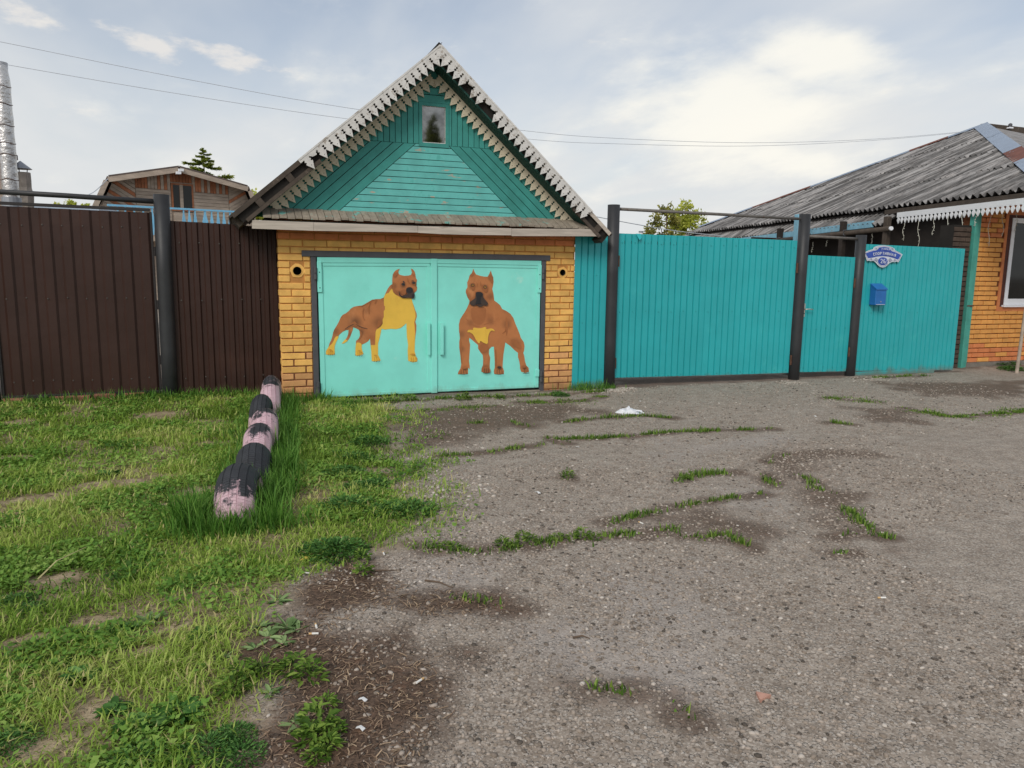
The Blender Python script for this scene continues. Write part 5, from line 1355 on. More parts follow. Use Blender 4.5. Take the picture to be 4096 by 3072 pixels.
# icicle lights: separate dangling cords
strands = [(3252, 968, 1010), (3308, 962, 985), (3490, 935, 975), (3555, 925, 970), (3616, 893, 962), (3676, 884, 998), (3736, 875, 940), (3792, 866, 955), (3850, 858, 966), (3905, 850, 905), (3960, 843, 985), (4015, 835, 945), (4068, 828, 930)]
for i, (x, y0, y1) in enumerate(strands):
    out = .08 if x > 3600 else .30
    if x > 3900:
        a, b = pY(x, y0, HY - .10), pY(x - 6, y1, HY - .05)
    else:
        a, b = onbeam(x, y0, out), onbeam(x - 4, y1, out)
    pts = []
    for t in np.linspace(0, 1, 9):
        q = a + (b - a) * t; w = .016 * math.sin(9 * t + i) * (t > .1); pts.append(q + e_ * w + n_ * .01 * math.sin(6 * t + 2 * i))
    st = mk('icicle_light_strand', tube(pts, .004, 5), m_wire, None, origin=a)
    for t in (.3, .5, .7, .9):
        q = a + (b - a) * t
        mk('bulb', tube([q, q + e_ * .03 * (1 if int(t * 10) % 4 == 1 else -1) - EZ * .008], [.006, .003], 5), m_wire, st)
    tag(st, 'thin white icicle light cord dangling from the eave of the brick house', 'string light', 'icicle lights under the eave')

# ------------------------------------------------------------------ wooden house behind the brown fence
m_wgrey = M('silvered_plank', srgb(172, 157, 142), 0.18, 6, 0.85, 0.3, 40, .004, rnd=.12, stretch=(.4, .4, 1.5))
m_wred = M('red_brown_plank', srgb(164, 106, 74), 0.2, 5, 0.8, 0.3, 40, .004, rnd=.18, layers=[dict(color=srgb(128, 96, 76), scale=4, thr=.55, soft=.1, amount=.7)])
m_wroof = M('brown_roof_tin', srgb(96, 84, 78), 0.15, 3, 0.7)
m_bal = M('pale_blue_baluster', srgb(122, 184, 218), 0.08, 6, 0.6, rnd=.06)
m_foil = M('crinkled_foil', srgb(206, 204, 202), 0.08, 4, 0.30, 0.9, 9, .03, metal=.85)
m_stack = M('wrapped_grey_stack', srgb(150, 142, 134), 0.2, 6, 0.9, 0.8, 12, .02)
m_tin = M('dull_tin', srgb(150, 154, 160), 0.1, 5, 0.5, metal=.5)
a_ = np.array([.93, .363, 0]); a_ /= np.linalg.norm(a_); an = np.array([a_[1], -a_[0], 0])      # along the facade / towards the camera
Q0 = CAM + ray(715, 690) * 26.0
def hs(x, y):
    p = pP(x, y, Q0, an); return float((p - Q0) @ a_), float(p[2])
O_ = np.array([Q0[0], Q0[1], 0.0])
wh = empty('wooden_house', tuple(O_), 'weathered wooden gambrel house with a balcony behind the brown fence', 'house')
def hprism(name, poly, d0, d1, mat, parent=wh):       # d grows away from the street
    return mk(name, prism([poly], O_, a_, EZ, -an, d0, d1), mat, parent)
rg, bL, bR, eL, eR = hs(716, 676), hs(440, 714), hs(985, 752), hs(393, 820), hs(1018, 835)
prof = [(eL[0] + .05, -.1), (eR[0] - .05, -.1), (eR[0] - .05, eR[1]), (bR[0] - .08, bR[1] - .12), (rg[0], rg[1] - .12), (bL[0] + .08, bL[1] - .12), (eL[0] + .05, eL[1])]
dv = np.array([-.07, .997, 0]); dv = dv / (dv @ -an)      # the house runs straight back from the street
def hskew(name, poly, d0, d1, mat, parent=wh):
    return mk(name, prism([poly], O_, a_, EZ, dv, d0, d1), mat, parent)
hskew('wall', prof, .03, 5.0, m_wgrey)
zt = hs(700, 762)[1]; zb_ = hs(700, 880)[1]
xl, wl0, wr0, xr = hs(545, 800)[0], hs(684, 800)[0], hs(770, 800)[0], hs(914, 800)[0]
def inside(poly):
    for p, q in ((eL, bL), (bL, rg), (rg, bR), (bR, eR)):
        nx, nz = -(q[1] - p[1]), (q[0] - p[0]); c = nx * p[0] + nz * p[1]
        poly = clip(poly, nx, nz, c - .10 * math.hypot(nx, nz))
        if len(poly) < 3: return []
    return poly
def planks(region, d, w, mat, gap=.012):
    region = inside(region)
    if len(region) < 3: return
    for q in strip_boards(region, d, w, gap, .05):
        t = random.uniform(-.006, .006); hprism('plank', q, -.005 + t, .028, mat if not isinstance(mat, list) else random.choice(mat))
top = rg[1] + .2
planks([(xl, zt), (wl0, zt), (wl0, top), (xl, top)], (0, 1), .105, [m_wred, m_wred, m_wgrey])
planks([(wr0, zt), (xr, zt), (xr, top), (wr0, top)], (0, 1), .105, [m_wred, m_wred, m_wgrey])
planks([(wl0, hs(725, 730)[1]), (wr0, hs(725, 730)[1]), (wr0, top), (wl0, top)], (0, 1), .105, [m_wred])
planks([(xl, zb_ - .6), (wl0, zb_ - .6), (wl0, zt - .02), (xl, zt - .02)], (1, 0), .115, m_wgrey)
planks([(wr0, zb_ - .6), (xr, zb_ - .6), (xr, zt - .02), (wr0, zt - .02)], (1, 0), .115, m_wgrey)
planks([(eL[0] - .3, zb_ - .6), (xl - .02, zb_ - .6), (xl - .02, top), (eL[0] - .3, top)], (1, -.62), .115, [m_wred, m_wgrey, m_wgrey])
planks([(xr + .02, zb_ - .6), (eR[0] + .3, zb_ - .6), (eR[0] + .3, top), (xr + .02, top)], (1, .62), .115, [m_wred, m_wgrey, m_wgrey])
# window with two dark lights
wa, wbm, wc, wd = hs(690, 742)[0], hs(716, 760)[0], hs(731, 760)[0], hs(764, 742)[0]
z_t, z_b = hs(725, 742)[1], hs(725, 838)[1]
wf2 = hprism('window', [(wa - .06, z_b - .06), (wd + .06, z_b - .06), (wd + .06, z_t + .06), (wa - .06, z_t + .06)], -.03, .02, m_wred)
mk('pane', prism([[(wa, z_b), (wbm, z_b), (wbm, z_t), (wa, z_t)]], O_, a_, EZ, -an, -.037, -.031), m_glass, wf2)
mk('pane', prism([[(wc, z_b), (wd, z_b), (wd, z_t), (wc, z_t)]], O_, a_, EZ, -an, -.037, -.031), m_glass, wf2)
mk('mullion', prism([[(wbm + .01, z_b - .02), (wc - .01, z_b - .02), (wc - .01, z_t + .02), (wbm + .01, z_t + .02)]], O_, a_, EZ, -an, -.05, -.031), m_wgrey, wf2)
mk('lower_door', prism([[(wa, zb_ - 1.2), (wd, zb_ - 1.2), (wd, z_b - .10), (wa, z_b - .10)]], O_, a_, EZ, -an, -.02, .026), m_wgrey, wf2)
# roof panels with bargeboards
def rpanel(p, q, th, d0, d1, mat, name):
    nx, nz = -(q[1] - p[1]), (q[0] - p[0]); l = math.hypot(nx, nz); nx, nz = nx / l * th, nz / l * th
    return hskew(name, [p, q, (q[0] + nx, q[1] + nz), (p[0] + nx, p[1] + nz)], d0, d1, mat)
for p, q in ((eL, bL), (bL, rg), (rg, bR), (bR, eR)):
    rpanel(p, q, .05, -.55, 5.2, m_wroof, 'roof_panel')
    rpanel((p[0], p[1] - .17), (q[0], q[1] - .17), .16, -.56, -.52, m_wgrey, 'barge_board')
# floodlights at the ridge
for x, y in ((700, 687), (690, 698)):
    s_, z_ = hs(x, y); hprism('floodlight', [(s_ - .08, z_ - .045), (s_ + .08, z_ - .035), (s_ + .08, z_ + .05), (s_ - .08, z_ + .04)], -.66, -.58, m_pvc)
# balcony
s0, s1 = hs(400, 826)[0], hs(930, 826)[0]
za_, zb2 = hs(400, 826)[1], hs(925, 853)[1]
bz0 = hs(690, 900)[1]
def rl(s): return za_ + (zb2 - za_) * (s - s0) / (s1 - s0)
hprism('balcony_rail', [(s0, za_ - .03), (s1, zb2 - .03), (s1, zb2 + .03), (s0, za_ + .03)], -.95, -.88, m_bal)
for x in (410, 440, 470, 505, 540, 575, 698, 720, 743, 782, 808, 833, 856, 880, 903, 924):
    s = hs(x, 840)[0]; t = rl(s) - .032
    wv = .075 if x in (782,) else .045
    bal = [(s - wv * .45, bz0 - .4), (s + wv * .45, bz0 - .4), (s + wv * 1.2, t - .36), (s + wv * .45, t - .12), (s + wv * .45, t), (s - wv * .45, t), (s - wv * .45, t - .12), (s - wv * 1.2, t - .36)]
    hprism('baluster', bal, -.935, -.895, m_bal)
hprism('balcony_floor', [(s0, bz0 - .6), (s1, bz0 - .6), (s1, bz0 - .45), (s0, bz0 - .45)], -1.0, .02, m_wgrey)

# foil-wrapped flue, small capped stack, shed and low roof at the left edge
fl = pY(47, 815, 13.5); fx0 = fl[0]; ft = pY(3, 250, 13.5)
flue = empty('chimney_flue', (fx0, 13.5, 0), 'tall shiny foil-wrapped chimney flue rising behind the brown gate', 'chimney')
rr, pts = [], []
for z in np.linspace(0.0, ft[2], 40):
    pts.append((fx0, 13.5, z)); rr.append(.112 * (1 + .05 * math.sin(z * 9) * math.sin(z * 23)) * (.88 if z > pY(12, 300, 13.5)[2] else 1))
fo = mk('foil_wrap', tube(pts, rr, 20), m_foil, flue, smooth=True)
for y in (350, 420, 505, 575, 620, 720):
    z = pY(30, y, 13.5)[2]; mk('wire_tie', tube([(fx0 + .118 * math.cos(t), 13.5 + .118 * math.sin(t), z + .01 * math.sin(3 * t)) for t in np.linspace(0, 2 * math.pi, 17)], .005, 5), m_rust, flue)
mk('flue_collar', tube([(fx0, 13.5, pY(47, 818, 13.5)[2] - .1), (fx0, 13.5, pY(47, 790, 13.5)[2])], .132, 18), m_tin, flue)
sp = pY(95, 815, 14.5); stt = pY(93, 690, 14.5)[2]
stack = empty('chimney_stack', (sp[0], 14.5, 0), 'short grey wrapped chimney stack with a tin cone cap', 'chimney')
mk('stack_body', tube([(sp[0] + .015 * math.sin(5 * z), 14.5, z) for z in np.linspace(0, stt, 26)], [.15 if z < pY(93, 765, 14.5)[2] else .118 for z in np.linspace(0, stt, 26)], 10), m_stack, stack)
for k in range(3):
    t = k * 2.1; mk('cap_leg', tube([(sp[0] + .08 * math.cos(t), 14.5 + .08 * math.sin(t), stt - .02), (sp[0] + .09 * math.cos(t), 14.5 + .09 * math.sin(t), stt + .06)], .008, 5), m_tin, stack)
mk('cone_cap', tube([(sp[0], 14.5, stt + .055), (sp[0], 14.5, stt + .18)], [.16, .006], 14), m_tin, stack)
shx = pY(22, 700, 14.2)[0]
shed = empty('plank_shed', (shx - 1.0, 14.2, 0), 'grey plank shed wall beside the foil flue', 'shed')
for k in range(9):
    mk('plank', cbox(shx - .155 * (k + 1) + .008, shx - .155 * k, 14.2 + random.uniform(0, .01), 14.24, 0, pY(20, 615, 14.2)[2] + .6 * (.155 * k) - .05, .004), m_wgrey, shed)
mk('shed_body', box(shx - 1.4, shx - .02, 14.25, 14.55, 0, pY(20, 625, 14.2)[2]), m_oldwood, shed)
m_plum = M('plum_roof_tin', srgb(72, 44, 52), .1, 4, .6)
zr_ = pY(20, 612, 14.2)[2]
mk('shed_roof', ([(shx + .10, 13.9, zr_ - .06), (shx - 1.5, 13.9, zr_ + .9), (shx - 1.5, 14.6, zr_ + .9), (shx + .10, 14.6, zr_ - .06), (shx + .10, 13.9, zr_ + .02), (shx - 1.5, 13.9, zr_ + .98), (shx - 1.5, 14.6, zr_ + .98), (shx + .10, 14.6, zr_ + .02)],
     [(0, 3, 2, 1), (4, 5, 6, 7), (0, 1, 5, 4), (1, 2, 6, 5), (2, 3, 7, 6), (3, 0, 4, 7)]), m_plum, shed)
m_paleroof = M('pale_blue_roof_tin', srgb(176, 190, 206), .06, 3, .5)
la, lb = pY(125, 812, 17.0), pY(395, 826, 17.0)
lr = empty('low_outbuilding', ((la[0] + lb[0]) / 2, 17.5, 0), 'low outbuilding with a pale blue tin roof edge behind the brown gate', 'outbuilding')
mk('wall', box(la[0] + .1, lb[0] - .1, 17.2, 20, 0, lb[2] - .12), m_wgrey, lr)
mk('roof', ([(la[0], 17.0, la[2] - .10), (lb[0], 17.0, lb[2] - .10), (lb[0], 20.4, lb[2] + .05), (la[0], 20.4, la[2] + .05), (la[0], 17.0, la[2]), (lb[0], 17.0, lb[2]), (lb[0], 20.4, lb[2] + .12), (la[0], 20.4, la[2] + .12)],
     [(0, 3, 2, 1), (4, 5, 6, 7), (0, 1, 5, 4), (1, 2, 6, 5), (2, 3, 7, 6), (3, 0, 4, 7)]), m_paleroof, lr)
q = pY(2564, 930, 24.0)
ch = empty('vent_pipe', (q[0], 24.0, 0), 'little white vent pipe just above the turquoise gate', 'pipe')
mk('pipe', tube([(q[0], 24, 0), (q[0], 24, q[2])], .065, 12), m_pvc, ch); mk('cap', tube([(q[0], 24, q[2] + .005), (q[0], 24, q[2] + .05)], .085, 12), m_tin, ch)

# ------------------------------------------------------------------ trees
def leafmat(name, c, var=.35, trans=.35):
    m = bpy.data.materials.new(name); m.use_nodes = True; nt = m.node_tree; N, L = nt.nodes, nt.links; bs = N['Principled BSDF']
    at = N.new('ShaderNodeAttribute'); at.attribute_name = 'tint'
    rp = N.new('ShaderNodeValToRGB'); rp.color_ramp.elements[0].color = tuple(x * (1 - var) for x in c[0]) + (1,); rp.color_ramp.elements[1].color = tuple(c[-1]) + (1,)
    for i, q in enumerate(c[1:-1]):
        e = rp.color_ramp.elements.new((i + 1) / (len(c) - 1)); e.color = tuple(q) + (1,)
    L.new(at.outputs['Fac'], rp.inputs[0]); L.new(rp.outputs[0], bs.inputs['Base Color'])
    bs.inputs['Roughness'].default_value = .6; bs.inputs['Specular IOR Level'].default_value = .25
    if trans:
        tr = N.new('ShaderNodeBsdfTranslucent'); L.new(rp.outputs[0], tr.inputs[0])
        mx = N.new('ShaderNodeMixShader'); mx.inputs[0].default_value = trans
        L.new(bs.outputs[0], mx.inputs[1]); L.new(tr.outputs[0], mx.inputs[2]); L.new(mx.outputs[0], N['Material Output'].inputs[0])
    return m
m_needle = leafmat('spruce_needles', [srgb(84, 102, 38), srgb(126, 142, 54), srgb(172, 178, 80)], .2, .35)
m_birch = leafmat('birch_leaves', [srgb(138, 148, 56), srgb(184, 192, 78), srgb(222, 222, 124)], .15, .5)
m_pine = leafmat('pine_needles', [srgb(98, 104, 50), srgb(140, 142, 70), srgb(184, 174, 96)], .2, .4)
m_bark = M('tree_bark', srgb(96, 78, 62), .25, 6, .9, .5, 20, .02)
m_birchbark = M('birch_bark', srgb(190, 172, 150), .2, 4, .85, layers=[dict(color=srgb(70, 60, 54), scale=5, thr=.6, soft=.05)])
def leaves(name, C, D, Ln, Wd, mat, tint, parent):
    """C centres, D directions, long diamonds with a random roll"""
    n = len(C); R = RNG.normal(size=(n, 3)); S = np.cross(D, R); S /= np.linalg.norm(S, axis=1, keepdims=True) + 1e-9
    Ln = np.asarray(Ln).reshape(-1, 1); Wd = np.asarray(Wd).reshape(-1, 1)
    U = np.cross(S, D)
    V = np.stack([C, C + D * Ln * .45 + S * Wd + U * Wd * .3, C + D * Ln, C + D * Ln * .45 - S * Wd + U * Wd * .3], 1)
    o = bulk(name, V, [(0, 1, 2), (0, 2, 3)], mat, {'tint': tint})
    place(o, W[parent.name], parent); o.location = tuple(-W[parent.name]); W[o.name] = np.zeros(3)
    return o
def unit(v): return v / (np.linalg.norm(v, axis=-1, keepdims=True) + 1e-9)
def spruce(name, base, H, R, label, group=None, nl=9000, size=.5):
    t = empty(name, tuple(base), label, 'tree', group); b = np.asarray(base, float)
    mk('trunk', tube([b, b + EZ * H * .5, b + EZ * H * .98], [H * .016, H * .009, .015], 8), m_bark, t)
    C, D, T, SZ = [], [], [], []
    nb = int(H * 13)
    per = max(6, nl // nb)
    for i in range(nb):
        f = ((i + random.random()) / nb) ** .72; z = H * (.10 + .89 * f); ln = R * (1 - f) ** 1.0 * random.uniform(.62, 1.12) + .03
        az = random.uniform(0, 2 * math.pi); dr = np.array([math.cos(az), math.sin(az), 0])
        s = RNG.random(per) ** .7
        droop = -.28 * s + .16 * s * s * 1.6
        P = b + EZ * z + dr * (s * ln)[:, None] + EZ * (droop * ln)[:, None]
        side = np.cross(dr, EZ)
        dd = unit(dr * RNG.uniform(.2, 1.0, per)[:, None] + side * RNG.uniform(-1, 1, per)[:, None] + EZ * RNG.uniform(-.45, .25, per)[:, None])
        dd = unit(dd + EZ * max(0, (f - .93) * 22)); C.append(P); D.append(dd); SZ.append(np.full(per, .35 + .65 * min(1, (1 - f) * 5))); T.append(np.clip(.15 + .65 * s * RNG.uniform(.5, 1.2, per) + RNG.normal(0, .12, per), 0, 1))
    C, D, T = np.concatenate(C), np.concatenate(D), np.concatenate(T)
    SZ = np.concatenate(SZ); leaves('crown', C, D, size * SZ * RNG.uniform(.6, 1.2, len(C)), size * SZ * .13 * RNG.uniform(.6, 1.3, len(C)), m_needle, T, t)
    return t
def broadleaf(name, base, H, blobs, mat, bark, label, nl, size, trunk_r, group=None, droop=-.2):
    t = empty(name, tuple(base), label, 'tree', group); b = np.asarray(base, float)
    mk('trunk', tube([b, b + EZ * H * .45 + EX * .1, b + EZ * H * .9], [trunk_r, trunk_r * .6, trunk_r * .15], 8), bark, t)
    C, D, T = [], [], []
    for (dx, dy, z, r) in blobs:
        c = b + np.array([dx, dy, z])
        mk('limb', tube([b + EZ * (z * .62), (b + EZ * z * .8 + c) / 2, c], [trunk_r * .35, trunk_r * .2, trunk_r * .07], 6), bark, t)
        sub = RNG.normal(size=(14, 3)); sub = unit(sub) * (r * RNG.random((14, 1)) ** .4) * np.array([1, 1, .85]) + c
        n = int(nl * r ** 2 / sum(q[3] ** 2 for q in blobs)) // 14
        for sc in sub:
            P = sc + RNG.normal(size=(n, 3)) * r * .17
            C.append(P); D.append(unit(RNG.normal(size=(n, 3)) + EZ * droop))
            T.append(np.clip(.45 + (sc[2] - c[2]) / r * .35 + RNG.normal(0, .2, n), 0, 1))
    C, D, T = np.concatenate(C), np.concatenate(D), np.concatenate(T)
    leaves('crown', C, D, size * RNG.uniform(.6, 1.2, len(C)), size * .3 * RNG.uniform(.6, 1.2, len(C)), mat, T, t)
    return t
s_top = CAM + ray(812, 588) * 38.0
spruce('spruce_tree', (s_top[0], s_top[1], 0), s_top[2], 7.2, 'spruce tree rising behind the wooden house roof', None, 34000, .27)
bt = CAM + ray(2745, 800) * 48
broadleaf('birch_tree', (bt[0], bt[1], 0), bt[2], [(0, 0, bt[2] - .7, .85), (.95, .2, bt[2] - 1.1, .8), (-.7, 0, bt[2] - 1.5, .9), (.4, .3, bt[2] - 2.2, 1.1), (1.7, 0, bt[2] - 2.3, .85), (-.9, .4, bt[2] - 2.9, 1.0), (1.2, 0, bt[2] - 3.4, 1.1), (2.0, 0, bt[2] - 3.3, .7), (.2, 0, bt[2] - 4.2, 1.3)],
          m_birch, m_birchbark, 'yellow-green birch tree beyond the turquoise gate', 5600, .25, .14)
pt = CAM + ray(2668, 815) * 46
broadleaf('pine_tree', (pt[0], pt[1], 0), pt[2] + .05, [(.1, 0, pt[2] - .45, .5), (-.7, 0, pt[2] - 1.0, .5), (.6, .1, pt[2] - 1.1, .5), (-1.2, 0, pt[2] - 1.8, .55), (.1, 0, pt[2] - 1.9, .5), (-.6, .2, pt[2] - 2.8, .6), (.6, 0, pt[2] - 2.7, .5), (-1.5, 0, pt[2] - 2.7, .5), (0, 0, pt[2] - 3.7, .7)],
          m_pine, m_bark, 'darker open-crowned pine tree beside the birch beyond the gate', 2800, .22, .11, None, .1)
sh = CAM + ray(1020, 762) * 34
broadleaf('garden_shrub', (sh[0], sh[1], 0), sh[2], [(0, 0, sh[2] - .55, .5), (.3, 0, sh[2] - 1.0, .6), (-.3, 0, sh[2] - 1.3, .6)], m_birch, m_bark, 'light green bush top between the wooden house and garage roof', 1500, .20, .05, None, .4)
sh = CAM + ray(275, 806) * 40
broadleaf('garden_shrub', (sh[0], sh[1], 0), sh[2], [(0, 0, sh[2] - .3, .35), (.7, 0, sh[2] - .35, .3), (-.5, 0, sh[2] - .4, .3)], m_birch, m_bark, 'low dry-looking bush just above the brown gate rail', 900, .16, .04, None, .4)
# the trees across the road, seen mirrored in the attic window
for i, (x, y, H) in enumerate(((19.4, -60, 17.0), (21.6, -62, 15.6), (17.0, -64, 14.6))):
    spruce('spruce_tree', (x, y, 0), H, 3.4, 'dark spruce across the road mirrored in the attic window', 'spruces across the road', 7000, .8)

# ------------------------------------------------------------------ overhead wires
m_cable = M('grey_cable', srgb(176, 180, 186), .1, 4, .6)
def wire(name, px, Y, r, label):
    P = [pY(x, y, Y) for x, y in px]
    pts = []
    for i in range(len(P) - 1):
        p0, p1, p2, p3 = P[max(i - 1, 0)], P[i], P[i + 1], P[min(i + 2, len(P) - 1)]
        for t in np.linspace(0, 1, 7)[:-1]:
            pts.append(.5 * (2 * p1 + (p2 - p0) * t + (2 * p0 - 5 * p1 + 4 * p2 - p3) * t * t + (3 * p1 - p0 - 3 * p2 + p3) * t ** 3))
    pts.append(P[-1])
    o = mk(name, tube(pts, r, 5), m_cable); tag(o, label, 'cable'); return o
wire('overhead_cable', [(-300, 112), (0, 167), (700, 308), (1400, 433), (2100, 523), (2460, 553), (3000, 571), (3500, 556), (3925, 520)], 14.2, .0042, 'upper overhead cable passing behind the garage to the slate roof')
wire('overhead_cable', [(-300, 198), (0, 254), (700, 373), (1380, 474), (2110, 556), (2460, 575), (3000, 584), (3500, 561), (3925, 522)], 14.5, .0042, 'lower overhead cable passing behind the garage to the slate roof')
wire('service_cable', [(2380, 866), (2560, 900), (2720, 926), (2890, 944)], 9.6, .006, 'thin cable slanting from the garage eave down behind the turquoise gate')
wire('service_cable', [(345, 782), (375, 768), (405, 742), (432, 715)], 20.0, .010, 'slack cable hanging from the left eave of the wooden house')

# ------------------------------------------------------------------ half-buried tyres
def tyre_mat(name, seed):
    """black rubber with pink paint that has worn off where feet and seats rub it (attribute 'paint')"""
    m = M(name, srgb(50, 52, 56), .2, 10, .70, .3, 60, .003)
    nt = m.node_tree; N, L = nt.nodes, nt.links; bs = N['Principled BSDF']; src = bs.inputs['Base Color'].links[0].from_socket
    at = N.new('ShaderNodeAttribute'); at.attribute_name = 'paint'
    pos = N.new('ShaderNodeNewGeometry')
    def nz(s, d):
        n = N.new('ShaderNodeTexNoise'); n.inputs['Scale'].default_value = s; n.inputs['Detail'].default_value = d; n.inputs['Roughness'].default_value = .7
        L.new(pos.outputs['Position'], n.inputs['Vector']); return n.outputs['Fac']
    def ma(a, k, b):
        q = N.new('ShaderNodeMath'); q.operation = 'MULTIPLY_ADD'; L.new(a, q.inputs[0]); q.inputs[1].default_value = k; L.new(b, q.inputs[2]); return q.outputs[0]
    v = ma(nz(8, 9), 2.6, ma(nz(45, 4), .5, at.outputs['Fac']))
    mr = N.new('ShaderNodeMapRange'); L.new(v, mr.inputs[0]); mr.inputs[1].default_value = 1.90; mr.inputs[2].default_value = 2.12
    pk = N.new('ShaderNodeMix'); pk.data_type = 'RGBA'; L.new(nz(14, 5), pk.inputs[0]); pk.inputs[6].default_value = srgb(168, 134, 142) + (1,); pk.inputs[7].default_value = srgb(226, 196, 204) + (1,)
    mx = N.new('ShaderNodeMix'); mx.data_type = 'RGBA'; L.new(mr.outputs[0], mx.inputs[0]); L.new(src, mx.inputs[6]); L.new(pk.outputs[2], mx.inputs[7])
    L.new(mx.outputs[2], bs.inputs['Base Color']); return m
m_tyre = tyre_mat('tyre_rubber_paint', 0)
# top pixel, height, width, how far up the hump the paint survives, overall coat
tyres = [((953, 1855), .29, .215, .80, .02), ((1010, 1772), .29, .20, .42, -.05), ((1035, 1692), .300, .19, .94, .22), ((1062, 1632), .31, .19, 1.0, .22), ((1040, 1576), .325, .165, .72, .05), ((1082, 1535), .33, .17, 1.2, .35), ((1086, 1500), .345, .165, .90, .25)]
TL_ = ['half-buried tyre at the grassy end of the row, black above and pink below', 'mostly bare black half-buried tyre, second from the grassy end of the row', 'pink half-buried tyre with a dark worn crown, third from the grassy end',
       'pink half-buried tyre with scuffed tread, fourth from the grassy end', 'small black half-buried tyre with pink drips set left of the row', 'almost fully pink half-buried tyre, last but one before the garage corner', 'half-buried tyre with a dark top touching the garage corner']
for i, ((tx, ty), h, w, lim, coat) in enumerate(tyres):
    c = pZ(tx, ty, h); R = .315; cz = h - R
    yaw_t = .10 + random.uniform(-.05, .05)
    tilt_t = random.uniform(-.05, .05)
    def tp(x, a, r):      # across, around, radius
        lx, ly, lz = x, -math.cos(a) * r, math.sin(a) * r
        lx, lz = lx * math.cos(tilt_t) + lz * math.sin(tilt_t), -lx * math.sin(tilt_t) + lz * math.cos(tilt_t)
        return (c[0] + lx * math.cos(yaw_t) + ly * math.sin(yaw_t), c[1] - lx * math.sin(yaw_t) + ly * math.cos(yaw_t), cz + lz)
    def crown(x): return R - .058 * abs(2 * x / w) ** 2.4
    def paint_of(V):
        z = np.array([v[2] for v in V]) / h
        return np.clip(coat + .9 * (lim - z) / .6, -.6, .85)
    prof_t = [(-.36 * w, R - .125), (-.50 * w, R - .100), (-.545 * w, R - .082)] + [(x * w, crown(x * w) - .007) for x in (-.5, -.42, -.32, -.2, -.08, .08, .2, .32, .42, .5)] + [(.545 * w, R - .082), (.50 * w, R - .100), (.36 * w, R - .125)]
    NA = 64; A = np.linspace(-.25, math.pi + .25, NA)
    V = [tp(x, a, r) for a in A for x, r in prof_t]; k = len(prof_t)
    F = [(r * k + j, r * k + j + 1, (r + 1) * k + j + 1, (r + 1) * k + j) for r in range(NA - 1) for j in range(k - 1)]
    ty_ = mk('half_buried_tyre', (V, F), m_tyre, None, True, origin=(c[0], c[1], 0))
    a_p = ty_.data.attributes.new('paint', 'FLOAT', 'POINT'); a_p.data.foreach_set('value', paint_of(V).astype(np.float32))
    tag(ty_, TL_[i], 'tyre', 'row of half-buried tyres')
    V, F = [], []
    ribs = [(-.49, -.32), (-.30, -.115), (-.095, .095), (.115, .30), (.32, .49)]
    NB = 58; dA = (math.pi + .5) / NB
    for ri, (xa, xb) in enumerate(ribs):
        for b_ in range(NB):
            a0 = -.25 + b_ * dA + (dA * .5 if ri % 2 else 0); a1 = a0 + dA * .94
            sk = .02 * (1 if ri < 2 else -1 if ri > 2 else 0)
            q = []
            for dr, sh_ in ((-.010, 0), (-.003, .06)):
                for x, a in ((xa, a0), (xb, a0 + sk), (xb, a1 + sk), (xa, a1)):
                    xm = (xa + xb) / 2; am = (a0 + a1) / 2; xx = (x + (xm - x) * sh_) * w
                    q.append(tp(xx, a + (am - a) * sh_, crown(xx) + dr))
            o_ = len(V); V += q
            F += [tuple(j + o_ for j in f) for f in ((4, 5, 6, 7), (0, 1, 5, 4), (1, 2, 6, 5), (2, 3, 7, 6), (3, 0, 4, 7))]
    td = mk('tread', (V, F), m_tyre, ty_)
    a_p = td.data.attributes.new('paint', 'FLOAT', 'POINT'); a_p.data.foreach_set('value', paint_of(V).astype(np.float32))
TYRES = [(pZ(a[0], a[1], h)[0], pZ(a[0], a[1], h)[1]) for a, h, *_ in tyres]

# ------------------------------------------------------------------ grass
m_grass = leafmat('grass_blades', [srgb(76, 104, 34), srgb(118, 152, 54), srgb(156, 182, 78), srgb(190, 200, 114), srgb(204, 190, 136)], .25, .35)
m_tall = leafmat('tall_grass_blades', [srgb(64, 106, 34), srgb(96, 144, 54), srgb(136, 176, 84)], .2, .4)
m_crack = leafmat('crack_weeds', [srgb(66, 98, 30), srgb(96, 130, 46), srgb(140, 164, 74)], .25, .3)
def blades(name, X, Y, H, lean, wd, mat, tint, z0=None):
    n = len(X); Z = gz(X, Y) - .004 if z0 is None else z0
    az = RNG.uniform(0, 2 * math.pi, n); d = np.stack([np.cos(az), np.sin(az), np.zeros(n)], -1)
    s = np.stack([-np.sin(az), np.cos(az), np.zeros(n)], -1)
    b = np.stack([X, Y, Z], -1); H = H[:, None]; wd = wd[:, None]; ln = lean[:, None]
    up = np.array([0, 0, 1.0])
    m1 = b + up * H * .55 * np.sqrt(np.clip(1 - (ln * .6) ** 2, .08, 1)) + d * H * .55 * ln * .6
    tip = m1 + up * H * .5 * np.sqrt(np.clip(1 - np.minimum(ln * 1.15, .995) ** 2, .02, 1)) + d * H * .5 * np.minimum(ln * 1.15, 1)
    V = np.stack([b - s * wd * .5, b + s * wd * .5, m1 + s * wd * .45, m1 - s * wd * .45, tip], 1)
    return bulk(name, V, [(0, 1, 2, 3), (3, 2, 4)], mat, {'tint': np.clip(tint, 0, 1)})
def scatter(n, xr, yr, dens):
    x = RNG.uniform(*xr, n); y = RNG.uniform(*yr, n)
    keep = RNG.random(n) < dens(x, y)
    return x[keep], y[keep]
def inview(x, y, m=.25):
    # skip ground the photograph cannot see
    d0 = x * _r2[0] + y * _r2[1] - CAM[2] * _r2[2]; dp = x * _f[0] + y * _f[1] - CAM[2] * _f[2]
    return (np.abs(d0) / np.maximum(dp, .1) < .683 + m) & (y > 1.5)
parts = []
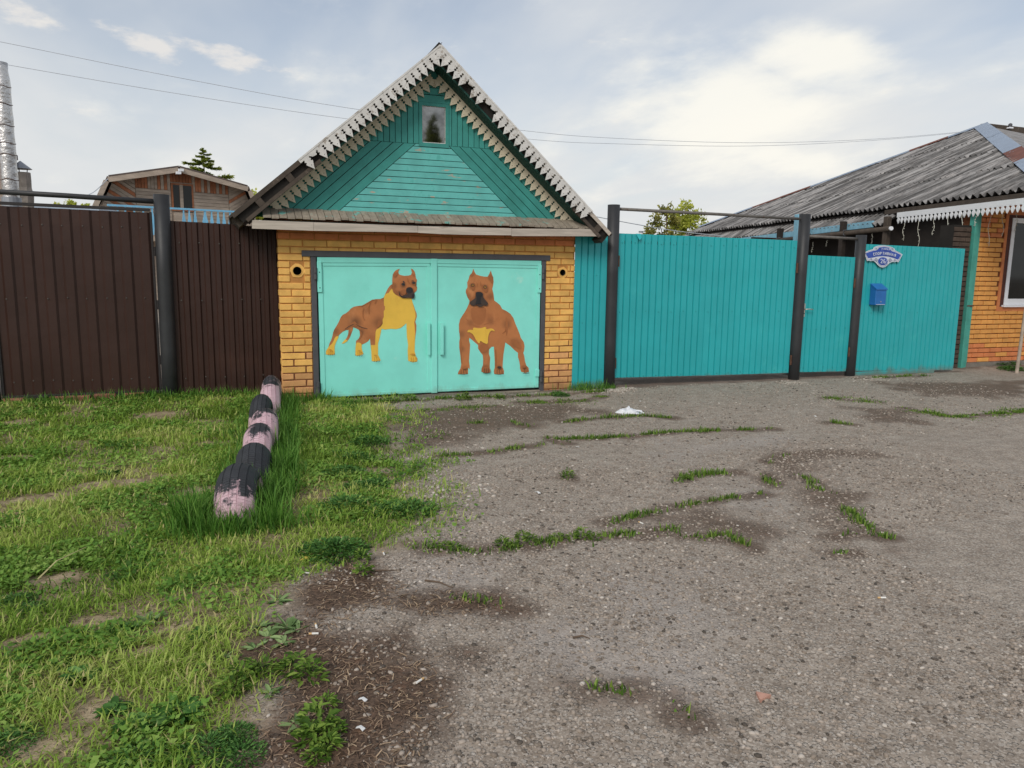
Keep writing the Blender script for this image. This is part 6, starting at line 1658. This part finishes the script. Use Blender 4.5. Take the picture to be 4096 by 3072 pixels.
X1, Y1_ = [], []
for n, yr in ((150000, (2.0, 4.2)), (110000, (4.2, 6.5)), (80000, (6.5, 9.1))):
    x, y = scatter(int(n * 1.3), (-5.2, 1.9), yr, grass_density)
    k = inview(x, y, .55); X1.append(x[k]); Y1_.append(y[k])
x, y = np.concatenate(X1), np.concatenate(Y1_)
big = vnoise(x, y, .7, 91, 3); fine = RNG.random(len(x)); hn = vnoise(x, y, .25, 95, 2)
H = (.018 + .048 * RNG.random(len(x)) ** 1.5) * (.6 + 1.1 * hn) ; H = H * np.where(y > 5.5, 1.15, 1.0)
tint = .10 + .90 * (big - .3) + .36 * fine + np.where(RNG.random(len(x)) < .09, .5, 0)
o = blades('lawn_grass', x, y, H, RNG.uniform(.45, 1.25, len(x)), RNG.uniform(.0028, .0065, len(x)) * (1 + .12 * (y - 2)), m_grass, tint)
tag(o, 'short patchy grass on the verge left of the gravel yard', 'grass', kind='stuff')
# small creeping leaves between the blades
def cover_density(x, y): return np.clip(grass_density(x, y) * 1.15, 0, 1) * sstep(vnoise(x, y, .33, 141, 3), .40, .62)
X1, Y1_ = [], []
for n, yr in ((120000, (2.0, 4.2)), (90000, (4.2, 6.5)), (60000, (6.5, 9.1))):
    x, y = scatter(int(n * 1.3), (-5.2, 1.9), yr, cover_density); k = inview(x, y, .55); X1.append(x[k]); Y1_.append(y[k])
x, y = np.concatenate(X1), np.concatenate(Y1_); n = len(x)
az = RNG.uniform(0, 6.28, n); D = unit(np.stack([np.cos(az), np.sin(az), RNG.uniform(-.1, .7, n)], -1)); S = unit(np.cross(D, EZ + RNG.normal(0, .3, (n, 3))))
L = (RNG.uniform(.010, .030, n) * (1 + .10 * (y - 2)))[:, None]; wd = L * RNG.uniform(.22, .42, n)[:, None]
C = np.stack([x, y, gz(x, y) + RNG.uniform(.002, .035, n)], -1)
V = np.stack([C, C + D * L * .4 + S * wd, C + D * L, C + D * L * .4 - S * wd], 1)
m_cover = leafmat('creeping_leaves', [srgb(58, 94, 34), srgb(92, 134, 50), srgb(132, 170, 74), srgb(176, 192, 108)], .25, .35)
o = bulk('ground_cover', V, [(0, 1, 2), (0, 2, 3)], m_cover, {'tint': np.clip(.8 * vnoise(x, y, .5, 151, 3) - .1 + .4 * RNG.random(n), 0, 1)})
tag(o, 'low creeping green leaves mixed into the verge grass', 'ground cover', kind='stuff')
# tall grass hugging the tyres and the foot of the walls
X, Y, Hh = [], [], []
for i, (tx, ty) in enumerate(TYRES):
    n = 620 if i < 3 else 300
    r = np.abs(RNG.normal(.17, .055, n)); sd = np.where(RNG.random(n) < .70, 1, -1)
    X.append(tx + sd * r); Y.append(ty - .30 + RNG.uniform(-.1, .62, n)); Hh.append(RNG.uniform(.07, .26, n) * np.where(sd > 0, 1.0, .7))
f0 = TYRES[0]
n = 700; X.append(f0[0] + RNG.normal(0, .18, n)); Y.append(f0[1] - .36 + RNG.normal(0, .07, n)); Hh.append(RNG.uniform(.05, .16, n))
n = 260; X.append(f0[0] - .26 + RNG.normal(0, .06, n)); Y.append(f0[1] - .22 + RNG.normal(0, .10, n)); Hh.append(RNG.uniform(.14, .30, n))
n = 900; X.append(RNG.uniform(-2.3, .4, n)); Y.append(8.85 + RNG.normal(0, .07, n)); Hh.append(RNG.uniform(.05, .15, n))
n = 420; X.append(RNG.uniform(.42, .95, n)); Y.append(8.45 + RNG.normal(0, .06, n)); Hh.append(RNG.uniform(.06, .18, n))
n = 240; X.append(RNG.normal(4.12, .16, n)); Y.append(8.45 + RNG.normal(0, .05, n)); Hh.append(RNG.uniform(.05, .16, n))
n = 90; X.append(RNG.normal(4.42, .05, n)); Y.append(8.46 + RNG.normal(0, .03, n)); Hh.append(RNG.uniform(.04, .09, n))
X, Y, Hh = map(np.concatenate, (X, Y, Hh))
o = blades('tall_grass', X, Y, Hh, RNG.uniform(.15, .85, len(X)), RNG.uniform(.005, .010, len(X)), m_tall, RNG.random(len(X)) * .9)
tag(o, 'taller grass growing along the tyres and wall bases', 'grass', kind='stuff')
# green lines in the cracks of the yard
X, Y, Hh = [], [], []
for pts, w, k in LINES:
    pts = np.array(pts)
    for a, b in zip(pts[:-1], pts[1:]):
        L = np.linalg.norm(b - a); n = int(L * 520 * k * (w / .04))
        t = RNG.random(n); P = a + (b - a) * t[:, None] + RNG.laplace(0, w * .42, (n, 2)) * (.5 + 1.2 * vnoise(t * L * 3 + a[0] * 7, t * 0 + a[1] * 5, .5, 77, 2))[:, None]
        g = vnoise(P[:, 0], P[:, 1], .17, 101, 3); kp = g > .38 + .14 * RNG.random(len(g))
        X.append(P[kp, 0]); Y.append(P[kp, 1]); Hh.append(RNG.uniform(.012, .05, kp.sum()) * (.5 + g[kp]) * (.6 if w > .08 else 1))
X, Y, Hh = map(np.concatenate, (X, Y, Hh))
o = blades('crack_weeds', X, Y, Hh, RNG.uniform(.2, .9, len(X)), RNG.uniform(.005, .011, len(X)), m_crack, RNG.random(len(X)))
tag(o, 'thin green weeds growing in lines along cracks of the yard', 'weeds', kind='stuff')

# ------------------------------------------------------------------ countable broad-leaved weeds
m_weedleaf = leafmat('weed_leaves', [srgb(52, 92, 36), srgb(76, 122, 52), srgb(116, 156, 84)], .2, .3)
m_sedge = leafmat('pale_rosette_leaves', [srgb(96, 124, 72), srgb(126, 154, 96), srgb(156, 178, 120)], .2, .25)
def leafy_mesh(name, n, R, Hh, leafL, leafW, mat, flat):
    az = RNG.uniform(0, 2 * math.pi, n); r = R * RNG.random(n) ** .6 * (0 if flat else 1)
    C = np.stack([r * np.cos(az), r * np.sin(az), (0.004 if flat else 1) * Hh * RNG.uniform(.1, 1, n) * (1 - (r / (R + 1e-6)) ** 2 * .6)], -1)
    D = np.stack([np.cos(az), np.sin(az), RNG.uniform(.05, .55, n) if flat else RNG.uniform(-.1, .8, n)], -1); D = unit(D + RNG.normal(0, .25, (n, 3)) * (0 if flat else 1))
    S = unit(np.cross(D, np.array([0, 0, 1.0]) + RNG.normal(0, .25, (n, 3)))); U = np.cross(S, D)
    L = leafL * RNG.uniform(.6, 1.15, n)[:, None]; w = leafW * RNG.uniform(.7, 1.2, n)[:, None]
    V = np.stack([C, C + D * L * .35 + S * w * .5 + U * w * .2, C + D * L * .75 + S * w * .38, C + D * L - EZ * L * .12, C + D * L * .75 - S * w * .38, C + D * L * .35 - S * w * .5 + U * w * .2], 1)
    o = bulk(name, V, [(0, 1, 2, 3), (0, 3, 4, 5)], mat, {'tint': RNG.random(n)})
    me = o.data; bpy.data.objects.remove(o); return me
wm = [leafy_mesh('weed_clump', 620, .15, .055, .032, .010, m_weedleaf, False) for _ in range(3)]
rm = [leafy_mesh('rosette', 14, .02, .02, .10, .028, m_sedge, True) for _ in range(3)]
bm_ = [leafy_mesh('broad_plant', 60, .05, .05, .085, .034, m_weedleaf, True) for _ in range(2)]
um = [leafy_mesh('upright_weed', 70, .045, .085, .04, .013, m_crack, False) for _ in range(2)]
def plant(name, mes, spots, label, group, smin, smax):
    for (px, py) in spots:
        p = pZ(px, py); z = gz1(p[0], p[1])
        o = inst(name, random.choice(mes), (p[0], p[1], z - .003), None, (0, 0, random.uniform(0, 6.28)), None)
        s = random.uniform(smin, smax); o.scale = (s, s, s * random.uniform(.8, 1.15)); tag(o, label, 'weed', group)
plant('weed_clump', wm, [(1560, 2045), (1640, 2040), (1390, 2025), (1350, 2205), (1300, 2195), (1420, 1830), (1370, 1810), (1380, 1890), (1460, 1950), (1500, 1935), (1480, 1770)], 'dense dark green weed clump where the grass meets the gravel', 'weed clumps at the grass edge', .75, 1.15)
plant('weed_clump', wm, [(830, 2990), (930, 2940), (960, 3010), (560, 3030), (40, 2960), (60, 2400), (120, 2430)], 'dark feathery weed clump low in the verge grass', 'weed clumps in the verge', .45, .66)
plant('dock_weed', wm, [(2230, 1570), (2245, 1578)], 'dark bushy weed at the foot of the garage brick pier', 'weeds at the brick pier', .55, .7)
plant('dock_weed', wm, [(4030, 1462), (4045, 1475), (3975, 1462)], 'dark weed at the foundation of the brick house', 'weeds at the house foundation', .8, 1.3)
plant('dandelion_rosette', rm, [(1020, 2590), (1040, 2500), (1130, 2575), (1150, 2510), (1070, 2545), (1110, 2400), (1190, 2520), (600, 2480), (1080, 2765), (1190, 2890), (900, 2620)], 'flat pale green leaf rosette on the brown litter', 'leaf rosettes on the litter', .5, .85)
plant('plantain_weed', bm_, [(620, 2880), (460, 2830), (700, 2860), (540, 2900), (330, 2700), (820, 2540), (480, 2520), (640, 2100), (430, 1890), (250, 2650)], 'broad-leaved plantain in the grass', 'plantains in the grass', .7, 1.2)
plant('upright_weed', um, [(1290, 2950), (1310, 2990), (1330, 2920), (1270, 2910), (1300, 2820), (1240, 2960), (1270, 3020), (1240, 2710), (1450, 2240), (1450, 2290), (1180, 2680), (970, 2710), (930, 2760), (1050, 2690)], 'bright green upright weed on the dark litter', 'bright weeds on the litter', .7, 1.15)
plant('upright_weed', um, [(2050, 2180), (2090, 2150), (2120, 2165), (2330, 2140), (2380, 2150), (2290, 2150), (2010, 2180), (1780, 2190), (2230, 2150), (1820, 2195), (2740, 1910), (2270, 1910)], 'small bright weed sprouting in the long crack of the yard', 'weeds in the yard crack', .55, .9)
plant('upright_weed', um, [(1850, 1600), (1870, 1598), (1480, 1610), (1640, 1600), (1570, 1608), (2000, 1590)], 'small weed under the garage doors', 'weeds under the garage doors', .8, 1.3)

# ------------------------------------------------------------------ gravel, straw and litter
m_stone = leafmat('gravel_stones', [srgb(92, 84, 76), srgb(134, 122, 110), srgb(166, 154, 142), srgb(196, 188, 178)], .25, 0)
ph = (1 + 5 ** .5) / 2
ico = unit(np.array([(-1, ph, 0), (1, ph, 0), (-1, -ph, 0), (1, -ph, 0), (0, -1, ph), (0, 1, ph), (0, -1, -ph), (0, 1, -ph), (ph, 0, -1), (ph, 0, 1), (-ph, 0, -1), (-ph, 0, 1)]))
icf = [(0,11,5),(0,5,1),(0,1,7),(0,7,10),(0,10,11),(1,5,9),(5,11,4),(11,10,2),(10,7,6),(7,1,8),(3,9,4),(3,4,2),(3,2,6),(3,6,8),(3,8,9),(4,9,5),(2,4,11),(6,2,10),(8,6,7),(9,8,1)]
def stones(name, x, y, s, tint, sink=.35):
    n = len(x)
    V = ico[None] * (1 + RNG.normal(0, .16, (n, 12, 1)))
    V = V * np.stack([s * RNG.uniform(.8, 1.5, n), s * RNG.uniform(.7, 1.1, n), s * RNG.uniform(.4, .75, n)], -1)[:, None]
    a = RNG.uniform(0, 6.28, n); c, q = np.cos(a)[:, None], np.sin(a)[:, None]
    X, Y = V[..., 0] * c - V[..., 1] * q, V[..., 0] * q + V[..., 1] * c
    Z = V[..., 2] + RNG.uniform(-.15, .15, n)[:, None] * X
    P = np.stack([X + x[:, None], Y + y[:, None], Z + (gz(x, y) + s * (.5 - sink) * .55)[:, None]], -1)
    return bulk(name, P, icf, m_stone, {'tint': np.clip(tint, 0, 1)})
def stone_density(x, y):
    g = 1 - sstep(poly_sd(x, y, GRASS), -.25, .05)
    m = 1 - .86 * sstep(poly_sd(x, y, MULCH), -.1, .1)
    return g * m * (.35 + .65 * sstep(vnoise(x, y, .6, 111, 3), .35, .65)) * inview(x, y, .1)
X, Y, S = [], [], []
for n, xr, yr, lo, hi in ((48000, (-.3, 3.2), (1.6, 3.2), .0022, .0115), (40000, (0, 5.5), (3.2, 5.2), .0026, .0120), (26000, (.5, 9.5), (5.2, 8.5), .0035, .014)):
    x, y = scatter(n, xr, yr, stone_density); X.append(x); Y.append(y); S.append(lo + (hi - lo) * RNG.random(len(x)) ** 4.0)
x, y, s = map(np.concatenate, (X, Y, S))
tag(stones('gravel', x, y, s, RNG.normal(.42, .22, len(x)) + np.where(RNG.random(len(x)) < .02, -.5, 0)), 'loose grey gravel strewn over the yard', 'gravel', kind='stuff')
# pale stone chips gathered along the grass edge and by the post
X, Y, S = [], [], []
for px, py, n, sp, sz in ((1800, 1960, 160, .22, .016), (1660, 1920, 140, .25, .014), (1720, 1830, 90, .25, .013), (1900, 2120, 120, .25, .010), (2480, 1552, 260, .10, .016), (2440, 1560, 200, .12, .014), (3170, 1525, 120, .14, .014), (1200, 1612, 60, .12, .02), (3480, 1515, 60, .15, .016), (1300, 2290, 120, .10, .008), (1600, 2300, 120, .12, .008)):
    p = pZ(px, py); X.append(p[0] + RNG.normal(0, sp, n)); Y.append(np.minimum(p[1] + RNG.normal(0, sp * .7, n), 8.5)); S.append(sz * RNG.uniform(.4, 1.1, n))
x, y, s = map(np.concatenate, (X, Y, S))
tag(stones('stone_chips', x, y, s, RNG.normal(.72, .2, len(x))), 'pale stone chips along the grass edge and post bases', 'gravel', kind='stuff')
# straw
m_straw = leafmat('dry_straw', [srgb(70, 54, 43), srgb(104, 82, 66), srgb(138, 114, 93), srgb(180, 156, 128)], .2, 0)
def straw_density(x, y):
    m = sstep(poly_sd(x, y, MULCH) + (vnoise(x, y, .2, 121, 2) - .5) * .2, -.05, .08)
    g = .16 * sstep(poly_sd(x, y, GRASS), 0, .2)
    return np.maximum(m, g)
X, Y = scatter(60000, (-3.2, 2.2), (1.7, 5.5), straw_density); k = inview(X, Y, .08); X, Y = X[k], Y[k]
n = len(X); az = RNG.uniform(0, 6.28, n); d = np.stack([np.cos(az), np.sin(az), RNG.normal(0, .12, n)], -1); sd = np.stack([-np.sin(az), np.cos(az), np.zeros(n)], -1)
L = RNG.uniform(.010, .045, n)[:, None] * .5; wd = RNG.uniform(.0010, .0024, n)[:, None]
b = np.stack([X, Y, gz(X, Y) + RNG.uniform(.001, .007, n)], -1); bend = sd * RNG.normal(0, .18, (n, 1)) * L
V = np.stack([b - d * L - sd * wd, b - d * L + sd * wd, b + bend + sd * wd + EZ * .001, b + bend - sd * wd + EZ * .001, b + d * L + sd * wd, b + d * L - sd * wd], 1)
tag(bulk('straw_litter', V, [(0, 1, 2, 3), (3, 2, 4, 5)], m_straw, {'tint': RNG.random(n)}), 'dry brown straw and chaff litter beside the grass', 'straw', kind='stuff')
# plastic bag
m_bag = M('white_plastic_film', srgb(222, 224, 228), .04, 20, .35, .3, 60, .004)
p = pZ(2515, 1642); nb = 14
bv, bf = [], []
for i in range(nb):
    for j in range(nb):
        u, v = i / (nb - 1) * 2 - 1, j / (nb - 1) * 2 - 1
        r = min(1, math.hypot(u, v)); hgt = (.050 * (1 - r ** 4) * (.75 + .35 * math.sin(5 * u + 2 * v) * math.cos(3 * v)) + .012 * math.sin(14 * u + 6 * v) * (1 - r * r) + .008 * math.sin(9 * v - 4 * u)) if r < 1 else 0
        bv.append((p[0] + .125 * u * (1 + .15 * math.sin(5 * v)) - .01 * v, p[1] + .085 * v * (1 + .2 * math.sin(4 * u)), gz1(p[0], p[1]) + .002 + max(0, hgt) * (1.15 if u < .2 else .8)))
for i in range(nb - 1):
    for j in range(nb - 1):
        a = i * nb + j; bf.append((a, a + nb, a + nb + 1, a + 1))
o = mk('plastic_bag', (bv, bf), m_bag, None, True); tag(o, 'crumpled white plastic bag lying on the gravel before the gate', 'bag')
for sx in (-1, 1):
    mk('bag_handle', tube([(p[0] + .06 + .012 * sx, p[1] - .04, gz1(p[0], p[1]) + .03), (p[0] + .11 + .01 * sx, p[1] - .06, gz1(p[0], p[1]) + .025), (p[0] + .125, p[1] - .09 + .02 * sx, gz1(p[0], p[1]) + .008)], .008, 6), m_bag, o, True)
# cigarette ends, scraps, shard, twigs, fallen leaf
m_cig = M('cigarette_paper', srgb(226, 224, 218), .04, 30, .8); m_filt = M('cigarette_filter', srgb(206, 170, 120), .1, 40, .8)
for (px, py) in ((1265, 2510), (1258, 2540), (1475, 2218), (1225, 2287), (1678, 2720), (1535, 2218), (3530, 2390), (2565, 2085)):
    p = pZ(px, py); a = random.uniform(0, 3.1); d = np.array([math.cos(a), math.sin(a), 0]); z = gz1(p[0], p[1]) + .008; p = np.array([p[0], p[1], z])
    ce = mk('cigarette_end', tube([p - d * .016, p + d * .010], .0042, 8), m_cig); mk('filter', tube([p + d * .0102, p + d * .022], .0043, 8), m_filt, ce)
    tag(ce, 'white cigarette end dropped on the ground', 'cigarette end', 'cigarette ends on the ground')
m_paper = M('paper_scrap', srgb(226, 226, 224), .05, 20, .8)
for (px, py, s) in ((1450, 2790, .03), (1440, 2905, .03), (1125, 1925, .035), (1085, 1830, .02), (2150, 1970, .04), (3260, 1665, .03), (2560, 1600, .025), (1320, 1990, .03), (2310, 1785, .03)):
    p = pZ(px, py); z = gz1(p[0], p[1]) + .006; a = random.uniform(0, 3)
    q = [(p[0] + s * .5 * (c * math.cos(a) - d * math.sin(a) * .6), p[1] + s * .5 * (c * math.sin(a) + d * math.cos(a) * .6), z + .35 * s * (h)) for c, d, h in ((-1, -1, 0), (.2, -1.2, .5), (1, -.6, .1), (.8, .9, .4), (-.1, .6, .7), (-1, 1, .05))]
    q += [(a1, b1, c1 - .002) for a1, b1, c1 in q]
    o = mk('paper_scrap', (q, [(0, 1, 4, 5), (1, 2, 3, 4), (11, 10, 7, 6), (10, 9, 8, 7), (0, 6, 7, 1), (1, 7, 8, 2), (2, 8, 9, 3), (3, 9, 10, 4), (4, 10, 11, 5), (5, 11, 6, 0)]), m_paper); tag(o, 'small white scrap of paper on the ground', 'litter', 'paper scraps on the ground')
p = pZ(3055, 2783); z = gz1(p[0], p[1])
o = mk('brick_shard', prism([[(p[0] - .03, p[1] - .02), (p[0] + .028, p[1] - .005), (p[0] - .01, p[1] + .03)]], (0, 0, 0), EX, EY, EZ, z - .004, z + .012), M('pink_brick_shard', srgb(186, 142, 124), .1, 30, .85, .3, 80, .002)); tag(o, 'pinkish triangular brick shard on the gravel', 'shard')
m_twig = M('grey_twig', srgb(98, 82, 68), .2, 20, .9)
for (a, b), lb in ((((1700, 2318), (1810, 2348)), 'dark twig on the pale dirt beyond the straw'), (((2292, 2545), (2360, 2549)), 'short twig lying on the gravel'), (((1410, 2293), (1600, 2280)), 'long thin twig at the edge of the litter')):
    A, B = pZ(*a), pZ(*b); A[2], B[2] = gz1(A[0], A[1]) + .005, gz1(B[0], B[1]) + .006; mid = (A + B) / 2 + np.array([.008, .01, .004])
    tw = mk('twig', tube([A, mid, B], [.005, .004, .002], 6), m_twig); tag(tw, lb, 'twig')
p = pZ(1222, 2236); z = gz1(p[0], p[1]) + .012
o = mk('fallen_leaf', ([(p[0] - .03, p[1], z), (p[0], p[1] + .014, z + .012), (p[0] + .035, p[1] + .004, z + .004), (p[0] + .004, p[1] - .014, z + .008), (p[0] - .03, p[1], z - .001), (p[0], p[1] + .014, z + .011), (p[0] + .035, p[1] + .004, z + .003), (p[0] + .004, p[1] - .014, z + .007)],
        [(0, 1, 2, 3), (7, 6, 5, 4), (0, 4, 5, 1), (1, 5, 6, 2), (2, 6, 7, 3), (3, 7, 4, 0)]), M('yellow_leaf', srgb(206, 176, 80), .1, 40, .7)); tag(o, 'yellow fallen leaf at the edge of the grass', 'leaf')
m_dry = M('dry_stalk', srgb(196, 184, 134), .1, 20, .8)
A, B = pZ(145, 2318), pZ(345, 2215); A[2] = gz1(A[0], A[1]) + .01; B[2] = gz1(B[0], B[1]) + .05
o = mk('dry_stalk', tube([A, (A * .6 + B * .4) + EZ * .03, B], [.004, .003, .0015], 5), m_dry); tag(o, 'long pale dry grass stalk lying over the turf', 'stalk')
# leaning pole by the brick house
pa, pb = pZ(4062, 1500), pY(4096, 1280, 8.2)
pa = np.array([pa[0], 8.2, 0]); pa = pY(4066, 1495, 8.2); pa[2] = -.05
o = mk('leaning_pole', tube([pa, (pa + pb) / 2, pb + (pb - pa) * .25], [.026, .024, .022], 10), m_wgrey); tag(o, 'weathered grey pole leaning beside the brick house', 'pole')
